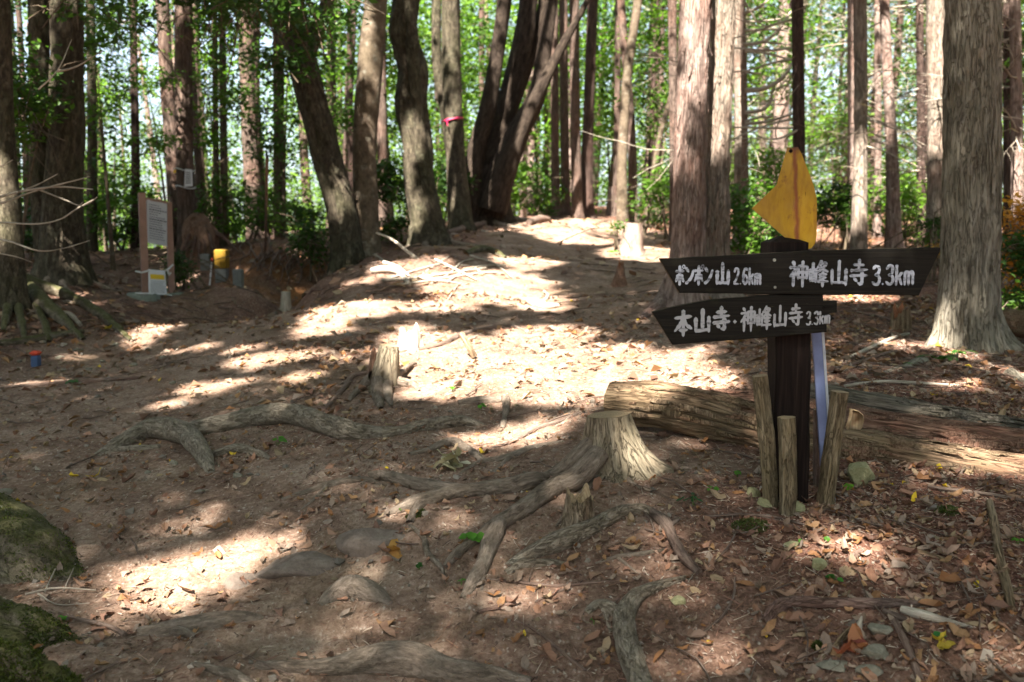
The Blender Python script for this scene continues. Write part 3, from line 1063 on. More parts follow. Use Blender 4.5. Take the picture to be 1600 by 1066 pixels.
# --- the big cedar on the right and the pair in the middle, modelled closely
def big_cedar():
    D = G(1515, 545)[1]
    root = thing('cedar_tree', 'huge grey shaggy-barked cedar with flaring roots right of the signpost', 'tree', G(1515, 545), 'trees of the wood')
    z0 = h1(G(1515, 545)[0], D)
    p = [at(1518, 600, D), at(1512, 560, D), at(1511, 500, D), at(1514, 440, D), at(1518, 340, D), at(1519, 200, D), at(1519, 0, D), at(1522, -500, D)]
    w = [96, 94, 90, 87, 84, 82, 79, 74]
    p.append(p[-1] + np.array([.05, .1, 5.5])); w.append(44)
    P = np.array(p); R = np.array(w) * .5 * D / FPX
    def d(S, TH, RR, bark):
        q = bark * np.array([16, 16, 2.6]) + 3.0
        a = fbm(q, 3, .6)
        fine = fbm(bark * np.array([44, 44, 8.0]) + 9, 3, .6)
        plates = np.clip(fbm(bark * np.array([26, 26, 5]) + 50, 2) * 3, -.6, 1)
        out = .009 * a + .0035 * fine + .006 * plates
        h = S - .12
        return out * 1.15 + bumps(TH, h, [(PI * 1.03, .33, .10, 40), (PI * 1.05, .05, .30, 14), (PI * 1.2, .10, .08, 30), (PI * 1.42, .06, .12, 40), (PI * 1.6, .08, .12, 40), (PI * 1.78, .14, .12, 30), (PI * 1.93, .26, .12, 34), (PI * .04, .30, .17, 26), (PI * .5, .2, .2, 6), (PI * 1.5, -.025, .5, 30), (PI * 1.3, -.03, .5, 30)])
    obj('trunk', split_tube(P, R, 220, .016, d, 1.75, seed=1), M['cedar_grey'], root)
    for pix, rr, k in (([(1440, 566), (1415, 574), (1385, 582), (1362, 590)], (.045, .03, .018, .006), 1), ([(1580, 584), (1600, 596), (1630, 604)], (.04, .03, .012), 3)):
        q = [G(*c) - np.array([0, 0, .01]) for c in pix]
        obj('root', tube(q, rr, 24, .02, strip_bark(.006, 16, 2.5, 3, k * 3.3), seed=k, cap=(False, False)), M['cedar_grey'], root)
    TREES.append((root, P[0][0], D, 6))
    # loose strips of bark standing off the trunk
    r = np.random.default_rng(5)
    g = []
    for k in range(60):
        z = r.uniform(z0 + .1, 1.9); th = r.uniform(math.pi * .95, math.pi * 2.05)
        rad = np.interp(z, P[:, 2], R) + .008
        cx = np.interp(z, P[:, 2], P[:, 0])
        L = r.uniform(.06, .22); wd = r.uniform(.006, .016)
        pts = []
        for t in np.linspace(0, 1, 5):
            off = .002 + .022 * t ** 3 * r.uniform(.2, 1)
            pts.append([cx + math.cos(th) * (rad + off), D + math.sin(th) * (rad + off), z - L * t])
        pts = np.array(pts)
        tan = np.array([-math.sin(th), math.cos(th), 0])
        ww = np.array([.4, 1, 1, .8, .2])[:, None] * wd
        Vv = np.vstack([pts + tan * ww, pts - tan * ww])
        Ff = np.array([[i, i + 1, i + 6, i + 5] for i in range(4)])
        g.append((Vv, [Ff], {'bark': Vv * np.array([1, 1, 1])}))
    obj('bark_strips', g, M['cedar_grey'], root, kind='stuff')
big_cedar()
def strips_on(P, R, n, mat, parent, seed, th_rng=(0, 2 * math.pi), size=(.05, .18), wid=(.005, .014), lift=.02, base=.004, name='bark_strips'):
    """loose strips of bark standing off a trunk or log"""
    r = np.random.default_rng(seed)
    C, _ = catmull(np.c_[P, R], .03)
    T = np.gradient(C[:, :3], axis=0); T /= np.linalg.norm(T, axis=1)[:, None]
    out = []
    for k in range(n):
        L = r.uniform(*size); w = r.uniform(*wid)
        m = max(2, int(L / .03))
        if len(C) <= m + 2: continue
        i = r.integers(0, len(C) - m - 1)
        t = T[i]
        ref = np.array([0, 0, 1.0]) if abs(t[2]) < .6 else np.array([0, -1.0, 0])
        a = ref - t * ref.dot(t); a /= np.linalg.norm(a)
        b = np.cross(t, a)
        th = r.uniform(*th_rng)
        rad = a * math.cos(th) + b * math.sin(th)
        tan = np.cross(t, rad)
        sgn = r.choice([-1, 1])
        pts, prof = [], []
        skew = r.normal() * .06
        for q in range(5):
            f = q / 4
            ii = int(i + (m * f if sgn > 0 else m * (1 - f)))
            off = base + lift * f ** 2.5 * r.uniform(.3, 1)
            pts.append(C[ii, :3] + rad * (C[ii, 3] + off) + tan * skew * f * L)
        pts = np.array(pts)
        ww = np.array([.5, 1, .9, .7, .15])[:, None] * w
        V = np.vstack([pts + tan * ww, pts + rad * .002, pts - tan * ww])
        F = np.array([[j_, j_ + 1, j_ + 6, j_ + 5] for j_ in range(4)] + [[j_ + 5, j_ + 6, j_ + 11, j_ + 10] for j_ in range(4)])
        out.append((V, [F], {'bark': (V - pts[0]) * np.array([1, 1, 1]) + r.uniform(0, 9, 3)}))
    return obj(name, out, mat, parent, smooth=False, kind='stuff')

def pair_cedar(label, path, w, base, mat, seed, roots):
    D = G(*base)[1]
    root = thing('cedar_tree', label, 'tree', G(*base), 'trees of the wood')
    P, R = path_pts(path, D, w, False, None)
    P = np.vstack([P, P[-1] + np.array([.03, .1, 6])]); R = np.r_[R, R[-1] * .6]
    def d(S, TH, RR, bark):
        a = fbm(bark * np.array([22, 22, 3.2]) + seed, 3, .6)
        pl = np.clip(fbm(bark * np.array([30, 30, 5.5]) + 40 + seed, 2) * 3, -.6, 1)
        return .009 * a + .008 * pl + bumps(TH, S - .05, [(t0, .17 * (1 + .4 * math.sin(t0 * 5 + seed)), .17, 14) for t0 in (PI * 1.0, PI * 1.28, PI * 1.55, PI * 1.85, PI * .3, PI * .7)])
    obj('trunk', split_tube(P, R, 110, .025, d, 2.6, seed=seed), M[mat], root)
    for pix, rr in roots:
        q = []
        for k, (a, b) in enumerate(pix):
            v = at(a, b, D - .03) if k == 0 else G(a, b)
            if k: v[2] += rr[k] * .4
            q.append(v)
        obj('root', tube(q, rr, 24, .04, strip_bark(.01, 14, 2.2, 3, seed), seed=seed, cap=(False, False)), M[mat], root)
    strips_on(P[:-1], R[:-1], 130, M[mat], root, int(seed), (-1.9, 1.9), (.08, .3), (.006, .018), .03)
    TREES.append((root, P[0][0], D, 6))
pair_cedar('thick red-brown cedar with peeling bark, left one of the pair behind the sign boards', [(1066, 492), (1068, 450), (1075, 390), (1079, 200), (1087, 0), (1092, -260)], [62, 57, 51, 47, 44, 40], (1068, 470), 'cedar_pink', 2,
           [([(1052, 440), (1038, 470), (1020, 488), (998, 500)], (.08, .07, .045, .015))])
pair_cedar('paler sunlit cedar trunk, right one of the pair behind the sign boards', [(1112, 478), (1114, 440), (1118, 390), (1124, 200), (1131, 0), (1136, -260)], [48, 43, 39, 35, 34, 31], (1113, 462), 'cedar', 4,
           [])

# --- the rest of the trees that can be told apart
T_ = tree
T_('pale trunk in the slit between the pair of thick cedars', [(1101, 405), (1102, 200), (1106, 0)], [13, 12, 12], 11.5)
T_('half lit cedar just right of the thick pair', [(1155, 330), (1156, 200), (1153, 0)], [17, 16, 17], 14.0, dead=dict(n=5, zr=(1, 4), length=(.6, 1.4), az=0))
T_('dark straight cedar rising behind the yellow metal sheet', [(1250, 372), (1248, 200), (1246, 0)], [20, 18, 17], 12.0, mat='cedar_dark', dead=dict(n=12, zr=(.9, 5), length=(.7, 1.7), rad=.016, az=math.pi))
T_('cedar with a sunlit foot standing above the right end of the upper board', [(1342, 388), (1345, 200), (1344, 0)], [24, 20, 19], 12.0, dead=dict(n=9, zr=(1.0, 4), length=(.5, 1.2)))
T_('shaded reddish trunk close behind the cedar with the sunlit foot', [(1330, 372), (1331, 200), (1330, 0)], [15, 12, 11], 15.5, mat='cedar_pink')
T_('slightly wavy pinkish cedar with whorls of dead twigs', [(1397, 390), (1394, 250), (1386, 100), (1382, 0)], [24, 18, 15, 14], 12.3, mat='cedar_pink', dead=dict(n=16, zr=(.8, 4), length=(.4, 1.2)))
T_('thin far trunk left of the wavy pinkish cedar', [(1371, 372), (1372, 200), (1371, 0)], [12, 10, 9], 16.5, mat='cedar_pink')
T_('thin dark cedar right of the wavy pinkish cedar', [(1440, 385), (1439, 200), (1437, 0)], [14, 12, 11], 14.0, mat='cedar_dark', dead=dict(n=18, zr=(.6, 4.5), length=(.5, 1.1)))
T_('brightly sunlit cedar trunk left of the huge cedar', [(1465, 385), (1464, 200), (1462, 0)], [30, 27, 27], 11.0, mat='cedar', seg=28, step=.06, dead=dict(n=7, zr=(.6, 3), length=(.4, 1.0)))
T_('slim dark trunk directly right of the huge cedar', [(1574, 400), (1573, 200), (1573, 0)], [11, 10, 10], 13.0, mat='cedar_dark')
T_('dark cedar with a pale lit foot at the right picture edge', [(1592, 400), (1589, 200), (1586, 0)], [22, 17, 16], 11.0, mat='cedar_pink', dead=dict(n=8, zr=(.6, 3), length=(.4, 1.0)))
T_('dark red straight trunk at the far end of the trail, right one of two', [(914, 337), (919, 200), (926, 0)], [24, 16, 16], 18.5, mat='cedar_dark', roots=4, flare=.7)
T_('brown straight trunk at the far end of the trail, left one of two', [(903, 337), (899, 200), (897, 0)], [16, 15, 15], 18.0, mat='cedar_mid')
T_('pale slim cedar left of the two trunks where the trail ends', [(884, 338), (882, 200), (880, 0)], [13, 13, 13], 19.5, mat='cedar_mid')
T_('pale slim cedar nearest the dark many-stemmed tree', [(869, 338), (867, 200), (866, 0)], [13, 12, 12], 19.0, mat='cedar_mid')
T_('thin trunk in the bright gap right of the many-stemmed tree', [(855, 336), (853, 200), (851, 0)], [7, 6, 6], 23, seg=10, mat='cedar_mid')
T_('thin pale trunk left in the bright gap right of the many-stemmed tree', [(838, 336), (841, 200), (842, 0)], [7, 6, 6], 24, seg=10, mat='cedar_mid')
T_('grey bent trunk leaning right above the pale sawn stump', [(973, 340), (972, 250), (980, 120), (997, 0)], [17, 15, 14, 13], 17.0, mat='smooth')
T_('pale straight trunk crossing behind the grey bent trunk', [(990, 340), (986, 200), (970, 0)], [14, 13, 12], 17.8, mat='cedar_mid')
T_('trunk close left of the grey bent trunk', [(962, 336), (964, 200), (966, 0)], [10, 9, 9], 19.5, mat='cedar_mid')
T_('dark trunk with red bark left of the thick pair of cedars', [(1056, 345), (1053, 200), (1050, 0)], [17, 14, 13], 14.5, mat='cedar_mid')
T_('slim dark stem halfway between trail end and thick pair', [(1014, 340), (1018, 200), (1026, 0)], [8, 7, 7], 21, mat='cedar_dark', seg=10)
T_('slim grey stem close to the leaning dead pole', [(1033, 340), (1032, 200), (1036, 0)], [9, 8, 7], 20, seg=10, mat='cedar_mid')
T_('bare pole leaning left against the trees near the thick pair', [(1004, 312), (1030, 220), (1056, 120)], [9, 8, 6], 15.5, mat='smooth', name='leaning_pole', cat='dead tree', group='dead trees', flare=.1, ztop=None, crown=99, lobes=0)

# the centre group, many stems
T_('mottled broadleaf tree with two stems leaning left beside the gully', [(545, 418), (536, 330), (508, 230), (478, 120), (452, 0)], [50, 42, 42, 44, 42], 12.0, mat='broad', name='broadleaf_tree', seg=40, step=.05, lobes=5, crown=5,
   stems=[([(534, 412), (520, 330), (497, 250), (486, 190)], [24, 20, 18, 16], -.12), ([(470, 110), (490, 60), (512, 0)], [30, 24, 20], .05, False)])
T_('smooth brown broadleaf trunk right of the two leaning stems', [(571, 412), (572, 330), (570, 220), (578, 110), (587, 0)], [46, 38, 36, 38, 34], 12.2, mat='smooth', name='broadleaf_tree', seg=40, step=.05, amp=.05, crown=5)
T_('gnarled fluted trunk with deep hollows and a sunlit foot', [(672, 398), (668, 345), (656, 290), (654, 235), (641, 170), (645, 110), (633, 50), (637, 0)], [54, 50, 44, 40, 42, 38, 40, 36], 12.8, mat='broad', name='broadleaf_tree', seg=72, step=.04, amp=.42, lobes=6, fx=5.5, flare=.5, roots=4, crown=5,
   stems=[([(692, 392), (676, 320), (662, 250), (652, 170)], [24, 22, 20, 16], -.15)])
T_('two grown-together trunks behind the pink tape', [(722, 352), (713, 260), (706, 130), (704, 0)], [36, 30, 28, 27], 15.0, mat='broad', name='broadleaf_tree', seg=30, step=.08, crown=5,
   stems=[([(715, 300), (698, 190), (683, 100), (682, 0)], [20, 17, 15, 14], .3, False)])
T_('dark many-stemmed tree fanning out on the crest of the trail', [(752, 352), (752, 300), (772, 235), (800, 140), (818, 60), (826, 0)], [96, 84, 46, 34, 30, 26], 16.8, mat='dark_broad', name='broadleaf_tree', seg=44, step=.07, roots=5, crown=5, amp=.06, flare=.3,
   stems=[([(728, 335), (742, 250), (762, 170), (776, 90), (788, 0)], [40, 30, 26, 22, 22], -.4), ([(764, 338), (778, 290), (806, 215), (838, 150), (852, 70), (862, 0)], [50, 46, 36, 28, 22, 18], -.3, False),
          ([(770, 330), (788, 270), (812, 205), (850, 128), (884, 62), (922, -10)], [46, 36, 27, 18, 13, 8], -.5, False), ([(800, 170), (828, 90), (846, 20)], [20, 18, 15], .2, False)])

# the left side
T_('pale lichen-covered trunk at the left picture edge', [(20, 452), (16, 330), (8, 180), (4, 0)], [40, 30, 24, 22], 8.8, mat='broad', name='broadleaf_tree', seg=36, step=.06, crown=5)
T_('massive dark double trunk with a sunlit root on the left bank', [(100, 438), (98, 330), (104, 200), (104, 100), (104, 0)], [70, 58, 50, 46, 44], 10.3, mat='broad', name='broadleaf_tree', seg=64, step=.05, amp=.12, roots=6, crown=5, flare=.5,
   stems=[([(78, 430), (66, 300), (62, 150), (60, 0)], [38, 34, 30, 30], .15)])
T_('slender trunk between the left edge and the massive double trunk', [(46, 420), (40, 250), (34, 100), (28, 0)], [11, 9, 8, 8], 14, mat='cedar_mid')
T_('slender grey trunk right of the massive double trunk', [(143, 405), (144, 200), (141, 0)], [16, 14, 13], 13.6, mat='broad')
T_('slender dark trunk above the notice board', [(213, 395), (211, 200), (207, 0)], [14, 12, 10], 14.0, mat='cedar_dark', dead=dict(n=3, zr=(1, 3), length=(.4, .9)))
T_('cedar leaning left, directly behind the notice board', [(283, 395), (270, 250), (260, 120), (253, 0)], [28, 22, 20, 19], 14.4, mat='cedar_mid')
TIED = T_('cedar with a sheet of paper tied round it', [(297, 402), (290, 290), (287, 150), (286, 0)], [34, 26, 25, 25], 13.0, mat='cedar_mid', seg=24)
T_('cedar hidden half behind the one with the tied paper', [(316, 395), (311, 250), (304, 120), (303, 0)], [18, 15, 13, 12], 15.0, mat='cedar_mid')
T_('left one of two thin dark stems right of the tied paper', [(339, 388), (337, 200), (335, 0)], [11, 9, 8], 16.2, mat='cedar_dark', seg=10)
T_('right one of two thin dark stems right of the tied paper', [(351, 386), (349, 200), (347, 0)], [13, 11, 10], 15.8, mat='cedar_dark', seg=12)
T_('straight cedar with bright upper trunk left of the gully', [(403, 372), (392, 250), (386, 120), (385, 0)], [32, 24, 22, 22], 15.3, mat='cedar_mid', seg=20, roots=3)
T_('cedar close behind the one with the bright upper trunk', [(416, 372), (401, 200), (400, 0)], [14, 12, 12], 17, mat='cedar_dark')
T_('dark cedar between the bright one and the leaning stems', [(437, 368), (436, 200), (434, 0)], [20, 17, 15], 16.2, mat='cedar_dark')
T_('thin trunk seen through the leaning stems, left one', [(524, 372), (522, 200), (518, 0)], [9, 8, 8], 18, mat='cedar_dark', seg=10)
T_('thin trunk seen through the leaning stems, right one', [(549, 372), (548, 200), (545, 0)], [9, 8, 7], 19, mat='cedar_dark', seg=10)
T_('dim trunk behind the smooth brown broadleaf trunk', [(598, 372), (597, 200), (595, 0)], [17, 15, 14], 16, mat='cedar_mid')
T_('thin trunk between the two mottled groups on the crest', [(752, 340), (752, 200), (753, 0)], [9, 8, 8], 21, mat='cedar_mid', seg=10)

# trees of the far wood, not told apart one from the other
def far_trees():
    r = np.random.default_rng(11)
    done = []
    tries = 0
    while len(done) < 95 and tries < 4000:
        tries += 1
        y = math.sqrt(r.uniform(19 ** 2, 42 ** 2))
        x = r.uniform(-.56, .58) * y
        if x < -.1 * y and y > 36: continue
        if any(math.hypot(x - a, y - b) < 1.4 for a, b in done): continue
        done.append((x, y))
        z = h1(x, y)
        lean = r.normal(0, .03, 2)
        rad = r.uniform(.06, .15)
        hgt = r.uniform(9, 13)
        P = [(x + lean[0] * t + r.normal() * .05, y + lean[1] * t, z - .1 + t) for t in (0, 2.5, 5, hgt)]
        side = 'left of the trail, behind the notice board' if x < -.12 * y else ('beyond the crest of the trail' if x < .15 * y else 'on the right, behind the sign boards')
        root = thing('far_tree', 'slim trunk in the far wood ' + side, 'tree', (x, y, z), 'far trees ' + side)
        mt = r.choice(['cedar_mid', 'cedar_mid', 'cedar_dark', 'broad', 'cedar_pink'])
        obj('trunk', tube(P, [rad * 1.3, rad, rad * .9, rad * .4], 9, .6, strip_bark(rad * .1, 1.5 / rad, .3 / rad, 2, len(done)), cap=(False, False), seed=len(done)), M[mt], root)
        if x > .1 * y and r.random() < .8:
            gs = dead_branches(np.array(P), None, r, n=9, n_far=True, zr=(z + 1.2, z + 8), length=(.9, 2.4), rad=.016, fork=3)
            obj('dead_branches', sum(gs, []), M['dead'], root, kind='stuff')
        TREES.append((root, x, y, 4.5 if x < .1 * y else 5.5))
far_trees()
# trees standing beside and behind the photographer, whose crowns shade the clearing
for x, y, rad in [(-5.5, 3.0, .2), (5.6, 2.2, .22), (-7.0, -2.5, .2), (6.5, -3.0, .18), (-9, -6, .2), (5.5, -9, .2), (-8, -10.5, .2), (1, -16.5, .2), (9, -3, .2), (-9.5, 0.5, .22), (8.5, 6.5, .2), (-8.2, 6.5, .18), (-11, -8, .2), (7, -12, .2)]:
    z = h1(x, y)
    root = thing('shade_tree', 'tall tree beside the clearing, outside the picture, casting dappled shade', 'tree', (x, y, z), 'trees round the clearing')
    obj('trunk', tube([(x, y, z - .1), (x + .1, y, z + 3), (x, y + .1, z + 6), (x + .1, y, z + 11)], [rad * 1.4, rad, rad * .9, rad * .3], 12, .5, strip_bark(.015, 10, 1, 2, x), cap=(False, False), seed=x), M['broad'], root)
    TREES.append((root, x, y, 4.0))

# ------------------------------------------------------------------ foliage
# gaps cut into the unseen crowns to throw sun patches: (target point, half sizes, 'g' flat on the ground / 'v' upright)
GAPS = []
def gap(px, py, rx, ry, grow=1.0):
    c = G(px, py)
    rxm = rx * c[1] / FPX
    a, b = G(px, py - ry), G(px, py + ry)
    GAPS.append((c, rxm * grow, max(abs(a[1] - b[1]) / 2, .05) * grow, 'g'))
def vgap(px, py, D, rx, ry):
    GAPS.append((at(px, py, D), rx * D / FPX, ry * D / FPX, 'v'))
for g_ in [(700, 568, 70, 28), (820, 590, 130, 26), (960, 590, 150, 24), (770, 545, 60, 14), (780, 440, 70, 16), (760, 575, 90, 26), (900, 572, 120, 27), (1020, 582, 90, 17), (880, 600, 110, 20), (690, 545, 60, 25), (640, 530, 40, 28), (860, 550, 60, 18), (980, 575, 110, 22), (740, 600, 90, 14), (860, 520, 60, 10), (930, 560, 100, 16), (1090, 590, 60, 16), (620, 560, 30, 14), (470, 652, 30, 5), (300, 690, 22, 5), (560, 672, 24, 4), (1060, 600, 60, 14),
           (740, 452, 60, 24), (800, 462, 60, 20), (850, 470, 40, 14), (700, 475, 40, 10), (640, 480, 30, 8),
           (250, 915, 70, 38), (330, 895, 70, 26), (200, 900, 40, 30), (400, 850, 75, 20), (440, 835, 50, 14), (290, 820, 60, 12), (330, 790, 30, 8),
           (790, 685, 75, 16), (740, 698, 40, 10), (860, 660, 40, 10), (930, 640, 25, 8),
           (840, 935, 80, 15), (800, 920, 35, 10), (1100, 1035, 80, 26), (1140, 1000, 30, 18), (1345, 865, 55, 24), (1380, 850, 25, 10),
           (1010, 398, 60, 12), (1050, 400, 30, 10), (900, 372, 50, 7), (860, 362, 40, 4), (930, 352, 40, 4), (1340, 466, 70, 5), (1180, 415, 40, 10), (1390, 375, 60, 14), (1500, 600, 60, 6), (1590, 585, 30, 12),
           (560, 482, 60, 10), (500, 515, 45, 9), (430, 560, 60, 9), (330, 605, 60, 8), (460, 590, 40, 7), (260, 630, 40, 6), (380, 545, 35, 5), (300, 545, 40, 4), (540, 560, 20, 8), (240, 515, 30, 8),
           (640, 410, 50, 8), (560, 440, 30, 6), (480, 500, 18, 12), (660, 615, 40, 10), (225, 668, 20, 6), (60, 720, 20, 8), (680, 780, 20, 6), (350, 730, 20, 6), (620, 960, 25, 8), (540, 780, 25, 8),
           (1020, 705, 26, 22), (1130, 640, 30, 8), (1200, 730, 8, 8), (1480, 700, 50, 7), (1350, 690, 50, 6), (1540, 650, 40, 5), (1400, 540, 40, 6), (1560, 500, 30, 8), (1090, 550, 30, 6), (820, 405, 40, 5),
           (1450, 850, 20, 6), (900, 750, 25, 6), (980, 800, 30, 6), (990, 1050, 20, 12), (470, 400, 20, 8), (120, 560, 25, 5), (60, 600, 40, 4)]:
    gap(*g_)
for g_ in [(1464, 90, 11, 20, 130), (1124, 120, 9.3, 30, 210), (1464, 220, 11, 14, 40), (1155, 110, 14, 10, 120), (1345, 300, 12, 14, 70), (1398, 100, 12.3, 14, 120), (1590, 290, 11, 14, 50), (655, 370, 12.8, 22, 22), (640, 330, 12.8, 10, 30), (655, 250, 12.8, 12, 30),
           (122, 405, 10.2, 9, 22), (1530, 430, 5.6, 16, 60), (1500, 300, 5.6, 12, 40), (572, 60, 12.1, 10, 60), (708, 260, 15, 10, 50), (700, 40, 15, 8, 50), (385, 70, 15.2, 14, 60), (70, 80, 10.2, 8, 80),
           (290, 200, 13, 6, 60), (985, 380, 12.3, 18, 22), (245, 400, 11, 14, 50), (245, 340, 11, 12, 20), (1080, 60, 9, 10, 60), (343, 405, 12.4, 12, 12), (540, 330, 12, 7, 40), (1250, 440, 3.4, 4, 4), (970, 250, 17, 8, 60), (1055, 100, 14.5, 6, 60), (14, 330, 8.8, 10, 70), (880, 30, 16, 30, 20)]:
    vgap(*g_)
vgap(641, 532, G(640, 545)[1], 26, 26)
vgap(986, 372, 12.3, 24, 30)
for g_ in [(1010, 620, 4.3, 40, 14), (1100, 634, 4.22, 55, 12), (1400, 655, 4.3, 60, 10), (1450, 712, 3.9, 70, 14), (1560, 736, 3.8, 40, 12), (1005, 700, 3.7, 14, 16), (1090, 20, 9, 14, 60), (1070, 300, 9, 10, 60)]:
    vgap(*g_)

def sunlit(P):
    """True where a leaf at P would stand in one of the shafts of sunlight"""
    out = np.zeros(len(P), bool)
    for c, a, b, k in GAPS:
        if k == 'g':
            t = (P[:, 2] - c[2]) / -SUN[2]
            q = P + SUN * t[:, None]
            d = ((q[:, 0] - c[0]) / (a + min(.09, .3 * a) + (.07 if a > .25 else 0))) ** 2 + ((q[:, 1] - c[1]) / (b + min(.12, .4 * b) + (.07 if a > .25 else 0))) ** 2
        else:
            t = (c[1] - P[:, 1]) / SUN[1]
            q = P + SUN * t[:, None]
            d = ((q[:, 0] - c[0]) / (a + .12)) ** 2 + ((q[:, 2] - c[2]) / (b + .12)) ** 2
        out |= (d < 1) & (t > -.2)
    # leaves are kept wherever they would shade the signpost
    t = (3.4 - P[:, 1]) / SUN[1]
    q = P + SUN * t[:, None]
    out &= ~((q[:, 0] > .42) & (q[:, 0] < 1.52) & (q[:, 2] > -.42) & (q[:, 2] < .38))
    return out

def leaf_sprays(C, rad, per, size, r, flat=.45, tilt=.55, keep=None, colr=None, hue=.0, wl_=1.0):
    """C: spray centres; `per` leaves round each; returns one geom"""
    n = len(C) * per
    P = np.repeat(C, per, 0) + r.normal(size=(n, 3)) * np.array([1, 1, flat]) * rad * .6
    if keep is not None:
        k = keep(P)
        P = P[k]
        base = np.repeat(np.arange(len(C)), per)[k]
    else:
        base = np.repeat(np.arange(len(C)), per)
    n = len(P)
    if n == 0:
        return None
    S = size * r.uniform(.6, 1.25, n)
    cb = colr[base] if colr is not None else np.tile([.06, .11, .02], (n, 1))
    col = cb * r.uniform(.75, 1.25, (n, 1))
    return instance_geom(KITE[0], KITE[1], rand_rot(n, None, tilt, r), P, S[:, None] * np.array([[1, wl_, 1]]), col)

GREENS = np.array([(.045, .085, .018), (.060, .115, .020), (.085, .150, .022), (.11, .18, .025), (.035, .065, .020), (.05, .09, .03)])

def canopy():
    r = np.random.default_rng(33)
    tx = np.array([(t[1], t[2]) for t in TREES])
    tc = np.array([t[3] for t in TREES])
    ok = tc < 50
    # (a) dense unseen roof added to shade the clearing: placed along the sun's way to the ground in view
    N = 14500
    gy = np.sqrt(r.uniform(1.0, 15.5 ** 2, N))
    gx = r.uniform(-1, 1, N) * (gy * .62 + 1.0)
    hz = r.uniform(7.0, 11.5, N)
    Ca = np.stack([gx, gy, np.full(N, -.7)], -1) - SUN * (hz / -SUN[2])[:, None]
    # drop what would hang into the view
    elev = (Ca[:, 2]) - np.maximum(Ca[:, 1], 0) * .27
    Ca = Ca[(elev > .3)]
    # (b) looser roof over everything else
    N = 9000
    y = r.uniform(-16, 46, N)
    x = r.uniform(-1, 1, N) * (14 + .35 * np.abs(y))
    z = r.uniform(6.5, 11.5, N) + 0
    nz = fbm(np.stack([x, y, z], -1) * .35, 2)
    Cb = np.stack([x, y, z], -1)[(nz > -.12)]
    out = {}
    for C, per, size, rad in ((Ca, 11, .158, .38), (Cb, 11, .205, .5)):
        d = ((C[:, None, :2] - tx[None]) ** 2).sum(-1)
        d[:, ~ok] = 1e9
        who = d.argmin(1)
        for w in np.unique(who):
            c = C[who == w]
            cr = GREENS[r.integers(0, 6, len(c))] * r.uniform(.8, 1.2, (len(c), 1))
            g = leaf_sprays(c, rad, per, size, r, .35, .5, keep=lambda P: ~sunlit(P), colr=cr, wl_=1.2)
            if g is not None:
                out.setdefault(w, []).append(g)
    n = 0
    for w, gs in out.items():
        n += sum(len(g[0]) for g in gs)
        obj('crown', gs, M['leaf'], TREES[w][0], smooth=False)  # leaf roof shaped for the light, shared out among the nearest trees
    print("canopy verts", n)
canopy()

def far_foliage():
    """leaves of the far wood that are seen between the trunks: crowns of the far trees and the undergrowth"""
    r = np.random.default_rng(44)
    far = [(t[0], t[1], t[2]) for t in TREES if t[0].name.startswith('far_tree')]
    fx = np.array([(t[1], t[2]) for t in far])
    N = 27000
    y = np.sqrt(r.uniform(20 ** 2, 48 ** 2, N))
    x = r.uniform(-.60, .60, N) * y
    g = H(x, y, False)
    top = np.where(x < -.08 * y, 11.5, 13)
    z = g + r.uniform(.01, 1, N) ** .95 * top
    P = np.stack([x, y, z], -1)
    ang = x / y
    cl = fbm(P * np.array([.30, .30, .45]), 3)
    # the left of the wood is thin and lets the sky through
    thin = np.clip((-.10 - ang) / .15, 0, 1)
    right = np.clip((ang - .18) / .12, 0, 1)
    hrel = (z - g)
    keep = cl > (-.13 + .13 * thin * np.clip((hrel - 2) / 2, 0, 1) + .02 * right * np.clip((hrel - 2.5) / 2.5, 0, 1))
    P, ang, hrel = P[keep], ang[keep], hrel[keep]
    bright = np.clip(.5 + 2.2 * fbm(P * .4 + 9, 2), 0, 1)[:, None]
    lo = np.array([.022, .055, .012]); hi = np.array([.16, .28, .020])
    col = lo + (hi - lo) * bright
    col = col * np.where(r.random((len(P), 1)) < .25, np.array([[.75, .8, 1.5]]), 1.0)
    who = ((P[:, None, :2] - fx[None]) ** 2).sum(-1).argmin(1)
    n = 0
    for w in np.unique(who):
        m = who == w
        low = m & (hrel < 2.6)
        hig = m & (hrel >= 2.6)
        if hig.any():
            gg = leaf_sprays(P[hig], .55, 17, .140, r, .40, .6, colr=col[hig])
            obj('crown', [gg], M['leaf'], far[w][0], smooth=False)
    low = hrel < 2.6
    gg = leaf_sprays(P[low], .5, 16, .14, r, .6, .6, colr=col[low] * 1.1)
    obj('undergrowth', [gg], M['leaf'], None, smooth=False, kind='stuff')
    print("far verts", n + len(gg[0]))
    N = 5200
    y = r.uniform(50, 74, N); x = r.uniform(-.22, .60, N) * y
    z = H(x, y, False) + r.uniform(.3, 17, N)
    P = np.stack([x, y, z], -1)
    k = fbm(P * .18 + 5, 2) > -.22
    gg = leaf_sprays(P[k], 1.0, 10, .40, r, .5, .6, colr=GREENS[r.integers(0, 6, k.sum())] * 1.25)
    obj('distant_wood', [gg], M['leaf'], None, smooth=False, kind='stuff')
    # wood all round, behind the photographer too
    N = 9500
    a = r.uniform(0, 2 * math.pi, N)
    rad = r.uniform(15, 24, N)
    x, y = rad * np.sin(a), rad * np.cos(a)
    k = (np.abs(np.arctan2(x, y)) > math.radians(36))
    x, y = x[k], y[k]
    z = H(x, y, False) + r.uniform(.2, 15, len(x))
    P = np.stack([x, y, z], -1)
    P = P[fbm(P * .3, 2) > -.2]
    gg = leaf_sprays(P, .9, 9, .42, r, .6, .7, colr=GREENS[r.integers(0, 6, len(P))])
    obj('surrounding_wood', [gg], M['leaf'], None, smooth=False, kind='stuff')
far_foliage()

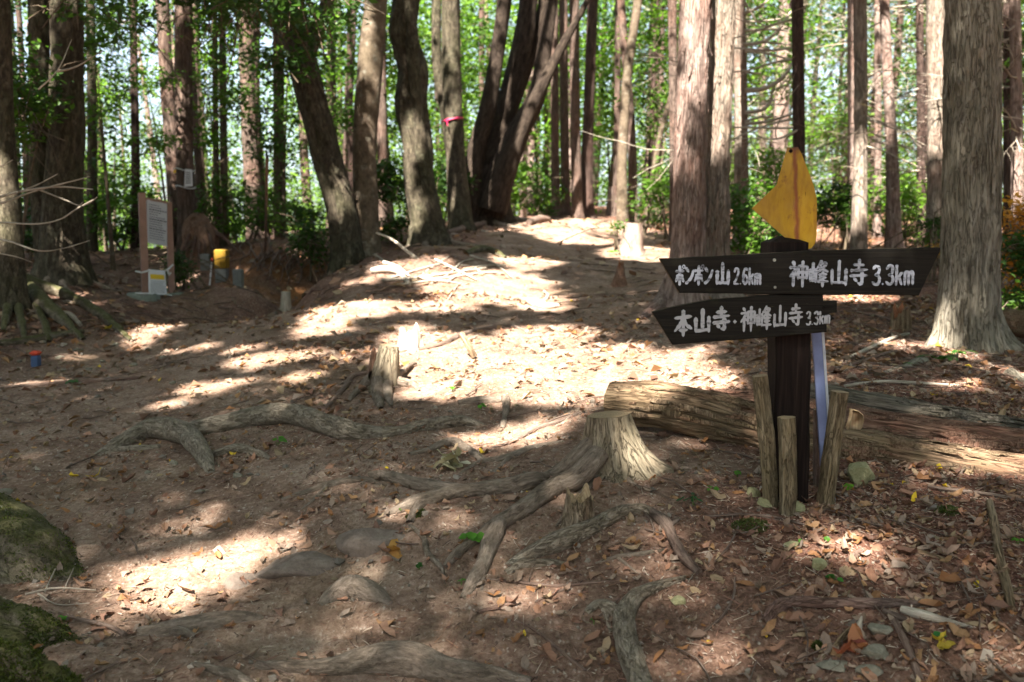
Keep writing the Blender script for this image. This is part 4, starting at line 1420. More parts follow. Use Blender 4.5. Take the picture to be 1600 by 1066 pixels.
def dead_twigs():
    """bare lower twigs of the cedars on the right"""
    r = np.random.default_rng(71)
    tv = np.array([[0, -.5, 0], [.5, -.4, .06], [1, 0, -.03], [.5, .4, .06], [0, .5, 0]], float)
    tf = [np.array([[0, 1, 3, 4]]), np.array([[1, 2, 3]])]
    for t_ in TREES:
        root, x, y, c = t_
        if c > 50 or y < 10.5 or y > 40 or x < .17 * y or root.name.startswith('shade'):
            continue
        n = 150 if y < 20 else 90
        z0 = h1(x, y)
        hz = r.uniform(1.0, 7.5, n)
        a = r.uniform(0, 2 * PI, n)
        d = r.uniform(0, 1.3, n) * (.4 + .1 * hz)
        T = np.stack([x + np.cos(a) * d, y + np.sin(a) * d, z0 + hz], -1)
        xx = np.stack([np.cos(a + r.normal(0, .7, n)), np.sin(a + r.normal(0, .7, n)), r.normal(0, .35, n)], -1)
        xx /= np.linalg.norm(xx, axis=1)[:, None]
        up = r.normal(size=(n, 3)); up -= xx * (up * xx).sum(1)[:, None]; up /= np.linalg.norm(up, axis=1)[:, None]
        Rm = np.stack([xx, np.cross(up, xx), up], -1)
        L = r.uniform(.25, 1.0, n)
        S = np.stack([L, r.uniform(.006, .013, n), L * .6], -1)
        obj('dead_twigs', [instance_geom(tv, tf, Rm, T, S, np.array([[.27, .205, .16]]) * r.uniform(.6, 1.3, (n, 1)))], M['dry'], root, smooth=False, kind='stuff')
dead_twigs()

def shrub(label, px, py, D, wpx, hpx, n, size=.075, col=(.06, .12, .02), per=14, rad=.16, name='shrub', cat='shrub', group='shrubs in the wood', stem=True, high=None, gaps=.0, seed=0, hue2=None, depth=None, hang=False):
    """leafy bush or low leafy branches of a sapling; (px, py) is the foot, wpx x hpx its size seen from the trail"""
    r = np.random.default_rng(int(px * 3 + py + seed))
    c = at(px, py, D)
    x, y = c[0], D
    z0 = h1(x, y)
    W, Hh = wpx * D / FPX, hpx * D / FPX
    lo = high if high is not None else 0.0
    lo_m = lo * D / FPX
    root = thing(name, label, cat, (x, y, z0), group)
    top = at(px, py - hpx, D)[2]
    bot = at(px, py - lo, D)[2] if high is not None else z0 + .05
    dd = depth or min(W * .5, 1.6)
    C = r.normal(size=(n, 3))
    C /= np.linalg.norm(C, axis=1)[:, None]
    C *= r.uniform(.15, 1, (n, 1)) ** .5
    C = C * np.array([W / 2, dd, (top - bot) / 2]) + np.array([x, y, (top + bot) / 2])
    k = fbm(C * np.array([2.2, 2.2, 3.2]) + seed, 2) > -.15 + gaps
    C = C[k]
    C = C[C[:, 2] > H(C[:, 0], C[:, 1], False) + .03]
    a = np.array(col)
    b = np.array(hue2 if hue2 is not None else a * 1.7)
    mixv = np.clip(.5 + 1.6 * fbm(C * 1.3 + 3, 2), 0, 1)[:, None]
    cc = a + (b - a) * mixv
    g = leaf_sprays(C, rad, per, size, r, .35, .5, colr=cc)
    obj('foliage', [g], M['leaf'], root, smooth=False)
    if stem:
        ns = max(2, min(7, int(W * 2)))
        gs = []
        for k in range(ns):
            a0 = C[r.integers(0, len(C))]
            base = np.array([x + r.normal() * W * .06, y + r.normal() * .08, z0 - .05])
            if hang:                   # a bough let down from a limb above
                base = np.array([a0[0] + r.normal() * .3, a0[1] + r.uniform(0, .5), top + 1.2])
            mid = (base * .5 + a0 * .5) + np.array([0, 0, .12 * Hh])
            gs.append(tube([base, mid, a0], [.014 + .006 * Hh, .010, .004], 6, .2, None, cap=(False, False), seed=k))
        # twigs reaching the sprays
        tw = []
        for q in C[r.integers(0, len(C), min(len(C), 60))]:
            d = r.normal(size=3) * np.array([.25, .25, .2])
            tw += tube([q + d + np.array([0, 0, -.15]), q + d * .4, q], [.006, .004, .002], 4, .3, None, cap=(False, False))
        for g_ in gs:
            obj('stem', g_, M['smooth'], root)
        obj('twigs', tw, M['smooth'], root, kind='stuff')
    return root

S_ = shrub
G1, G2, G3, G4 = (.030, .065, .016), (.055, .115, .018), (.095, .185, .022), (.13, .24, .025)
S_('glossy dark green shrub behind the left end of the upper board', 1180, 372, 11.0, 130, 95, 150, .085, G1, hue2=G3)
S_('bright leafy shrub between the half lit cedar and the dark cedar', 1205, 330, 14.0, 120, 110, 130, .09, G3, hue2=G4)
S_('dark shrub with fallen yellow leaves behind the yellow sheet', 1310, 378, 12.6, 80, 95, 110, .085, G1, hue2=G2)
S_('orange-leaved maple bush right of the huge cedar', 1600, 400, 8.2, 90, 100, 150, .06, (.48, .17, .022), hue2=(.62, .30, .05))
S_('dark green bush below the orange-leaved maple', 1600, 470, 7.6, 80, 110, 130, .07, G1, hue2=G2)
S_('light green bush left of the thin dark cedar', 1412, 372, 13.5, 46, 90, 60, .085, G3, hue2=G4)
S_('low green bush at the foot of the sunlit cedar', 1470, 400, 10.8, 60, 40, 40, .07, G2, hue2=G3)
S_('low orange and green seedling beside the huge cedar', 1478, 392, 9.5, 44, 26, 26, .05, (.42, .19, .03), hue2=(.5, .3, .08), stem=False)
S_('leafy bush left of the thick pair of cedars', 1040, 338, 15.0, 70, 110, 100, .10, G2, hue2=G4)
S_('dim bush behind the sawn stump near the trail end', 1020, 352, 17.0, 90, 60, 70, .10, G1, hue2=G3)
S_('small-leaved seedling left of the pale sawn stump', 965, 380, 12.6, 18, 34, 14, .06, G2, hue2=G3, rad=.08)
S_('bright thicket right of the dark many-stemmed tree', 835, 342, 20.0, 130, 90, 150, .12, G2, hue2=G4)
S_('dark holly-like bush at the end of the trail', 855, 340, 18.0, 60, 60, 60, .10, G1, hue2=G2)
S_('dark bush between smooth trunk and gnarled trunk', 612, 395, 13.6, 70, 150, 150, .09, G1, hue2=G2)
S_('bush behind the gnarled trunk and the pink tape', 690, 365, 15.6, 90, 120, 140, .10, G1, hue2=G3)
S_('low dark bush on the gully edge left of the leaning stems', 488, 405, 12.8, 60, 60, 80, .075, G1, hue2=G2)
S_('leafy bush with bright tips right of the gully trees', 460, 372, 15.5, 110, 60, 90, .09, G1, hue2=G3)
S_('airy sapling beside the cedar with the tied paper', 350, 400, 13.4, 80, 130, 120, .075, G2, hue2=G3, gaps=.08)
S_('thin-leaved sapling beyond the two thin dark stems', 395, 390, 14.2, 90, 110, 90, .08, G2, hue2=G4, gaps=.08)
S_('small bush at the right foot of the notice board', 278, 455, 10.9, 34, 66, 60, .05, G1, hue2=G3, rad=.09)
S_('wide green thicket behind the notice board', 185, 402, 14.0, 150, 130, 230, .085, G2, hue2=G4)
S_('thicket at the foot of the massive double trunk', 60, 412, 12.0, 150, 120, 200, .08, G1, hue2=G3)
S_('bright thicket far behind the slender grey trunk', 170, 360, 19.0, 160, 90, 160, .11, G3, hue2=G4)
S_('sunlit thicket beyond the gully on the left', 420, 345, 20.0, 190, 70, 170, .11, G3, hue2=G4)
# saplings whose leafy branches hang in the upper part of the view
K = dict(name='sapling', cat='young tree', group='leafy saplings between the trunks')
S_('young tree hanging dark leaves over the left edge', 30, 420, 9.4, 150, 420, 240, .085, G1, hue2=G3, high=170, gaps=.10, rad=.13, **K)
S_('young tree with dark sprays between double trunk and notice board', 175, 400, 12.5, 150, 440, 300, .085, G1, hue2=G3, high=120, gaps=.10, rad=.15, **K)
S_('tall sapling with fresh leaves in front of the leaning cedar', 265, 395, 12.4, 60, 320, 90, .07, G2, hue2=G4, high=140, gaps=.12, rad=.12, **K)
S_('dark sapling spreading over the two thin stems', 345, 390, 13.4, 110, 460, 260, .085, G1, hue2=G3, high=130, gaps=.06, rad=.15, **K)
S_('leafy sapling between the bright cedar and the leaning stems', 430, 372, 14.6, 120, 400, 260, .09, G1, hue2=G3, high=60, gaps=.05, rad=.16, **K)
S_('dark bough of leaves in front of the fork of the leaning stems', 450, 410, 11.2, 150, 460, 190, .08, G1, hue2=G2, high=260, gaps=.05, rad=.14, hang=True, name='hanging_bough', cat='bough', group='leafy boughs')
S_('sapling filling the gap between leaning stems and smooth trunk', 530, 380, 16.0, 90, 420, 200, .10, G2, hue2=G3, high=90, gaps=.04, rad=.18, **K)
S_('sapling behind the gnarled fluted trunk', 630, 380, 16.5, 110, 400, 240, .10, G2, hue2=G4, high=120, gaps=.04, rad=.18, **K)
S_('yellow-green sapling left of the many-stemmed tree', 745, 345, 19.0, 110, 360, 260, .11, G2, hue2=G4, high=80, gaps=.03, rad=.2, **K)
S_('bright green sapling in the gap beyond the many-stemmed tree', 840, 340, 22.0, 120, 380, 260, .13, G3, hue2=G4, high=90, gaps=.03, rad=.25, **K)
S_('fresh green sapling behind the two straight trunks', 950, 338, 22.0, 120, 350, 260, .13, G3, hue2=G4, high=90, gaps=.03, rad=.25, **K)
S_('leafy sapling behind the leaning bare pole', 1025, 345, 18.0, 110, 380, 240, .11, G2, hue2=G4, high=110, gaps=.05, rad=.2, **K)
S_('airy sapling over the sheet of yellow metal', 1200, 360, 16.5, 140, 400, 200, .10, G2, hue2=G4, high=200, gaps=.10, rad=.2, **K)
S_('pale green sapling right of the sunlit-footed cedar', 1300, 372, 18.0, 110, 230, 110, .10, G3, hue2=G4, high=110, gaps=.10, rad=.18, **K)
S_('thin sapling with a flat green spray beside the huge cedar', 1460, 400, 9.8, 44, 60, 26, .05, G1, hue2=G2, high=44, gaps=0, rad=.07, **K)
S_('yellow-green sapling right of the huge cedar', 1590, 400, 13.0, 80, 420, 130, .09, G2, hue2=G4, high=180, gaps=.10, rad=.16, **K)
S_('dark leafy bough hanging in from the top over the slender trunks', 230, 395, 9.5, 300, 470, 190, .085, G1, hue2=G3, high=350, gaps=.06, rad=.13, hang=True, name='hanging_bough', cat='bough', group='leafy boughs')
S_('dark leafy bough hanging over the forked leaning stems', 440, 410, 9.0, 260, 480, 150, .08, G1, hue2=G2, high=350, gaps=.04, rad=.13, hang=True, name='hanging_bough', cat='bough', group='leafy boughs')
S_('shady sapling filling the gap left of the massive double trunk', 10, 430, 10.8, 150, 400, 170, .08, G1, hue2=G2, high=120, gaps=.0, rad=.15, **K)
S_('dense sapling behind the slender grey trunk', 160, 385, 15.5, 130, 400, 220, .09, G1, hue2=G4, high=60, gaps=.06, rad=.18, **K)
S_('dense sapling left of the two thin dark stems', 320, 380, 16.5, 150, 330, 220, .09, G1, hue2=G4, high=40, gaps=.06, rad=.18, **K)
S_('yellow-green undergrowth beyond the wavy pinkish cedar', 1400, 372, 17.0, 260, 110, 180, .11, G3, hue2=G4, rad=.22)

# ------------------------------------------------------------------ roots, stumps, logs
def gl(pix, wpx, lift=.35, lifts=None):
    P, R = [], []
    wpx = wpx if isinstance(wpx, (list, tuple)) else [wpx] * len(pix)
    for k, (q_, w) in enumerate(zip(pix, wpx)):
        if len(q_) == 3:                 # a point of known distance, off the ground
            P.append(at(*q_)); R.append(w * .5 * q_[2] / FPX)
            continue
        a, b = q_
        g = G(a, b)
        r = w * .5 * g[1] / FPX
        g = g.copy()
        g[2] += r * (lifts[k] if lifts else lift)
        P.append(g); R.append(r)
    return np.array(P), np.array(R)

def knobbly(r, seed, amt=.32):
    def d(S, TH, RR, bark):
        q = bark / max(r, .004)
        return r * (amt * fbm(q * np.array([.5, .5, .22]) + seed, 3) + .06 * fbm(q * np.array([2.2, 2.2, .35]) + seed, 2)) + RR * .18 * np.maximum(0, vnoise(bark * np.array([3, 3, 5.0]) + seed * 2))
    return d

def root_geo(pix, wpx, seed, lift=.35, lifts=None, amt=.32, seg=22, flat=1.0, cap=(False, False)):
    P, R = gl(pix, wpx, lift, lifts)
    rm = float(np.mean(R))
    return P, tube(P, R, seg, max(rm * .45, .008), knobbly(rm, seed, amt), flat=flat, cap=cap, seed=seed)

def root_thing(label, lines, mat='root', name='exposed_root', cat='root', group='roots across the trail', seed=0, **kw):
    """lines: list of (pixels, widths[, lifts]); the first is the body, forks are parts"""
    P, g = root_geo(lines[0][0], lines[0][1], seed, lifts=lines[0][2] if len(lines[0]) > 2 else None, **kw)
    root = thing(name, label, cat, (P[0][0], P[0][1], h1(P[0][0], P[0][1])), group)
    obj('main_root' if cat == 'root' else 'main_stem', g, M[mat], root)
    for k, ln in enumerate(lines[1:]):
        P2, g2 = root_geo(ln[0], ln[1], seed + 3 + k, lifts=ln[2] if len(ln) > 2 else None, **kw)
        obj('side_root' if cat == 'root' else 'side_stem', g2, M[mat], root)
    return root

def stump(label, base, top, wbase, wtop, mat='stump', cut='cut', D=None, roots=(), flare=.25, jag=0.0, seed=1, seg=64, lobes=5, name='tree_stump', tilt=(0, 0), group='stumps', amp=.06, step=None, butt=None, rootmat='root'):
    if D is None:
        D = G(*base)[1]
    b = at(base[0], base[1], D)
    b[2] = h1(b[0], D) - .04
    t = at(top[0], top[1], D)
    rb, rt = wbase * .5 * D / FPX, wtop * .5 * D / FPX
    root = thing(name, label, 'stump', (b[0], b[1], b[2] + .04), group)
    hgt = t[2] - b[2]
    P = [b, b + (t - b) * .25, b + (t - b) * .6, t]
    R = [rb * (1 + flare), rb * .95, (rb * .4 + rt * .6), rt]
    def d(S, TH, RR, bark):
        q = bark / max(rt, .02)
        o = rt * (amp * (1.2 * fbm(q * np.array([2.2, 2.2, .3]) + seed, 3, .6) + .7 * (1 - 2 * np.abs(fbm(q * np.array([2.4, 2.4, .2]) + 9 + seed, 2)))))
        if butt:
            return o + bumps(TH, S - .02, butt)
        w = np.clip(1 - S / hgt, 0, 1) ** 1.6
        return o + rb * .22 * w * (.6 * np.cos(lobes * TH + seed) + .4 * np.cos((lobes + 3) * TH + 2 * seed))
    st = step or max(.006, hgt / 40)
    gs = tube(P, R, seg, st, d, cap=(False, True), seed=seed)
    body, capg = gs[0], gs[1]
    if jag:
        V = body[0]
        n = len(V) // seg
        prof = fbm(np.stack([np.cos(np.linspace(0, 2 * np.pi, seg, endpoint=False)) * 2.2, np.sin(np.linspace(0, 2 * np.pi, seg, endpoint=False)) * 2.2, np.full(seg, seed * 1.0)], -1), 3)
        f = np.clip((np.repeat(np.arange(n), seg) / (n - 1) - .45) / .55, 0, 1) ** 1.5
        V[:, 2] += f * np.tile(prof, n) * jag
        ring = V[-seg:]
        W = capg[0]
        W[:seg] = ring
        c = ring.mean(0)
        W[seg:2 * seg] = c + (ring - c) * .65 - np.array([0, 0, jag * .35])
        W[2 * seg:3 * seg] = c + (ring - c) * .25 - np.array([0, 0, jag * .6])
        W[3 * seg] = c - np.array([0, 0, jag * .5])
    obj('trunk_foot', [body], M[mat], root)
    W = capg[0]
    W[:, 2] += tilt[0] * (W[:, 0] - W[:, 0].mean()) + .001
    obj('cut_face', [capg], M[cut], root, smooth=False)
    for k, rl in enumerate(roots):
        pix, w = rl[0], rl[1]
        lifts = rl[2] if len(rl) > 2 else None
        P, R = gl(pix, w, .35, lifts)
        if len(rl) > 3:
            P[0] = at(pix[0][0], pix[0][1], D + rl[3])
        rm = float(np.mean(R))
        obj('root', tube(P, R, 22, max(.008, rm * .4), knobbly(rm, seed + k * 2.7), cap=(False, False), seed=seed + k), M[rl[4] if len(rl) > 4 else rootmat], root)
    return root

# the sawn stump in the middle with its long roots
stump('grey-brown sawn stump with long roots reaching down the slope, left end of the log', (957, 728), (950, 648), 78, 55, roots=[
    ([(926, 694, 3.75), (908, 714, 3.73), (886, 736, 3.74), (858, 752, 3.76), (830, 761), (800, 766), (742, 772), (700, 778), (655, 790), (618, 800), (590, 806)], [34, 38, 35, 32, 30, 27, 25, 23, 21, 14, 8], [1, 1, 1, 1, .7, .6, .6, .6, .6, .3, -.5]),
    ([(662, 786), (650, 800), (640, 818)], [20, 17, 12], [.5, .4, .0]),
    ([(742, 772), (690, 768), (640, 760), (600, 748), (578, 742)], [22, 22, 22, 19, 12], [.3, .5, .6, .6, .1]),
    ([(936, 708, 3.68), (918, 730, 3.63), (896, 750, 3.60), (868, 770), (824, 800), (785, 822), (752, 842), (722, 862), (694, 888)], [34, 36, 33, 31, 29, 25, 20, 17, 10], [1, 1, 1, .7, .7, .6, .5, .5, 0]),
    ([(780, 824), (764, 862), (752, 892), (738, 916), (722, 936)], [26, 26, 22, 20, 12], [.6, .6, .5, .4, -.2]),
    ([(757, 880), (755, 905), (752, 925)], [9, 8, 5], [.5, .4, 0]),
    ([(940, 712, 3.66), (936, 736), (930, 752), (918, 764), (900, 778)], [20, 15, 11, 9, 5], [1, .5, .4, .3, 0]),
    ([(958, 716, 3.68), (970, 740), (986, 754), (1002, 764)], [18, 13, 9, 5], [1, .4, .3, 0]),
], flare=.1, seed=3, seg=140, lobes=6, amp=.11, step=.005, butt=[(PI * 1.02, .10, .10, 10), (PI * 1.3, .05, .12, 16), (PI * 1.52, .05, .10, 20), (PI * 1.75, .09, .09, 14), (PI * 1.97, .13, .10, 14), (PI * .4, .1, .1, 8)])
root_thing('grey curving root along the right of the long stump roots', [([(792, 884), (830, 868), (868, 858), (905, 842), (940, 822), (975, 806), (1005, 800), (1022, 806)], [12, 26, 32, 30, 24, 22, 18, 14], [-.4, .3, .6, .6, .6, .6, .5, .2]),
            ([(790, 896), (815, 886), (850, 882), (886, 880)], [12, 16, 14, 6], [0, .4, .4, -.2])], seed=6, mat='root_pale')
root_thing('dark crooked branch end pointing down right beside the grey root', [([(1018, 804), (1040, 826), (1052, 850), (1066, 874), (1092, 898)], [15, 20, 17, 18, 13], [.6, .8, .8, .7, .5]), ([(1040, 826), (1054, 818), (1062, 812)], [10, 9, 5], [.6, .8, .8])],
           mat='stick', name='crooked_branch', cat='branch', group='fallen branches', seed=8, cap=(True, True))
root_thing('thick smooth root curling down to the bottom edge', [([(1082, 902), (1050, 912), (1015, 926), (990, 946), (976, 975), (978, 1010), (988, 1045), (1004, 1090), (1030, 1150)], [10, 14, 20, 30, 36, 35, 38, 40, 40], [.2, .4, .5, .7, .7, .7, .7, .6, .2]),
            ([(916, 958), (935, 948), (958, 958), (972, 972)], [10, 18, 22, 20], [-.2, .4, .5, .4]), ([(945, 955), (950, 972), (955, 988)], [12, 9, 5], [.4, .3, 0])], seed=9, mat='root_pale')
root_thing('long reddish root bridging a hollow at the lower right', [([(1196, 972), (1212, 958), (1236, 950), (1290, 951), (1350, 950), (1410, 947), (1478, 948)], [14, 20, 19, 17, 17, 13, 6], [-.2, .7, 1.1, 1.2, 1.0, .8, .2])], mat='root_pink', seed=10)
root_thing('pale mottled root crossing the left of the trail', [([(255, 682), (300, 680), (350, 672), (400, 664), (450, 662), (500, 674), (550, 684), (605, 680), (660, 672), (720, 664), (760, 664)], [14, 26, 29, 31, 34, 33, 28, 22, 22, 22, 10], [-.6, .6, .75, .85, 1.0, .9, .7, .2, .4, .5, -.8]),
            ([(150, 712), (190, 698), (230, 684), (262, 686), (290, 696), (312, 712), (330, 738)], [14, 24, 31, 33, 33, 29, 16], [-.8, .5, .8, 1.05, 1.05, .8, -.9]),
            ([(305, 708), (335, 712), (370, 706), (400, 710), (424, 718)], [12, 14, 18, 14, 6], [.2, .4, .5, .4, 0]),
            ([(160, 706), (210, 704), (250, 700)], [8, 10, 8], [.3, .5, .4])], seed=12, mat='root_pale')
root_thing('short forked grey root above the long stump roots', [([(716, 632), (752, 630), (784, 628)], [10, 14, 12], [.5, .7, .7]), ([(790, 628), (790, 648), (784, 672)], [13, 11, 8], [.7, .5, .1])], seed=13)
root_thing('low root with a hooked end below the forked grey root', [([(640, 712), (672, 704), (706, 696), (728, 704), (758, 722)], [8, 10, 17, 14, 10], [.2, .4, .6, .6, 0])], seed=14)
root_thing('thin root running off the sawn stump towards the sunny trail', [([(905, 648), (870, 662), (838, 672), (800, 692), (770, 700)], [6, 7, 8, 7, 4], [.6, .6, .6, .4, 0])], mat='stick', seed=15)
root_thing('broad worn root lump along the bottom edge, left of the curling root', [([(400, 1040), (450, 1046), (520, 1048), (580, 1042), (640, 1044), (700, 1056), (770, 1060), (830, 1068)], [16, 24, 34, 48, 60, 44, 36, 18], [0, .3, .3, .4, .45, .3, .2, 0]),
            ([(300, 1040), (340, 1052), (372, 1062), (400, 1080)], [8, 14, 16, 14], [.5, .6, .6, .5])], seed=16, amt=.4)
root_thing('worn knobbly root hump in the middle of the lower trail', [([(500, 946), (520, 934), (548, 926), (580, 930), (612, 944)], [14, 30, 40, 34, 12], [-.3, .2, .3, .2, -.4])], seed=17, amt=.35)
root_thing('flattened root under dust near the bottom left of the trail', [([(215, 990), (270, 986), (330, 976), (380, 968), (412, 966)], [20, 34, 36, 26, 10], [-.2, .1, .2, .1, -.4]), ([(262, 990), (285, 994), (305, 996)], [12, 16, 9], [.8, .9, .5])], seed=18, amt=.3)
root_thing('thin root left of the small upright stump', [([(500, 650), (520, 628), (540, 606), (552, 590), (580, 584), (600, 580)], [5, 8, 9, 9, 8, 6], .5 and [.5] * 6)], mat='stick', seed=19)
root_thing('dead root crossing the middle of the trail below the stick pile', [([(585, 556), (650, 548), (690, 540), (720, 526), (760, 516), (800, 512), (830, 522)], [4, 6, 8, 9, 8, 7, 3], [.5] * 7)], mat='stick', seed=20)
root_thing('weathered knotty root chunk at the edge of the sunny patch', [([(820, 470), (838, 478), (856, 482), (872, 480)], [8, 14, 12, 8], [.5] * 4), ([(846, 478), (856, 466), (850, 458)], [6, 5, 3], [.8, 1.5, 2])], mat='dead', seed=21)
root_thing('mossy root bulge in front of the gnarled trunk', [([(728, 398), (748, 394), (770, 396), (790, 404)], [8, 13, 12, 6], [.3, .6, .5, .2])], mat='mossy', seed=22)

root_thing('thin forked root half buried between the hooked root and the long stump roots', [([(440, 780), (480, 770), (530, 756), (575, 752), (600, 760)], [5, 9, 11, 10, 4], [-.4, .4, .5, .4, -.6]), ([(510, 762), (494, 778), (470, 796)], [7, 6, 3], [.4, .3, -.6])], seed=23)
root_thing('thin sinuous root running down the middle of the lower trail', [([(640, 820), (662, 842), (668, 866), (690, 890), (696, 914)], [5, 9, 9, 8, 3], [-.4, .4, .5, .4, -.6])], seed=24)
root_thing('fine roots half buried right of the grey curving root', [([(930, 880), (965, 872), (1000, 868), (1040, 858)], [4, 8, 8, 4], [-.4, .5, .5, -.5]), ([(965, 872), (985, 888), (1004, 900)], [6, 5, 3], [.4, .3, -.6])], seed=25)
root_thing('low pair of roots fanning out left of the sawn stump', [([(880, 690), (830, 702), (790, 718), (750, 724), (715, 742)], [6, 10, 11, 9, 3], [-.3, .4, .5, .4, -.6]), ([(800, 714), (775, 736), (752, 748)], [8, 7, 3], [.4, .4, -.5])], seed=26)

# other stumps
stump('small grey upright stump with splayed roots beside the sunny patch', (598, 606), (608, 540), 52, 30, mat='stump', cut='cut', seed=5, roots=[
    ([(585, 590), (566, 608), (552, 620), (545, 628)], [22, 14, 10, 5], [1, .6, .4, 0], -.05), ([(592, 598), (590, 622), (596, 640)], [26, 18, 8], [1, .4, 0], -.05), ([(604, 600), (606, 622), (612, 636)], [20, 14, 6], [1, .4, 0], -.06),
    ([(622, 596), (645, 604), (655, 612)], [16, 12, 5], [.9, .5, 0], .0), ([(620, 588), (640, 578), (650, 572)], [10, 8, 4], [1.5, 1.8, 2.2], .05)], flare=.1)
stump('pale sunlit broken stump behind the small grey stump', (640, 545), (642, 516), 44, 32, mat='dead', cut='cut_pale', jag=.10, seed=7, amp=.12)
stump('orange-brown splintered stump piece left of the small grey stump', (578, 586), (584, 548), 12, 7, mat='log_red', cut='cut_red', jag=.05, seed=8, seg=20, flare=.3)
stump('low rotten brown stump below the big sawn stump', (905, 818), (906, 772), 56, 42, mat='stump', cut='cut', jag=.05, seed=9, roots=[([(892, 800), (878, 816), (868, 824)], [18, 12, 5], [.8, .3, 0], 0)])
stump('pale sawn stump near the far end of the trail', (986, 396), (990, 349), 40, 27, mat='pale_stump', cut='cut_pale', seed=11, flare=.3, seg=48)
stump('small jagged brown stump in the middle distance', (967, 446), (970, 413), 24, 9, mat='log_red', cut='cut_red', jag=.12, seed=12, seg=30)
stump('small grey stub of a sapling on the left slope', (446, 488), (447, 456), 18, 14, mat='dead', cut='cut_pale', seed=13, seg=30, roots=[([(440, 484), (430, 492), (422, 500)], [10, 7, 4], [.8, .5, .2], 0)])
stump('low rotten orange stump right of the signpost, in front of the huge cedar', (1407, 515), (1408, 484), 34, 26, mat='log', cut='cut_red', jag=.10, seed=14, seg=40)
stump('small reddish stump standing at the end of the trail', (954, 322), (954, 292), 11, 9, D=20, mat='cedar_pink', cut='cut', seed=15, seg=20)
stump('little brown stub in the leaves beside the small stump field', (1375, 396), (1375, 385), 10, 8, mat='log', cut='cut', seed=16, seg=16) if False else None

# logs
def log(label, path, wpx, mat, seed, cuts=('cut', 'cut'), group='felled logs', seg=150, step=.016, amp=.017):
    P = np.array([at(*p) for p in path]); 
    R = np.array([w * .5 * p[2] / FPX for w, p in zip(wpx, path)])
    root = thing('felled_log', label, 'log', (P.mean(0)[0], P.mean(0)[1], (P.mean(0) - np.array([0, 0, R.mean()]))[2]), group)
    def d(S, TH, RR, bark):
        a = fbm(bark * np.array([26, 26, 3.6]) + seed, 3, .6)
        pl = np.clip(fbm(bark * np.array([16, 16, 3.0]) + 30 + seed, 3) * 4, -.8, .8)
        big = fbm(bark * np.array([4, 4, 1.2]) + seed + 70, 2)
        return amp * a + amp * .55 * pl + amp * 1.3 * big
    gs = tube(P, R, seg, step, d, cap=(True, True), seed=seed)
    strips_on(P, R, 170, M[mat], root, seed, (-2.0, 2.0), (.06, .30), (.005, .016), .016, .006)
    obj('log_body', gs[:1], M[mat], root)
    for g in gs[1:]:
        obj('cut_end', [g], M[cuts[0]], root, smooth=False)
    return root
LOGY = 4.28
log('near long felled log with peeling bark running behind the signpost', [(952, 628, 4.36), (1030, 637, 4.28), (1100, 649, 4.22), (1178, 667, 4.15), (1316, 699, 4.02), (1450, 725, 3.9), (1620, 759, 3.76)], [58, 68, 72, 70, 66, 70, 78], 'log', 1)
log('reddish felled log lying just behind the near log', [(1092, 634, 4.5), (1180, 637, 4.44), (1318, 661, 4.32), (1400, 675, 4.24), (1500, 690, 4.14), (1640, 708, 4.0)], [46, 50, 54, 56, 56, 56], 'log_red', 2)
log('thin grey felled log, farthest of the three beside the signpost', [(1255, 618, 4.62), (1350, 634, 4.52), (1450, 652, 4.42), (1640, 686, 4.25)], [34, 36, 38, 38], 'log_grey', 3)
log('short sunlit log lying behind the foot of the huge cedar', [(1562, 503, 6.7), (1600, 509, 6.6), (1680, 520, 6.4)], [40, 40, 40], 'log', 4, cuts=('cut_fresh',), seg=80, step=.04)
# sawn slice of wood leaning on the logs
def slice_of_wood():
    c = at(1337, 660, 4.02)
    root = thing('wood_slice', 'pale half-round slice of sawn wood stuck between the logs right of the signpost', 'wood piece', c - np.array([0, 0, .05]))
    n = 24
    out = []
    px = [(1322, 676), (1341, 676), (1347, 668), (1350, 657), (1348, 648), (1341, 642), (1331, 640), (1331, 648), (1328, 660)]
    poly = [(at(a, b, 3.98)[0], at(a, b, 3.98)[2]) for a, b in px]
    g = prism(poly, 3.975, 4.01, .002)
    V = g[0][0]
    g = [(V, g[0][1], {'bark': V * np.array([1, .2, 1]) + np.array([0, 0, .3])})]
    obj('slice', g, M['cut_fresh'], root)
slice_of_wood()

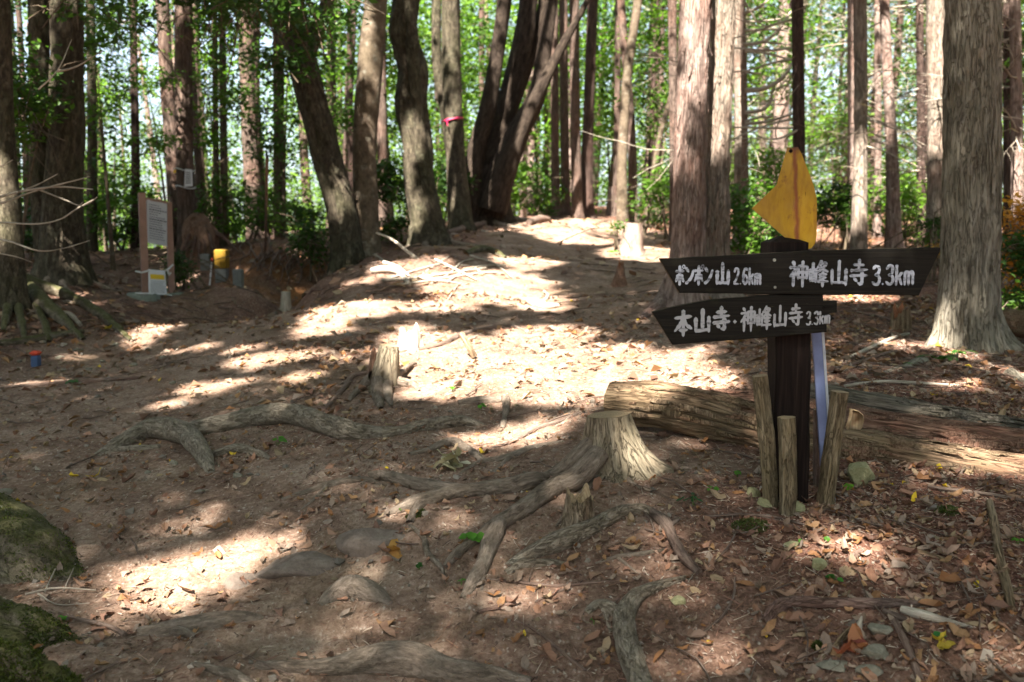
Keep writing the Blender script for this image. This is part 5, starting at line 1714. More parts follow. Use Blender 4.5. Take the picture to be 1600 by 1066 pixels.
# the mossy foot of a tree at the lower left corner, and its root
def mossy_foot():
    root = thing('mossy_tree_foot', 'huge mossy tree foot bulging in at the lower left corner', 'tree foot', G(60, 900))
    def surf(ctrl, seed, mat, name, rows=90):
        P, R = np.array([at(*c[:3]) for c in ctrl]), np.array([c[3] for c in ctrl])
        def d(S, TH, RR, bark):
            return .045 * fbm(bark * 4 + seed, 4) + .016 * fbm(bark * 20 + seed, 4, .6) + .004 * fbm(bark * 80 + seed, 2) + .02 * np.cos(3 * TH + S * 6)
        gs = tube(P, R, 170, .009, d, cap=(True, True), seed=seed)
        o_ = obj(name, gs, M[mat], root)
        # tufts of moss on the upper side
        r = np.random.default_rng(seed)
        V = gs[0][0]
        cen = np.repeat(catmull(np.c_[P, R], .009)[0][:, :3], 170, 0)
        nr = V - cen
        nr /= np.linalg.norm(nr, axis=1)[:, None] + 1e-9
        ok = (nr[:, 2] > .25) & (fbm(V * 6 + seed * 3, 4) + .5 * (nr[:, 2] - .6) > .02)
        idx = np.nonzero(ok)[0]
        idx = idx[r.integers(0, len(idx), 9000)]
        obj('moss', [instance_geom(KITE[0], KITE[1], rand_rot(len(idx), nr[idx], .9, r), V[idx] + r.normal(size=(len(idx), 3)) * .003, r.uniform(.005, .013, len(idx)), np.array([[.065, .078, .012]]) * r.uniform(.5, 1.5, (len(idx), 1)))], M['leaf'], root, smooth=False, kind='stuff')
    surf([(-180, 840, 3.8, .30), (-60, 880, 3.65, .265), (20, 905, 3.5, .225), (80, 932, 3.42, .165), (130, 958, 3.38, .095), (172, 982, 3.36, .035)], 1, 'mossy', 'buttress')
    surf([(-80, 1010, 2.9, .16), (20, 1005, 2.85, .115), (80, 1034, 2.8, .08), (130, 1064, 2.75, .068), (175, 1095, 2.7, .055), (220, 1130, 2.6, .03)], 2, 'mossy', 'mossy_root')
    surf([(-60, 1045, 2.55, .09), (20, 1075, 2.5, .08), (100, 1110, 2.45, .06)], 3, 'mossy', 'mossy_root')
mossy_foot()
# twigs growing by the mossy foot
root_thing('dead twig spray lying over the mossy root', [([(40, 940), (90, 930), (150, 928)], [4, 3, 2], [6, 8, 6]), ([(70, 934), (86, 905), (100, 880)], [3, 2, 1.5], [6, 14, 20]), ([(100, 930), (112, 905), (118, 890)], [2.5, 2, 1.5], [6, 10, 12]), ([(60, 936), (90, 950), (140, 946)], [3, 2, 1.5], [6, 6, 5])],
           mat='dead', name='dead_twig', cat='twig', group='fallen branches', seed=30)

# roots of the left bank tree spreading over the bank
root_thing('tangle of mossy roots spreading down the left bank', [([(30, 450), (70, 486), (100, 508), (130, 532)], [26, 24, 18, 8], [1, .9, .8, .2]), ([(20, 460), (30, 490), (36, 520), (40, 540)], [20, 14, 10, 5], [1, .8, .6, .2]),
            ([(40, 452), (110, 470), (160, 500), (205, 534)], [24, 16, 16, 8], [1, .8, .8, .2]), ([(16, 470), (10, 500), (4, 520)], [16, 12, 8], [1, .8, .4]), ([(50, 470), (66, 500), (74, 520), (80, 530)], [14, 10, 8, 4], [1, .8, .6, .2]),
            ([(0, 540), (40, 536), (90, 528), (130, 520)], [10, 12, 12, 7], [.6] * 4), ([(70, 506), (74, 522), (76, 536)], [10, 12, 7], [.6, .8, .5])], mat='mossy', seed=31)

# ------------------------------------------------------------------ fallen branches
def branch(label, lines, mat='dead', name='fallen_branch', cat='branch', seed=0):
    return root_thing(label, lines, mat=mat, name=name, cat=cat, group='fallen branches', seed=seed, amt=.12, cap=(True, True), seg=10)
branch('long pale pole slanting over the heap of dead sticks', [([(588, 364, 10.7), (612, 374, 10.6), (640, 396, 10.5), (664, 414, 10.4), (692, 430, 10.3)], [3, 4, 5, 5, 4], [1] * 5)], seed=40)
_r = np.random.default_rng(9)
_lab = ['long bleached stick lying lowest across the stick heap, left to right', 'short thick stick end sloping down at the upper left of the stick heap', 'bleached stick running along the bottom right of the stick heap', 'stick bending up to the right in the middle of the stick heap',
        'gently arched stick at the right end of the stick heap', 'slightly rising stick crossing the left half of the stick heap', 'stick slanting down rightwards across the middle of the heap', 'stick curving down along the far right rim of the heap',
        'stubby stick poking out of the far left of the stick heap', 'stick lying almost level along the near side of the heap', 'thin stick climbing steeply to the back of the heap', 'short stick pointing left inside the right half of the heap', 'thinnest stick reaching from the heap towards the sunny ground']
for k, (pts, w) in enumerate([([(596, 443), (640, 438), (700, 430), (760, 422)], 7), ([(600, 416), (622, 424), (640, 436)], 8), ([(640, 440), (690, 436), (740, 430), (775, 428)], 6), ([(670, 446), (700, 430), (722, 412), (740, 408)], 5),
                              ([(700, 444), (730, 424), (760, 418), (790, 416)], 6), ([(610, 438), (650, 424), (690, 414)], 5), ([(680, 410), (710, 424), (745, 440)], 5), ([(735, 404), (765, 412), (784, 422), (800, 436)], 5),
                              ([(586, 400), (596, 408), (606, 420)], 6), ([(620, 448), (680, 442), (720, 444)], 5), ([(660, 430), (676, 418), (700, 404), (712, 402)], 4), ([(754, 430), (740, 420), (720, 416)], 5), ([(700, 470), (716, 446), (740, 430)], 3)]):
    branch(_lab[k], [(pts, [w * .7, w * .65] + [w * .45] * (len(pts) - 2), [.5 + 2.2 * _r.random() for _ in pts])], seed=41 + k)
branch('thick bleached stick on the gully side of the heap', [([(580, 428), (600, 428), (622, 430), (640, 446)], [9, 10, 9, 6], [1, 1.5, 1.2, .5])], seed=60)
branch('peeled orange stick standing up out of the sunny patch', [([(741, 558, 6.35), (732, 540, 6.35), (721, 522, 6.4)], [10, 10, 9], [1] * 3)], mat='log', seed=61)
branch('pale thin stick poking up right of the trail', [([(972, 544, 6.7), (980, 536, 6.7), (988, 530, 6.7)], [3, 3, 2], [1] * 3)], seed=62)
branch('long peeled branch lying near the right edge', [([(1546, 790), (1554, 830), (1560, 870), (1572, 920), (1580, 958)], [11, 13, 14, 15, 14], [1.0] * 5), ([(1580, 925), (1600, 920), (1630, 918)], [5, 4, 3], [1.0] * 3)], mat='log', seed=63)
branch('brown branch running off the bottom edge at the right', [([(1398, 975), (1410, 1000), (1424, 1030), (1438, 1070)], [11, 12, 12, 13], [.9] * 4)], mat='stick', seed=64)
branch('splintered pale slab of rotten wood at the lower right', [([(1408, 956), (1440, 966), (1475, 974), (1520, 982)], [12, 16, 12, 4], [.7] * 4)], mat='dead', seed=65)
branch('short grey stick end below the splintered slab', [([(1380, 958), (1405, 968), (1430, 980)], [8, 9, 6], [1] * 3)], mat='stick', seed=66)
branch('upright splintered shard in the lower right leaf heap', [([(1338, 1010), (1342, 990), (1346, 972)], [14, 10, 3], [.5, 2.5, 6])], mat='dead', seed=67)
branch('smooth pale curl of wood left of the splintered shard', [([(1304, 1014), (1320, 1000), (1336, 984)], [8, 12, 6], [.8, 1.3, 2.2])], mat='log', seed=68)
branch('pale peeled stick in the small sunny patch at the right', [([(1408, 858), (1436, 866), (1474, 876)], [6, 8, 6], [1] * 3)], mat='log', seed=69)
branch('short dark stick below the peeled one', [([(1436, 876), (1452, 890), (1468, 906)], [6, 7, 5], [1] * 3)], mat='stick', seed=70)
branch('stubby grey piece of twig in the needles', [([(1324, 880), (1336, 872), (1346, 865)], [8, 10, 9], [1] * 3)], mat='stick', seed=71)
branch('long thin stick lying from the stake stones to the left', [([(1100, 810), (1160, 808), (1210, 812), (1265, 824)], [4, 5, 5, 3], [1.5] * 4)], mat='stick', seed=72)
branch('pale forked twig beside the stones below the stakes', [([(1250, 842), (1262, 822), (1284, 800), (1300, 794)], [5, 6, 5, 3], [1.2] * 4), ([(1254, 842), (1276, 828)], [3, 2], [1, 1])], mat='log', seed=73)
branch('long thin branch lying along the foot of the near log', [([(1450, 766), (1500, 774), (1560, 782), (1640, 798)], [5, 6, 6, 5], [2.5] * 4), ([(1512, 776), (1545, 766), (1580, 758)], [3, 2, 1.5], [2, 8, 14]), ([(1490, 772), (1470, 786), (1440, 800)], [3, 3, 2], [1.5, 1, 1])], mat='stick', seed=74)
branch('thin grey branch lying across the slope left of the curling root', [([(800, 968), (840, 990), (880, 1024), (916, 1050)], [3, 5, 6, 4], [1] * 4)], mat='stick', seed=75)
branch('slim stick crossing the sunny spot below the long roots', [([(760, 906), (810, 912), (870, 918), (930, 912), (980, 906)], [3, 5, 5, 4, 3], [1] * 5), ([(836, 942), (862, 930), (890, 920)], [4, 4, 3], [1] * 3)], mat='stick', seed=76)
branch('two-ended stick just above the sunny spot', [([(746, 960), (780, 952), (806, 946)], [6, 8, 7], [1] * 3)], mat='stick', seed=77)
branch('dark wiry branch rising left of the small stump field at lower centre', [([(1100, 990), (1130, 964), (1146, 935), (1148, 908)], [5, 5, 4, 3], [1, 1.5, 2, 4])], mat='stick', seed=78)
branch('dark branch lying between the signpost and the huge cedar', [([(1290, 580), (1340, 570), (1380, 556), (1430, 545)], [4, 5, 5, 3], [1.2] * 4)], mat='stick', seed=79)
branch('grey branch left of the roots of the huge cedar', [([(1330, 560), (1360, 548), (1400, 530), (1420, 524)], [5, 7, 6, 4], [1.2] * 4)], mat='dead', seed=80)
branch('brown stick lying behind the right half of the upper board', [([(1340, 490), (1380, 500), (1412, 512), (1450, 520)], [4, 5, 5, 3], [1.2] * 4)], mat='stick', seed=81)
branch('long stick on the ground in front of the huge cedar', [([(1320, 606), (1380, 600), (1440, 602), (1500, 604)], [5, 6, 5, 3], [1.2] * 4)], mat='dead', seed=82)
branch('thin pole lying across the leaves at the far left of the trail', [([(0, 608), (60, 604), (120, 598), (220, 592)], [6, 7, 7, 5], [.6] * 4)], mat='stick', seed=83)
branch('bleached broken branch on the left bank under the notice board', [([(92, 494), (110, 502), (126, 512)], [6, 9, 6], [2, 2, 1.5])], mat='dead', seed=84)
branch('grey stick on the slope left of the small upright stump', [([(196, 1000), (170, 985), (120, 972), (92, 962)], [9, 7, 6, 4], [2, 2, 2, 2])], mat='stick', seed=85)
branch('fallen trunk piece lying at the far left end of the crest', [([(700, 368), (725, 362), (760, 352)], [9, 11, 9], [.8] * 3)], mat='cedar_dark' if False else 'stick', seed=86)
branch('short broken log end lying where the trail meets the trees', [([(826, 352), (842, 348), (856, 346)], [9, 13, 9], [.8] * 3)], mat='stick', seed=87)
branch('sunlit stick at the foot of the pair of cedars', [([(1140, 386), (1170, 392), (1196, 398)], [4, 5, 4], [2] * 3)], mat='dead', seed=88)
branch('dark stick lying flat across the upper trail', [([(930, 406), (950, 406), (968, 404)], [3, 3, 2], [1] * 3)], mat='stick', seed=89)
# leafless twigs reaching in from the left edge
def left_twigs():
    root = thing('bare_branch', 'bare grey twigs reaching in from the left picture edge', 'branch', at(-60, 400, 6.5) * np.array([1, 1, 0]) + np.array([0, 0, h1(*at(-60, 400, 6.5)[:2])]), 'fallen branches')
    D = 6.5
    for pts, w in [([(-60, 330), (0, 308), (40, 298), (90, 292), (145, 296)], 5), ([(-60, 326), (0, 318), (50, 300), (110, 284), (140, 276)], 4), ([(30, 300), (60, 288), (90, 272)], 3), ([(60, 296), (100, 312), (130, 322), (152, 308)], 3),
                   ([(-60, 350), (0, 348), (60, 350), (100, 340), (130, 316)], 3.5), ([(-40, 372), (10, 376), (60, 392), (100, 388), (140, 376)], 3.5), ([(100, 340), (124, 324), (146, 312)], 3), ([(-60, 268), (-20, 270), (20, 250)], 3), ([(60, 140), (90, 110), (112, 62)], 3), ([(90, 112), (120, 104), (160, 80)], 4),
                   ([(-40, 390), (20, 400), (50, 410)], 2.5)]:
        P = [at(a, b, D + .25 * math.sin(a * .03 + b)) for a, b in pts]
        R = np.linspace(w, w * .35, len(P)) * .5 * D / FPX
        obj('twig', tube(P, R, 6, .06, lumpy(.001, 30, w), cap=(False, False), seed=w), M['dead'], root)
    P = [at(-70, 470, 6.6), at(-75, 380, 6.5), at(-62, 300, 6.5), at(-50, 200, 6.4)]
    P[0][2] = h1(P[0][0], P[0][1]) - .05
    obj('stem', tube(P, [.03, .024, .018, .012], 8, .1, None, cap=(False, False)), M['stick'], root)
left_twigs()
def white_branches():
    """pale dead boughs of the half lit cedar, arching over the yellow sheet"""
    root = thing('bleached_dead_boughs', 'dead cedar pole with bleached arching boughs above the yellow sheet', 'dead tree', (at(1168, 330, 13.4)[0], 13.4, h1(at(1168, 330, 13.4)[0], 13.4)), 'dead trees')
    D = 13.3
    P = [at(1166, 380, D), at(1164, 250, D), at(1162, 100, D), at(1160, -60, D)]
    P[0][2] = h1(P[0][0], D) - .1
    obj('trunk', tube(P, [.05, .045, .04, .03], 12, .15, lumpy(.004, 20, 2), cap=(False, True)), M['stick'], root)
    for pts, w in [([(1162, 70), (1190, 66), (1214, 50), (1236, 18)], 6), ([(1164, 142), (1196, 138), (1222, 122), (1238, 98)], 8), ([(1164, 176), (1192, 172), (1204, 158), (1208, 136)], 6), ([(1164, 194), (1200, 190), (1238, 178)], 6), ([(1164, 80), (1190, 82), (1238, 94)], 5), ([(1163, 48), (1200, 46), (1230, 48)], 5),
                   ([(1163, 20), (1186, 12), (1206, -6)], 6), ([(1164, 190), (1186, 184), (1214, 182)], 4), ([(1162, 0), (1180, 30), (1200, 44)], 4), ([(1190, 66), (1214, 68), (1240, 70)], 4), ([(1164, 112), (1176, 114), (1190, 116)], 4), ([(1163, 32), (1180, 34), (1236, 28)], 4)]:
        Q = [at(a, b, D + .3 * math.sin(a * .02)) for a, b in pts]
        R = np.linspace(w, w * .55, len(Q)) * .5 * D / FPX
        obj('dead_bough', tube(Q, R, 7, .1, lumpy(.003, 20, w), cap=(False, False), seed=w), M['dead'], root)
white_branches()

def bank_roots():
    r = np.random.default_rng(17)
    root = thing('hanging_roots', 'thin dark roots hanging over the earth bank right of the yellow-topped stone', 'roots', G(440, 430), 'roots across the trail')
    for k in range(26):
        a = r.uniform(385, 520); b = r.uniform(375, 405)
        pts = []
        for q in range(5):
            g = G(a, b) + np.array([0, -.04, .03 + .03 * r.random()])
            pts.append(g)
            a += r.normal() * 10 - 3; b += r.uniform(6, 16)
            b = min(b, 452)
        obj('thin_root', tube(pts, np.array([.018, .014, .011, .008, .004]) * r.uniform(.6, 1.3), 6, .08, None, cap=(False, False), seed=k), M['stick'], root)
bank_roots()

# ------------------------------------------------------------------ the signpost
GLYPH = {
 'po': (92, [[(6, 70), (84, 70)], [(46, 93), (46, 3)], [(25, 50), (18, 34), (6, 20)], [(66, 50), (74, 34), (86, 20)], 'o']),
 'n': (92, [[(12, 84), (36, 66)], [(12, 10), (46, 24), (72, 46), (88, 72)]]),
 'yama': (100, [[(50, 98), (50, 12)], [(13, 62), (13, 8)], [(13, 12), (88, 12)], [(88, 64), (88, 4)]]),
 'ji': (100, [[(25, 80), (76, 80)], [(50, 99), (50, 60)], [(8, 60), (93, 60)], [(6, 38), (95, 38)], [(68, 52), (68, 6), (50, 10)], [(28, 28), (40, 16)]]),
 'kami': (100, [[(18, 98), (28, 86)], [(4, 76), (36, 76), (22, 56), (4, 40)], [(22, 60), (22, 0)], [(28, 54), (38, 44)], [(48, 80), (94, 80)], [(48, 80), (48, 30)], [(94, 80), (94, 30)], [(48, 33), (94, 33)], [(48, 56), (94, 56)], [(71, 99), (71, -2)]]),
 'mine': (104, [[(20, 90), (20, 24)], [(5, 66), (5, 20)], [(5, 23), (36, 23)], [(36, 68), (36, 16)], [(66, 99), (58, 84), (45, 72)], [(62, 88), (88, 88), (74, 70), (46, 54)], [(56, 78), (74, 66), (98, 56)], [(54, 46), (92, 46)], [(56, 33), (90, 33)], [(44, 18), (100, 18)], [(73, 56), (73, -2)]]),
 'hon': (104, [[(8, 74), (96, 74)], [(52, 99), (52, -2)], [(50, 72), (34, 44), (6, 20)], [(54, 72), (70, 44), (98, 24)], [(32, 20), (72, 20)]]),
 'dot': (50, ['d']),
 '2': (74, [[(12, 78), (24, 94), (46, 97), (62, 84), (60, 64), (36, 34), (10, 6), (66, 6)]]),
 '.': (26, ['p']),
 '6': (78, [[(64, 86), (44, 97), (24, 84), (12, 54), (14, 22), (36, 4), (60, 14), (66, 36), (50, 56), (30, 54), (14, 38)]]),
 '3': (76, [[(10, 84), (30, 97), (56, 92), (62, 76), (50, 58), (30, 53), (52, 48), (66, 32), (60, 12), (36, 3), (8, 16)]]),
 'k': (66, [[(12, 99), (12, 2)], [(56, 62), (16, 30)], [(32, 42), (58, 2)]]),
 'm': (96, [[(12, 64), (12, 2)], [(12, 52), (26, 64), (44, 58), (46, 2)], [(46, 52), (60, 64), (80, 58), (82, 2)]]),
}
def stroke(pts, w, r, y, closed=False):
    """one brush stroke as a thin slab of paint: rounded ends, slightly uneven edge"""
    P = np.array(pts, float)
    if closed:
        C = P
    elif len(P) > 2:
        C, _ = catmull(np.c_[P, np.zeros(len(P))], w * .4)
        C = C[:, :2]
    else:
        C = P[0] + (P[1] - P[0]) * np.linspace(0, 1, 7)[:, None]
    T = np.gradient(C, axis=0)
    T /= np.linalg.norm(T, axis=1)[:, None] + 1e-9
    N = np.stack([-T[:, 1], T[:, 0]], -1)
    n = len(C)
    ww = w * .5 * (1 + .13 * r.normal(size=n)) * np.linspace(1.08, .92, n)
    if not closed:
        ww[0] *= .95; ww[-1] *= .8
    L = C + N * ww[:, None]
    R = C - N * ww[:, None]
    a0 = C[0] - T[0] * w * .42
    a1 = C[-1] + T[-1] * w * .42
    out = [a0] + list(L) + [a1] + list(R[::-1]) if not closed else None
    O = np.array(out)
    V = np.vstack([np.c_[O[:, 0], np.full(len(O), y), O[:, 1]], np.c_[O[:, 0], np.full(len(O), y + .0012), O[:, 1]]])
    m = len(O)
    F = [[0, 1, m - 1], [n + 1, n + 2, n]]
    Q = [[1 + i, 2 + i, m - 2 - i, m - 1 - i] for i in range(n - 1)]
    S = [[i, i + m, (i + 1) % m + m, (i + 1) % m] for i in range(m)]
    Fs = [np.array(F)[:, ::-1], np.array(Q)[:, ::-1], np.array(S)]
    return (V, Fs, {})

def write(chars, px0, py0, px1, py1, hpx, D, stroke_w, y, seed=1, hpx1=None):
    """brush lettering whose lower left corner starts at (px0, py0) and ends at (px1, py1) on the board"""
    r = np.random.default_rng(seed)
    tot = sum(GLYPH[c][0] + 8 for c in chars) - 8
    a, b = at(px0, py0, D), at(px1, py1, D)
    u = (b - a) / tot
    gs = []
    pen = 0
    k = 0
    for c in chars:
        adv, st = GLYPH[c]
        hh = (hpx + ((hpx1 or hpx) - hpx) * pen / tot) * D / FPX / 100
        def pt(p):
            q = a + u * (pen + p[0])
            return (q[0], q[2] + p[1] * hh)
        lw = stroke_w * D / FPX
        for s in st:
            yy = y - .00035 * (k % 7)
            k += 1
            if s == 'o':
                c0 = pt((86, 90)); rr = hh * 8
                pts = [(c0[0] + math.cos(t) * rr * .7, c0[1] + math.sin(t) * rr) for t in np.linspace(0, 2 * math.pi * .97, 12)]
                gs.append(stroke(pts, lw * .38, r, yy))
            elif s in ('d', 'p'):
                c0 = pt((25, 46) if s == 'd' else (12, 6))
                gs.append(stroke([(c0[0] - lw * .1, c0[1]), (c0[0] + lw * .1, c0[1])], lw * (1.25 if s == 'd' else .7), r, yy))
            else:
                gs.append(stroke([pt((p[0] + r.normal() * .8, p[1] + r.normal() * .8)) for p in s], lw, r, yy))
        pen += adv + 8
    return gs

def poly_at(px, D):
    return [(at(a, b, D)[0], at(a, b, D)[2]) for a, b in px]

def ragged(px, amt=1.0, seed=0, sub=6):
    """outline with slightly uneven worn edges"""
    r = np.random.default_rng(seed)
    out = []
    n = len(px)
    for i in range(n):
        a, b = np.array(px[i], float), np.array(px[(i + 1) % n], float)
        L = np.linalg.norm(b - a)
        m = max(1, int(L / 22)) if L > 40 else 1
        for k in range(m):
            t = k / m
            p = a + (b - a) * t
            if k:
                p = p + r.normal(size=2) * np.array([.2, amt * .45])
            out.append(tuple(p))
    return out

def signpost():
    D = 3.42
    Db = 3.375            # front of the boards
    base = G(1246, 778)
    root = thing('trail_signpost', 'dark wooden trail signpost with two pointed boards, white lettering and a yellow sheet on top', 'signpost', (at(1246, 770, 3.5)[0], 3.5, h1(at(1246, 770, 3.5)[0], 3.5)))
    # post
    zb = root.location[2] - .15
    L0, L1 = at(1212, 500, D)[0], at(1267, 500, D)[0]
    zt = at(1240, 391, D)[2]
    z1 = at(1240, 460, D)[2]
    W = L1 - L0
    def ring(z, x0, x1, y0, y1, c=.006):
        return [(x0 + c, y0, z), (x1 - c, y0, z), (x1, y0 + c, z), (x1, y1 - c, z), (x1 - c, y1, z), (x0 + c, y1, z), (x0, y1 - c, z), (x0, y0 + c, z)]
    zs = np.linspace(zb, zt, 40)
    V = []
    lx = .0
    for z in zs:
        t = (z - zb) / (zt - zb)
        shift = (1 - t) * .012
        wob = .0015 * math.sin(z * 23)
        V += ring(z, L0 + shift + wob, L1 + shift + .004 * (1 - t) + wob, D, D + W)
    V = np.array(V)
    n = len(zs)
    F = np.array([[k * 8 + j, k * 8 + (j + 1) % 8, (k + 1) * 8 + (j + 1) % 8, (k + 1) * 8 + j] for k in range(n - 1) for j in range(8)])
    obj('post', [(V, [F], {})], M['post'], root, smooth=False)
    # pyramid cap with chamfered shoulders
    x0, x1 = at(1203, 380, D)[0], at(1263, 380, D)[0]
    y0, y1 = D - .004, D + W + .004
    za, zc, zd = at(1230, 392, D)[2] - .01, at(1230, 379, D)[2], at(1230, 368, D)[2]
    xc, yc = at(1231, 370, D)[0], D + W / 2
    V = np.array([(x0, y0, za), (x1, y0, za), (x1, y1, za), (x0, y1, za), (x0, y0, zc), (x1, y0, zc), (x1, y1, zc), (x0, y1, zc), (xc - .008, yc - .008, zd), (xc + .008, yc - .008, zd), (xc + .008, yc + .008, zd), (xc - .008, yc + .008, zd)])
    F = np.array([[0, 1, 5, 4], [1, 2, 6, 5], [2, 3, 7, 6], [3, 0, 4, 7], [4, 5, 9, 8], [5, 6, 10, 9], [6, 7, 11, 10], [7, 4, 8, 11], [8, 9, 10, 11], [3, 2, 1, 0]])
    obj('post_cap', [(V, [F], {})], M['post'], root, smooth=False, label='dark pyramid-shaped post top')
    # boards
    up = [(1031, 404), (1110, 401), (1190, 396), (1280, 391.5), (1380, 388.5), (1470, 387), (1469, 393), (1452, 428), (1436, 462), (1380, 461), (1280, 460.5), (1190, 460), (1062, 458)]
    def board(px, name, label, t, seed, D0):
        pl = poly_at(ragged(px, 1.0, seed), D0)
        g = prism(pl, D0, D0 + t, .0025)
        # edge faces get the worn wood
        V, Fs, _ = g[0]
        q = Fs[0]
        nv = len(pl)
        side = q[q.min(1) >= nv] if True else q
        front_bev = q[q.min(1) < nv]
        b = obj(name, [(V, [front_bev, Fs[1], Fs[2]], {}, 0), (V, [side], {}, 1)], [M['plank'], M['edge']], root, smooth=False, label=label)
        return b
    b1 = board(up, 'upper_board', 'upper board, pointed both ways', .034, 1, Db)
    lo = [(1019, 488), (1045, 481), (1080, 474), (1110, 468.5), (1160, 465), (1210, 461.5), (1286, 461), (1287, 471), (1308, 470), (1308, 488), (1296, 490), (1304, 498), (1292, 506), (1292, 519), (1250, 523), (1210, 527), (1130, 533), (1051, 539), (1035, 513)]
    b2 = board(lo, 'lower_board', 'lower board, pointing left, its right end broken away', .030, 2, Db + .003)
    y1_, y2_ = Db - .0012, Db + .003 - .0012
    gs = write(['po', 'n', 'po', 'n'], 1055, 446, 1113, 445.5, 32, Db, 4.3, y1_, 3)
    gs += write(['yama'], 1117, 446, 1140, 445.5, 35, Db, 5.2, y1_, 4)
    gs += write(['2', '.', '6', 'k', 'm'], 1146, 445, 1189, 445, 26, Db, 3.4, y1_, 5)
    obj('lettering', gs, M['letters'], b1, smooth=False, label='white brush lettering for the left way')
    gs = write(['kami', 'mine', 'yama', 'ji'], 1233, 447, 1355, 446, 38, Db, 4.7, y1_, 6, hpx1=41)
    gs += write(['3', '.', '3', 'k', 'm'], 1362, 446, 1428, 445, 31, Db, 4.5, y1_, 7)
    obj('lettering', gs, M['letters'], b1, smooth=False, label='white brush lettering for the right way')
    gs = write(['hon', 'yama', 'ji'], 1053, 525, 1140, 516, 38, Db + .003, 5.4, y2_, 8)
    gs += write(['dot'], 1144, 517, 1152, 516, 30, Db + .003, 5.0, y2_, 9)
    gs += write(['kami', 'mine', 'yama', 'ji'], 1157, 518, 1254, 508, 37, Db + .003, 4.0, y2_, 10, hpx1=33)
    gs += write(['3', '.', '3', 'k', 'm'], 1259, 509, 1297, 505, 22, Db + .003, 2.8, y2_, 11, hpx1=18)
    obj('lettering', gs, M['letters2'], b2, smooth=False, label='weathered grey-white brush lettering')
    # nails
    for px, py, rr in ((1210, 406.5, 2.8), (1211, 449, 2.4)):
        c = at(px, py, Db)
        P = [c + np.array([0, .003, 0]), c + np.array([0, -.0025, 0])]
        obj('nail_head', tube(P, [rr * Db / FPX, rr * .85 * Db / FPX], 12, .01, None, cap=(True, True)), M['nail'], b1)
    # cracks: splinters standing proud on the broken right end
    sp = []
    for (a, b), (c, d_), w in (((1286, 480), (1306, 477), 2.0), ((1270, 494), (1303, 493), 1.6), ((1262, 500), (1296, 503), 1.6)):
        p, q = at(a, b, Db), at(c, d_, Db)
        sp += tube([p + np.array([0, .002, 0]), q + np.array([0, .004, 0])], [w * Db / FPX, .0006], 5, .1, None)
    obj('splinter', sp, M['plank'], b2, smooth=False)
    # yellow sheet, folded along its rust streak
    Dy = 3.44
    top = at(1238, 229, Dy)
    left = [(1236, 231), (1231, 230), (1216, 289), (1181, 325), (1226, 369), (1248, 388)]
    right = [(1236, 231), (1248, 229.5), (1254, 240), (1266, 268), (1275, 291), (1280, 313), (1279, 368), (1276, 381), (1270, 388), (1262, 390), (1248, 388)]
    org = at(1246, 388, Dy)
    def sheet(px, side):
        V = []
        for a, b in px:
            p = at(a, b, Dy)
            fold_x = at(1236 + (b - 231) / 157 * 12, b, Dy)[0]
            V.append(np.array([p[0], Dy - .0 + abs(p[0] - fold_x) * (.30 if side > 0 else .42), p[2]]))
        return V
    from mathutils.geometry import tessellate_polygon
    gs = []
    for px, side in ((left, -1), (right, 1)):
        V = np.array(sheet(px, side))
        tri = np.array([list(t) for t in tessellate_polygon([[Vector((v[0], v[2], 0)) for v in V]])])
        m = len(V)
        back = V + np.array([0, .0022, 0])
        S = np.array([[i, (i + 1) % m, (i + 1) % m + m, i + m] for i in range(m)])
        P2 = V[:, [0, 2]]
        tri = np.array([t if np.cross(P2[t[1]] - P2[t[0]], P2[t[2]] - P2[t[0]]) > 0 else t[::-1] for t in tri])
        gs.append((np.vstack([V, back]), [tri, tri[:, ::-1] + m, S], {}))
    ys = obj('yellow_sheet', gs, M['yellow'], root, smooth=False, label='bent rusty yellow metal sheet with a torn corner to the left')
    # put the object's origin on the foot of the fold, so that its streak follows the sheet
    sh = org - np.array(ys.location) - world_loc(root)
    for v in ys.data.vertices:
        v.co = (v.co[0] - sh[0], v.co[1] - sh[1], v.co[2] - sh[2])
    ys.location = tuple(np.array(ys.location) + sh)
    c = at(1236, 236, Dy - .004)
    obj('fixing_screw', tube([c + np.array([0, .004, 0]), c - np.array([0, .004, 0])], [.006, .005], 10, .01, None), M['post'], ys)
    # the metal strap holding it behind the post
    p, q = at(1250, 388, Dy + .004), at(1252, 250, Dy + .012)
    obj('sheet_stay', box(at(1244, 380, Dy)[0], at(1258, 380, Dy)[0], Dy + .012, Dy + .018, at(1250, 400, Dy)[2], at(1250, 300, Dy)[2], .001), M['post'], root, smooth=False)
signpost()

def stake(label, top, bot, w, D, seed, mat='stake', cutm='cut', base=None):
    t = at(*top, D)
    b = at(*bot, D)
    zg = h1(b[0], D)
    bb = b + (b - t) / np.linalg.norm(b - t) * .08
    root = thing('wooden_stake', label, 'stake', (b[0], D, zg), 'stakes round the signpost')
    rr = w * .5 * D / FPX
    def d(S, TH, RR, bark):
        return rr * (.16 * fbm(bark * np.array([60, 60, 5.0]) + seed, 3, .6) + .14 * np.maximum(0, vnoise(bark * np.array([14, 14, 16.0]) + seed * 3)) + .06 * (1 - 2 * np.abs(fbm(bark * np.array([50, 50, 3.0]) + seed, 2))))
    m = (t + bb) / 2 + np.array([rr * .25 * math.sin(seed), 0, 0])
    gs = tube([bb, m, t], [rr * .95, rr * 1.04, rr], 36, .012, d, cap=(False, True), seed=seed)
    obj('stake_body', gs[:1], M[mat], root)
    obj('cut_top', gs[1:], M[cutm], root, smooth=False)
    return root
stake('tall stake left of the signpost', (1187, 587), (1203, 778), 23, 3.40, 1)
stake('short stake in front of the left edge of the signpost', (1229, 652), (1229, 790), 25, 3.33, 2)
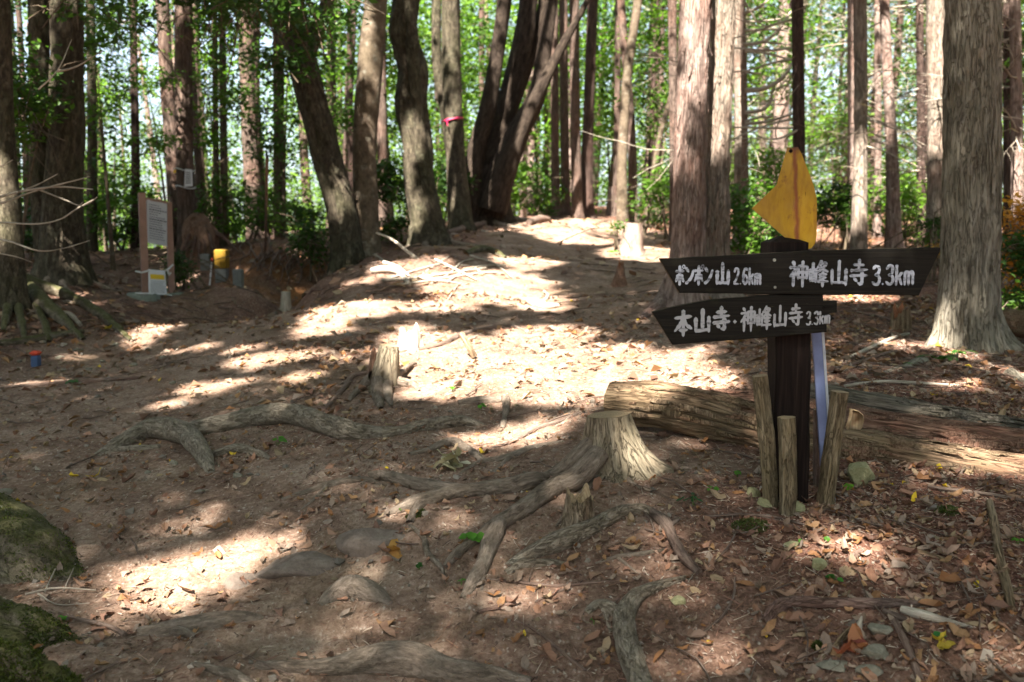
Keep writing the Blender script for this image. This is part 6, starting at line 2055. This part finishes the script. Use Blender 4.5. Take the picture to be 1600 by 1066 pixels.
stake('knotty stake leaning right at the right side of the signpost', (1312, 612), (1291, 772), 25, 3.42, 3)
stake('dark stake half hidden behind the right edge of the signpost', (1279, 640), (1280, 765), 15, 3.62, 4, mat='stick')

def blue_slat():
    D0, D1 = 3.50, 3.46
    a, b = at(1277, 500, 3.53), at(1290, 694, 3.47)
    b2 = b + (b - a) * .5
    root = thing('painted_slat', 'blue-grey painted slat leaning against the right side of the signpost', 'slat', (b[0], b[1], h1(b[0], b[1])))
    w = 9.5 * 3.5 / FPX
    d = (b2 - a) / np.linalg.norm(b2 - a)
    s = np.cross(d, [0, 1, 0]); s /= np.linalg.norm(s)
    f = np.cross(s, d)
    if f[1] > 0: f = -f
    def pr(off0, off1, th, fr=0):
        V = []
        for p in (a, b2):
            for u, v in ((off0, 0), (off1, 0), (off1, th), (off0, th)):
                V.append(p + s * u - f * (v - fr))
        return (np.array(V), [np.array([[0, 1, 5, 4], [1, 2, 6, 5], [2, 3, 7, 6], [3, 0, 4, 7], [3, 2, 1, 0], [4, 5, 6, 7]])], {})
    sgn = 1 if s[0] > 0 else -1
    obj('slat_body', [pr(-w * sgn, w * .55 * sgn, .012)], M['slat_blue'], root, smooth=False)
    obj('pale_edge', [pr(w * .58 * sgn, w * sgn, .012, .001)], M['slat_white'], root, smooth=False)
blue_slat()

# ------------------------------------------------------------------ stones
def stone(label, px, py, wpx, hpx, seed, mat='rock_green', lift=.35, name='stone', cat='stone', group='loose stones', depth=.8, sharp=.0, yaw=0):
    g = G(px, py)
    D = g[1]
    rx, rz = wpx * .5 * D / FPX, hpx * .5 * D / FPX
    n, m = 22, 36
    th = np.linspace(0, math.pi, n)
    ph = np.linspace(0, 2 * math.pi, m, endpoint=False)
    A, B = np.meshgrid(th, ph, indexing='ij')
    U = np.stack([np.sin(A) * np.cos(B), np.sin(A) * np.sin(B), np.cos(A)], -1)
    # flattened by a few random planes: broken stone
    r = np.random.default_rng(seed)
    rad = np.ones(U.shape[:2])
    for k in range(13):
        q = r.normal(size=3); q /= np.linalg.norm(q)
        dd = (U @ q)
        cut = r.uniform(.50, .86)
        rad = np.where(dd * rad > cut, cut / np.maximum(dd, 1e-3), rad)
    rad = rad * (1 + .07 * fbm(U * 2.5 + seed, 3) + .02 * fbm(U * 9 + seed, 3))
    V = U * rad[..., None] * np.array([rx, rx * depth, rz]) * 1.1
    V = V.reshape(-1, 3) @ np.array(rotz(yaw)).T
    c = g + np.array([0, 0, rz * lift])
    V = V + c
    i = np.arange(n - 1)[:, None] * m
    j = np.arange(m)[None]
    F = np.stack([i + j, i + m + j, i + m + (j + 1) % m, i + (j + 1) % m], -1).reshape(-1, 4)
    o = obj(name, [(V, [F], {})], M[mat], None, smooth=(wpx > 55), origin=g, label=label, cat=cat, group=group)
    return o
stone('flat greenish stone at the foot of the tall left stake', 1196, 790, 34, 22, 1)
stone('angular greenish stone below the short stake', 1242, 800, 42, 26, 2)
stone('small upright stone left of the tall stake', 1178, 774, 22, 22, 3)
stone('tall yellowish rock against the near log right of the stakes', 1343, 756, 50, 56, 4, lift=.5)
stone('round yellow-green stone alone in the needles', 1278, 890, 30, 24, 5, lift=.5)
stone('oval tan stone left of the round yellow-green one', 1238, 853, 26, 14, 6)
stone('square olive stone beside the curling root', 1058, 944, 26, 20, 7)
stone('grey block of stone at the lower right under the long root', 1374, 990, 40, 26, 8, 'rock_grey')
stone('pale flat stone in front of the lower right leaf heap', 1368, 1026, 46, 28, 9, 'rock_grey', yaw=.4)
stone('dark stone sunk in the soil at the bottom right', 1358, 1054, 42, 22, 10, 'rock_grey')
stone('flat grey stone left of the lower right leaf heap', 1300, 1042, 56, 20, 11, 'rock_grey')
stone('buried grey rock face rising from the middle of the lower trail', 585, 842, 120, 56, 12, 'rock', -.45, depth=1.0)
stone('long low rock ledge crossing the lower trail', 500, 872, 220, 70, 13, 'rock', -.52, depth=.7, yaw=.3)
stone('rock knob at the left end of the long ledge', 385, 908, 70, 44, 14, 'rock', -.4)
stone('small rock behind the hooked white root on the left', 272, 726, 18, 12, 15, 'rock_grey')
stone('small grey stone on the trail right of the pale mottled root', 372, 744, 20, 10, 16, 'rock_grey')
stone('little stone at the left edge of the trail', 8, 772, 30, 12, 17, 'rock_grey')
stone('white sunlit stone behind the left half of the upper board', 1165, 392, 18, 9, 18, 'rock_grey')
_sp = [(232, 548), (160, 566), (120, 548), (92, 560), (210, 572), (66, 536), (180, 540), (256, 560), (140, 578), (30, 566), (100, 580), (270, 600), (320, 660), (230, 740), (345, 660)]
for k, (a, b) in enumerate(_sp):
    stone('small pebble among the dead leaves of the left bank', a, b, 12, 7, 30 + k, 'rock_grey', name='pebble', group='pebbles of the left bank')

# ------------------------------------------------------------------ notice board on the left
def notice_board():
    D = 11.0
    g = G(240, 468)
    D = g[1]
    root = thing('notice_board', 'brown two-post notice board with a grey-white panel on the left bank', 'notice board', g)
    def px2(a, b, dd=0): return at(a, b, D + dd)
    # posts: square section seen on edge
    for k, (xa, xb, yt, yb, dd, lab) in enumerate(((212, 229, 301, 468, -.05, 'left post'), (255, 269, 316, 460, .28, 'right post'))):
        a, b = px2(xa, yt, dd), px2(xb, yb, dd)
        z0 = h1(a[0], D + dd) - .1
        obj('post', rot_geoms(box(a[0], b[0], D + dd, D + dd + (b[0] - a[0]), z0, a[2], .006), rotz(.5), ((a[0] + b[0]) / 2, D + dd + .06, 0)), M['brown_post'], root, smooth=False)
        zc = at(240, 458, D + dd)[2]
        c = px2((xa + xb) / 2, 470, dd)
        R = .17
        obj('concrete_footing', tube([(c[0], D + dd + .06, z0), (c[0], D + dd + .06, zc - .03), (c[0], D + dd + .06, zc)], [R, R, R * .9], 20, .1, lumpy(.012, 8, k)), M['concrete'], root)
    # panel between the posts, turned a little towards the trail
    def quad(px, d0, d1, th):
        P = [at(px[0][0], px[0][1], D + d0), at(px[1][0], px[1][1], D + d1), at(px[2][0], px[2][1], D + d1), at(px[3][0], px[3][1], D + d0)]
        nrm = np.cross(P[1] - P[0], P[3] - P[0]); nrm /= np.linalg.norm(nrm)
        if nrm[1] < 0: nrm = -nrm
        V = np.array(P + [p + nrm * th for p in P])
        return P, nrm, (V, [np.array([[0, 3, 2, 1], [4, 5, 6, 7], [0, 1, 5, 4], [1, 2, 6, 5], [2, 3, 7, 6], [3, 0, 4, 7]])], {})
    P, nrm, g1 = quad([(230, 312), (261, 318), (261, 385), (231, 379)], -.02, .22, .02)
    pan = obj('panel', [g1], M['panel'], root, smooth=False)
    P = [np.array(p) for p in P]
    r = np.random.default_rng(3)
    lines = []
    def stripe(u0, u1, v, h):
        q = []
        for u, w in ((u0, v - h), (u1, v - h), (u1, v + h), (u0, v + h)):
            top = P[0] + (P[1] - P[0]) * u
            bot = P[3] + (P[2] - P[3]) * u
            q.append(top + (bot - top) * w - nrm * .004)
        return (np.array(q), [np.array([[0, 3, 2, 1]])], {})
    for k, v in enumerate(np.linspace(.10, .88, 15)):
        L = r.uniform(.55, .95)
        if k in (2, 6, 10): L = .95
        u = .08
        while u < L - .05:
            w = r.uniform(.04, .14)
            lines.append(stripe(u, min(u + w, L), v, .008 if k not in (2, 6, 10) else .014))
            u += w + .025
    obj('printed_lines', lines, M['ink'], pan, smooth=False)
    obj('panel_rail', [quad([(229, 309), (262, 315), (262, 318), (229, 313)], -.025, .215, .03)[2]], M['brown_post'], root, smooth=False)
    # hanging laminated sheet below
    P2, n2, g2 = quad([(232, 421), (258, 423), (261, 461), (233, 460)], -.12, .12, .004)
    sh = thing('tied_paper_sheet', 'white sheet with a yellow band tied between the posts of the notice board', 'paper sheet', (P2[3] + P2[2]) / 2, 'tied paper notices')
    pa = obj('paper', [g2], M['paper'], sh, smooth=False)
    P = [np.array(p) for p in P2]
    nrm = n2
    obj('yellow_band', [stripe(.08, .9, .28, .10)], M['paper_yellow'], pa, smooth=False)
    lines = []
    for v in np.linspace(.46, .90, 7):
        u = .1
        while u < .82:
            w = r.uniform(.05, .14)
            lines.append(stripe(u, u + w, v, .010)); u += w + .03
    for u in (.14, .26, .38, .5, .62, .74):
        lines.append(stripe(u, u + .07, .28, .05))
    obj('printed_lines', lines, M['ink'], pa, smooth=False)
    for pts in ([(212, 424, -.12), (222, 426, -.16), (233, 423, -.12)], [(258, 423, .1), (264, 420, .12), (270, 414, .2)], [(212, 458, -.12), (222, 459, -.16), (234, 459, -.12)], [(258, 460, .1), (268, 462, .2)], [(262, 422, .1), (264, 430, .1), (267, 426, .1)]):
        obj('cord', tube([at(*p[:2], D + p[2]) for p in pts], .009, 6, .05, None), M['rope'], sh)
notice_board()

def tied_paper():
    D = 13.0 - .17
    P = [at(289, 264, D - .02), at(300, 265, D + .05), at(301, 291, D + .05), at(288, 292, D - .02)]
    root = thing('tied_paper_sheet', 'white sheet tied round a cedar trunk behind the notice board', 'paper sheet', (P[2] + P[3]) / 2, 'tied paper notices')
    V = np.array([P[0], P[1], P[2], P[3]] + [p + np.array([0, .006, 0]) for p in P])
    pa = obj('paper', [(V, [np.array([[0, 3, 2, 1], [4, 5, 6, 7], [0, 1, 5, 4], [1, 2, 6, 5], [2, 3, 7, 6], [3, 0, 4, 7]])], {})], M['paper'], root, smooth=False)
    lines = []
    for v in np.linspace(.2, .8, 6):
        a = P[0] + (P[3] - P[0]) * v; b = P[1] + (P[2] - P[1]) * v
        q = [a + (b - a) * .15, a + (b - a) * .8]
        h = np.array([0, 0, .006]); o = np.array([0, -.006, 0])
        lines.append((np.array([q[0] - h + o, q[1] - h + o, q[1] + h + o, q[0] + h + o]), [np.array([[0, 1, 2, 3]])], {}))
    obj('printed_lines', lines, M['ink'], pa, smooth=False)
    c = at(290, 266, 13.0)
    for z_ in (at(290, 265, D)[2], at(290, 292, D)[2]):
        ring = [(at(290, 280, 13.0)[0] + math.cos(t) * .125, 13.0 + math.sin(t) * .125, z_ + .02 * math.sin(t * 2)) for t in np.linspace(math.pi, 2 * math.pi, 12)]
        obj('cord', tube(ring, .008, 6, .05, None), M['rope'], root)
    obj('yellow_tag', [(np.array([at(271, 267, D), at(275, 265, D), at(275, 270, D), at(272, 271, D)]), [np.array([[0, 3, 2, 1]])], {})], M['paper_yellow'], root, smooth=False)
tied_paper()

def pink_tape():
    D = 14.82
    c = at(707, 188, 15.0)
    root = thing('pink_tape', 'bright pink tape tied round a trunk left of the many-stemmed tree', 'tape', c)
    th = np.linspace(math.pi * .95, math.pi * 2.05, 22)
    R = .155
    V, F = [], []
    for k, t in enumerate(th):
        for h in (-.017, .017):
            for rr in (R, R + .008):
                V.append((c[0] + math.cos(t) * rr, 15.0 + math.sin(t) * rr, c[2] + h * (1 + .3 * math.sin(k)) + .03 * math.cos(t)))
    for k in range(len(th) - 1):
        a, b = k * 4, k * 4 + 4
        F += [(a + 1, b + 1, b + 3, a + 3), (a, a + 2, b + 2, b), (a + 2, a + 3, b + 3, b + 2), (a, b, b + 1, a + 1)]
    obj('tape_band', [(np.array(V), [np.array(F)], {})], M['pink'], root)
    q = np.array([at(697, 188, D - .02), at(699, 187, D - .03), at(700, 197, D - .05), at(698, 196, D - .02)])
    obj('loose_end', [(np.vstack([q, q + np.array([0, .004, 0])]), [np.array([[0, 3, 2, 1], [4, 5, 6, 7], [0, 1, 5, 4], [1, 2, 6, 5], [2, 3, 7, 6], [3, 0, 4, 7]])], {})], M['pink'], root, smooth=False)
pink_tape()

# boundary stones and stakes by the gully
def marker(name, label, cat, px0, px1, pyt, pyb, mat, D=None, cap=None, group='boundary markers', lean=0.0):
    g = G((px0 + px1) / 2, pyb)
    D = D or g[1]
    a, b = at(px0, pyt, D), at(px1, pyb, D)
    w = b[0] - a[0]
    zb = h1((a[0] + b[0]) / 2, D) - .08
    root = thing(name, label, cat, ((a[0] + b[0]) / 2, D, zb + .08), group)
    top = a[2]
    if cap:
        zc = at(px0, cap[0], D)[2]
        gs = box(a[0] + .006, b[0] - .006, D, D + w, zb, zc, .01)
        obj('stone_shaft', rot_geoms(gs, roty(lean), (a[0], D, zb)), M[cap[1]], root, smooth=False)
        obj('painted_top', rot_geoms(box(a[0], b[0], D - .005, D + w + .005, zc, top, .014), roty(lean), (a[0], D, zb)), M[mat], root, smooth=False)
    else:
        obj('shaft', rot_geoms(box(a[0], b[0], D, D + w, zb, top, .012), roty(lean), (a[0], D, zb)), M[mat], root, smooth=False)
    return root
marker('boundary_marker', 'mossy grey square stone marker left of the yellow one', 'marker stone', 312, 327, 397, 428, 'marker_grey', 12.6)
marker('boundary_marker', 'stone marker painted yellow at its top', 'marker stone', 334, 354, 390, 440, 'marker_yellow', 12.3, cap=(420, 'marker_grey'))
marker('boundary_marker', 'narrow grey marker post right of the yellow stone', 'marker stone', 363, 378, 421, 460, 'marker_grey', 11.6)
marker('survey_stake', 'thin white survey stake with a red tip leaning by the yellow stone', 'stake', 323, 327, 402, 434, 'red', 12.2, cap=(409, 'paper'), lean=.12)
marker('boundary_marker', 'far small grey marker post on the slope left of the leaning stems', 'marker stone', 430, 437, 361, 378, 'marker_grey', 15.4)
marker('survey_stake', 'short blue plastic marker with a red top on the left bank', 'stake', 46, 60, 549, 574, 'red', None, cap=(556, 'blue'))

# torn-up rotten root mass behind the boundary stones
def root_mass():
    g = at(318, 385, 12.9)
    x, y = g[0], 12.9
    z = h1(x, y)
    root = thing('rotten_stump', 'tall orange rotten stump with torn fibres behind the grey marker stone', 'stump', (x, y, z), 'stumps')
    r = np.random.default_rng(2)
    P = [(x - .02, y, z - .1), (x - .03, y, z + .2), (x - .06, y, z + .42), (x - .05, y, z + .60)]
    def d(S, TH, RR, bark):
        return .05 * fbm(bark * np.array([9, 9, 5]) + 2, 3) + .03 * (1 - 2 * np.abs(fbm(bark * np.array([16, 16, 3]), 2)))
    obj('rotten_core', tube(P, [.24, .2, .17, .05], 60, .02, d, cap=(False, True)), M['log_red'], root)
    for k in range(12):
        a = r.uniform(math.pi, 2 * math.pi)
        t = r.uniform(.1, .5)
        p0 = np.array([x + math.cos(a) * .12, y + math.sin(a) * .12, z + t])
        x1 = x + math.cos(a) * r.uniform(.3, .6); y1 = y + math.sin(a) * r.uniform(.25, .5)
        p2 = np.array([x1, y1, h1(x1, y1) + .02])
        obj('torn_root', tube([p0, (p0 + p2) / 2 + np.array([0, 0, .06]), p2], [.03, .02, .006], 8, .05, lumpy(.008, 20, k), cap=(False, False), seed=k), M['root_pink'], root)
root_mass()

# ------------------------------------------------------------------ small plants
def seedling(label, px, py, wpx, n, seed, size_px=12, col=(.10, .26, .03), up=.5, name='seedling', cat='plant', lance=False):
    r = np.random.default_rng(seed)
    g = G(px, py)
    D = g[1]
    W = wpx * .5 * D / FPX
    s = size_px * D / FPX
    root = thing(name, label, cat, g, 'small green plants')
    tmpl = leaf_template(.25, .25, .20 if lance else .42, .02, seed)
    for k in range(n):
        a = r.uniform(0, 2 * math.pi)
        d = W * math.sqrt(r.uniform(.05, 1))
        p = g + np.array([math.cos(a) * d, math.sin(a) * d * .8, W * up * r.uniform(.5, 1.3) + .008])
        z = np.array([math.cos(a) * .4, math.sin(a) * .4 - .25, 1.0])
        z = z + r.normal(size=3) * .15
        z /= np.linalg.norm(z)
        x = np.array([math.cos(a), math.sin(a), -.1]); x -= z * x.dot(z); x /= np.linalg.norm(x)
        R = np.stack([x, np.cross(z, x), z], -1)
        geo = instance_geom(tmpl[0], tmpl[1], R[None], p[None], np.array([s * r.uniform(.7, 1.2)]), (np.array(col) * r.uniform(.75, 1.2))[None])
        obj('leaf', [geo], M['leaf'], root)
        if k % 2 == 0:
            obj('stem', tube([g - np.array([0, 0, .01]), (g + p) / 2 + np.array([0, 0, .01]), p], [.0018, .0014, .001], 5, .05, None, cap=(False, False)), M['leafstem'], root)
M['leafstem'] = mat_plain("green_stem", (.10, .14, .03), .6)
for i, q in enumerate([
    ('bunch of clover-green leaves on the fork of the long roots', 738, 850, 40, 12, 14), ('bright green seedling in front of the pale mottled root', 434, 696, 26, 7, 11), ('small seedling below the short forked grey root', 751, 640, 18, 6, 8),
    ('dark lance-leaved plant left of the stakes', 1084, 790, 44, 10, 16, (.03, .09, .03), .5, True), ('light green seedling beside the dark lance-leaved plant', 1112, 770, 22, 6, 8), ('light leaves at the foot of the tall yellowish rock', 1330, 768, 22, 8, 9, (.16, .36, .03)),
    ('little green sprout in the dark needles', 1292, 848, 12, 3, 12), ('sprout beside the oval tan stone', 1252, 851, 12, 3, 9), ('pair of green leaves right of the curling root', 1305, 912, 24, 5, 12, (.06, .2, .03)),
    ('single dark green leaf plant at the lower right', 1470, 1000, 16, 3, 12, (.04, .16, .04)), ('green sprout beside the big sawn stump', 940, 738, 26, 7, 9, (.05, .16, .03)), ('tiny seedling in the hollow left of the curling root', 928, 976, 12, 3, 9),
    ('little seedling below the long stump roots', 720, 915, 14, 4, 8), ('tuft of green at the end of the left long root', 622, 800, 16, 5, 10, (.10, .2, .03), .8, True), ('small seedling by the lower rock ledge', 655, 890, 20, 5, 8, (.05, .14, .03)),
    ('sprout beside the mossy root at the lower left', 100, 972, 14, 4, 9), ('small plant on the leafy ground left of the trail', 112, 603, 22, 6, 9, (.04, .12, .03)), ('sprout near the feet of the stakes', 1152, 745, 14, 4, 9),
    ('tiny plant at the right edge under the peeled branch', 1590, 850, 14, 4, 9), ('sprout on the slope left of the stick pile', 492, 412, 16, 6, 6), ('green seedling on the crest right of the trail', 960, 398, 18, 6, 7), ('small sprout beside the small stump', 708, 612, 14, 4, 7)]):
    lab, px, py, w, n, s = q[:6]
    seedling(lab, px, py, w, n, 100 + i, s, q[6] if len(q) > 6 else (.10, .26, .03), q[7] if len(q) > 7 else .5, lance=len(q) > 8)

def fern(label, px, py, fr, Lpx, seed, spread=(0, 2 * math.pi), D=None):
    r = np.random.default_rng(seed)
    g = G(px, py) if D is None else at(px, py, D)
    D = g[1]
    L = Lpx * D / FPX
    root = thing('fern', label, 'fern', g, 'ferns')
    for k in range(fr):
        a = r.uniform(*spread)
        l = L * r.uniform(.7, 1.1)
        n = 12
        gs = []
        pts = []
        for t in np.linspace(0, 1, n):
            pts.append(g + np.array([math.cos(a) * l * t, math.sin(a) * l * t * .8, l * (.75 * t - .62 * t * t) + .01]))
        pts = np.array(pts)
        tang = np.gradient(pts, axis=0); tang /= np.linalg.norm(tang, axis=1)[:, None]
        side = np.cross(tang, [0, 0, 1.0]); side /= np.linalg.norm(side, axis=1)[:, None]
        T, Rm, S, C = [], [], [], []
        for i in range(1, n):
            for s_ in (-1, 1):
                x = side[i] * s_ + tang[i] * .35; x /= np.linalg.norm(x)
                z = np.cross(tang[i], side[i]) ; z = z if z[2] > 0 else -z
                z = z - x * z.dot(x); z /= np.linalg.norm(z)
                Rm.append(np.stack([x, np.cross(z, x), z], -1)); T.append(pts[i]); S.append([l * .26 * (1 - .75 * i / n), l * .22, l * .2]); C.append(np.array([.05, .15, .025]) * r.uniform(.8, 1.3))
        gs = [instance_geom(KITE[0], KITE[1], np.array(Rm), np.array(T), np.array(S), np.array(C))]
        gs += [(q[0], q[1], {'col': np.tile([.06, .12, .03, 1.], (len(q[0]), 1))}) for q in tube(pts, [.002, .0005], 4, .05, None, cap=(False, False))] if False else []
        obj('frond', gs, M['leaf'], root, smooth=False)
fern('fern growing at the foot of the huge cedar', 1468, 566, 6, 40, 1, (math.pi * .9, math.pi * 2.1))
fern('second smaller fern right beside the foot of the huge cedar', 1498, 556, 5, 32, 2, (math.pi, math.pi * 2))
fern('low fern tuft left of the foot of the huge cedar', 1412, 572, 4, 16, 3)

# moss cushions
def moss(label, px, py, wpx, hpx, seed):
    r = np.random.default_rng(seed)
    g = G(px, py)
    D = g[1]
    a = wpx * .5 * D / FPX
    b = max(abs(G(px, py - hpx / 2)[1] - G(px, py + hpx / 2)[1]) / 2, a * .3)
    n = 900
    t = r.uniform(0, 2 * math.pi, n); q = np.sqrt(r.random(n))
    x = g[0] + np.cos(t) * q * a; y = g[1] + np.sin(t) * q * b
    z = H(x, y) + (1 - q ** 2) * .012 + .002
    tv, tf = KITE
    geo = instance_geom(tv, tf, rand_rot(n, None, .9, r), np.stack([x, y, z], -1), r.uniform(.005, .012, n), np.array([(.07, .085, .02)]) * r.uniform(.6, 1.4, (n, 1)))
    obj('moss_cushion', [geo], M['leaf'], None, smooth=False, origin=g, label=label, cat='moss', group='moss cushions', kind='stuff')
moss('moss cushion left of the stones under the stakes', 1172, 824, 60, 26, 1)
moss('moss patch under the end of the left long root', 650, 806, 34, 10, 2)
moss('thin moss patch in the dark hollow at the right', 1480, 800, 40, 16, 3)
moss('moss patch beside the long reddish root', 1278, 1012, 16, 8, 4)

# clump of pale rotting leaves on the trail and the red leaves at the lower right
def clump(label, px, py, wpx, n, size, cols, seed, tilt=.5):
    r = np.random.default_rng(seed)
    g = G(px, py)
    W = wpx * .5 * g[1] / FPX
    root = thing('leaf_clump', label, 'leaves', g, 'clumps of fallen leaves')
    for k in range(n):
        p = g + np.array([r.normal() * W * .5, r.normal() * W * .3, .008 + .006 * k])
        p[2] = h1(p[0], p[1]) + .008 + .005 * k
        tv, tf = LEAF_T[k % 6]
        obj('dead_leaf', [instance_geom(tv, tf, rand_rot(1, None, tilt, r), p[None], np.array([size * r.uniform(.8, 1.2)]), np.array([cols[k % len(cols)]]))], M['dry'], root, smooth=False)
clump('heap of pale rotting leaves on the trail above the left long root', 706, 733, 50, 10, .085, [(.40, .36, .22), (.30, .26, .14), (.46, .42, .30), (.22, .18, .10)], 1, .4)
clump('shiny red-brown leaves heaped at the lower right', 1336, 1018, 40, 6, .075, [(.26, .07, .03), (.17, .04, .025), (.30, .12, .05)], 2, .6)
clump('yellow leaf pair lying at the lower right', 1462, 1012, 20, 3, .06, [(.42, .30, .03), (.36, .25, .03)], 3, .2)
clump('two orange leaves beside the long stump roots', 618, 862, 24, 2, .10, [(.44, .23, .06), (.36, .18, .05)], 4, .15)
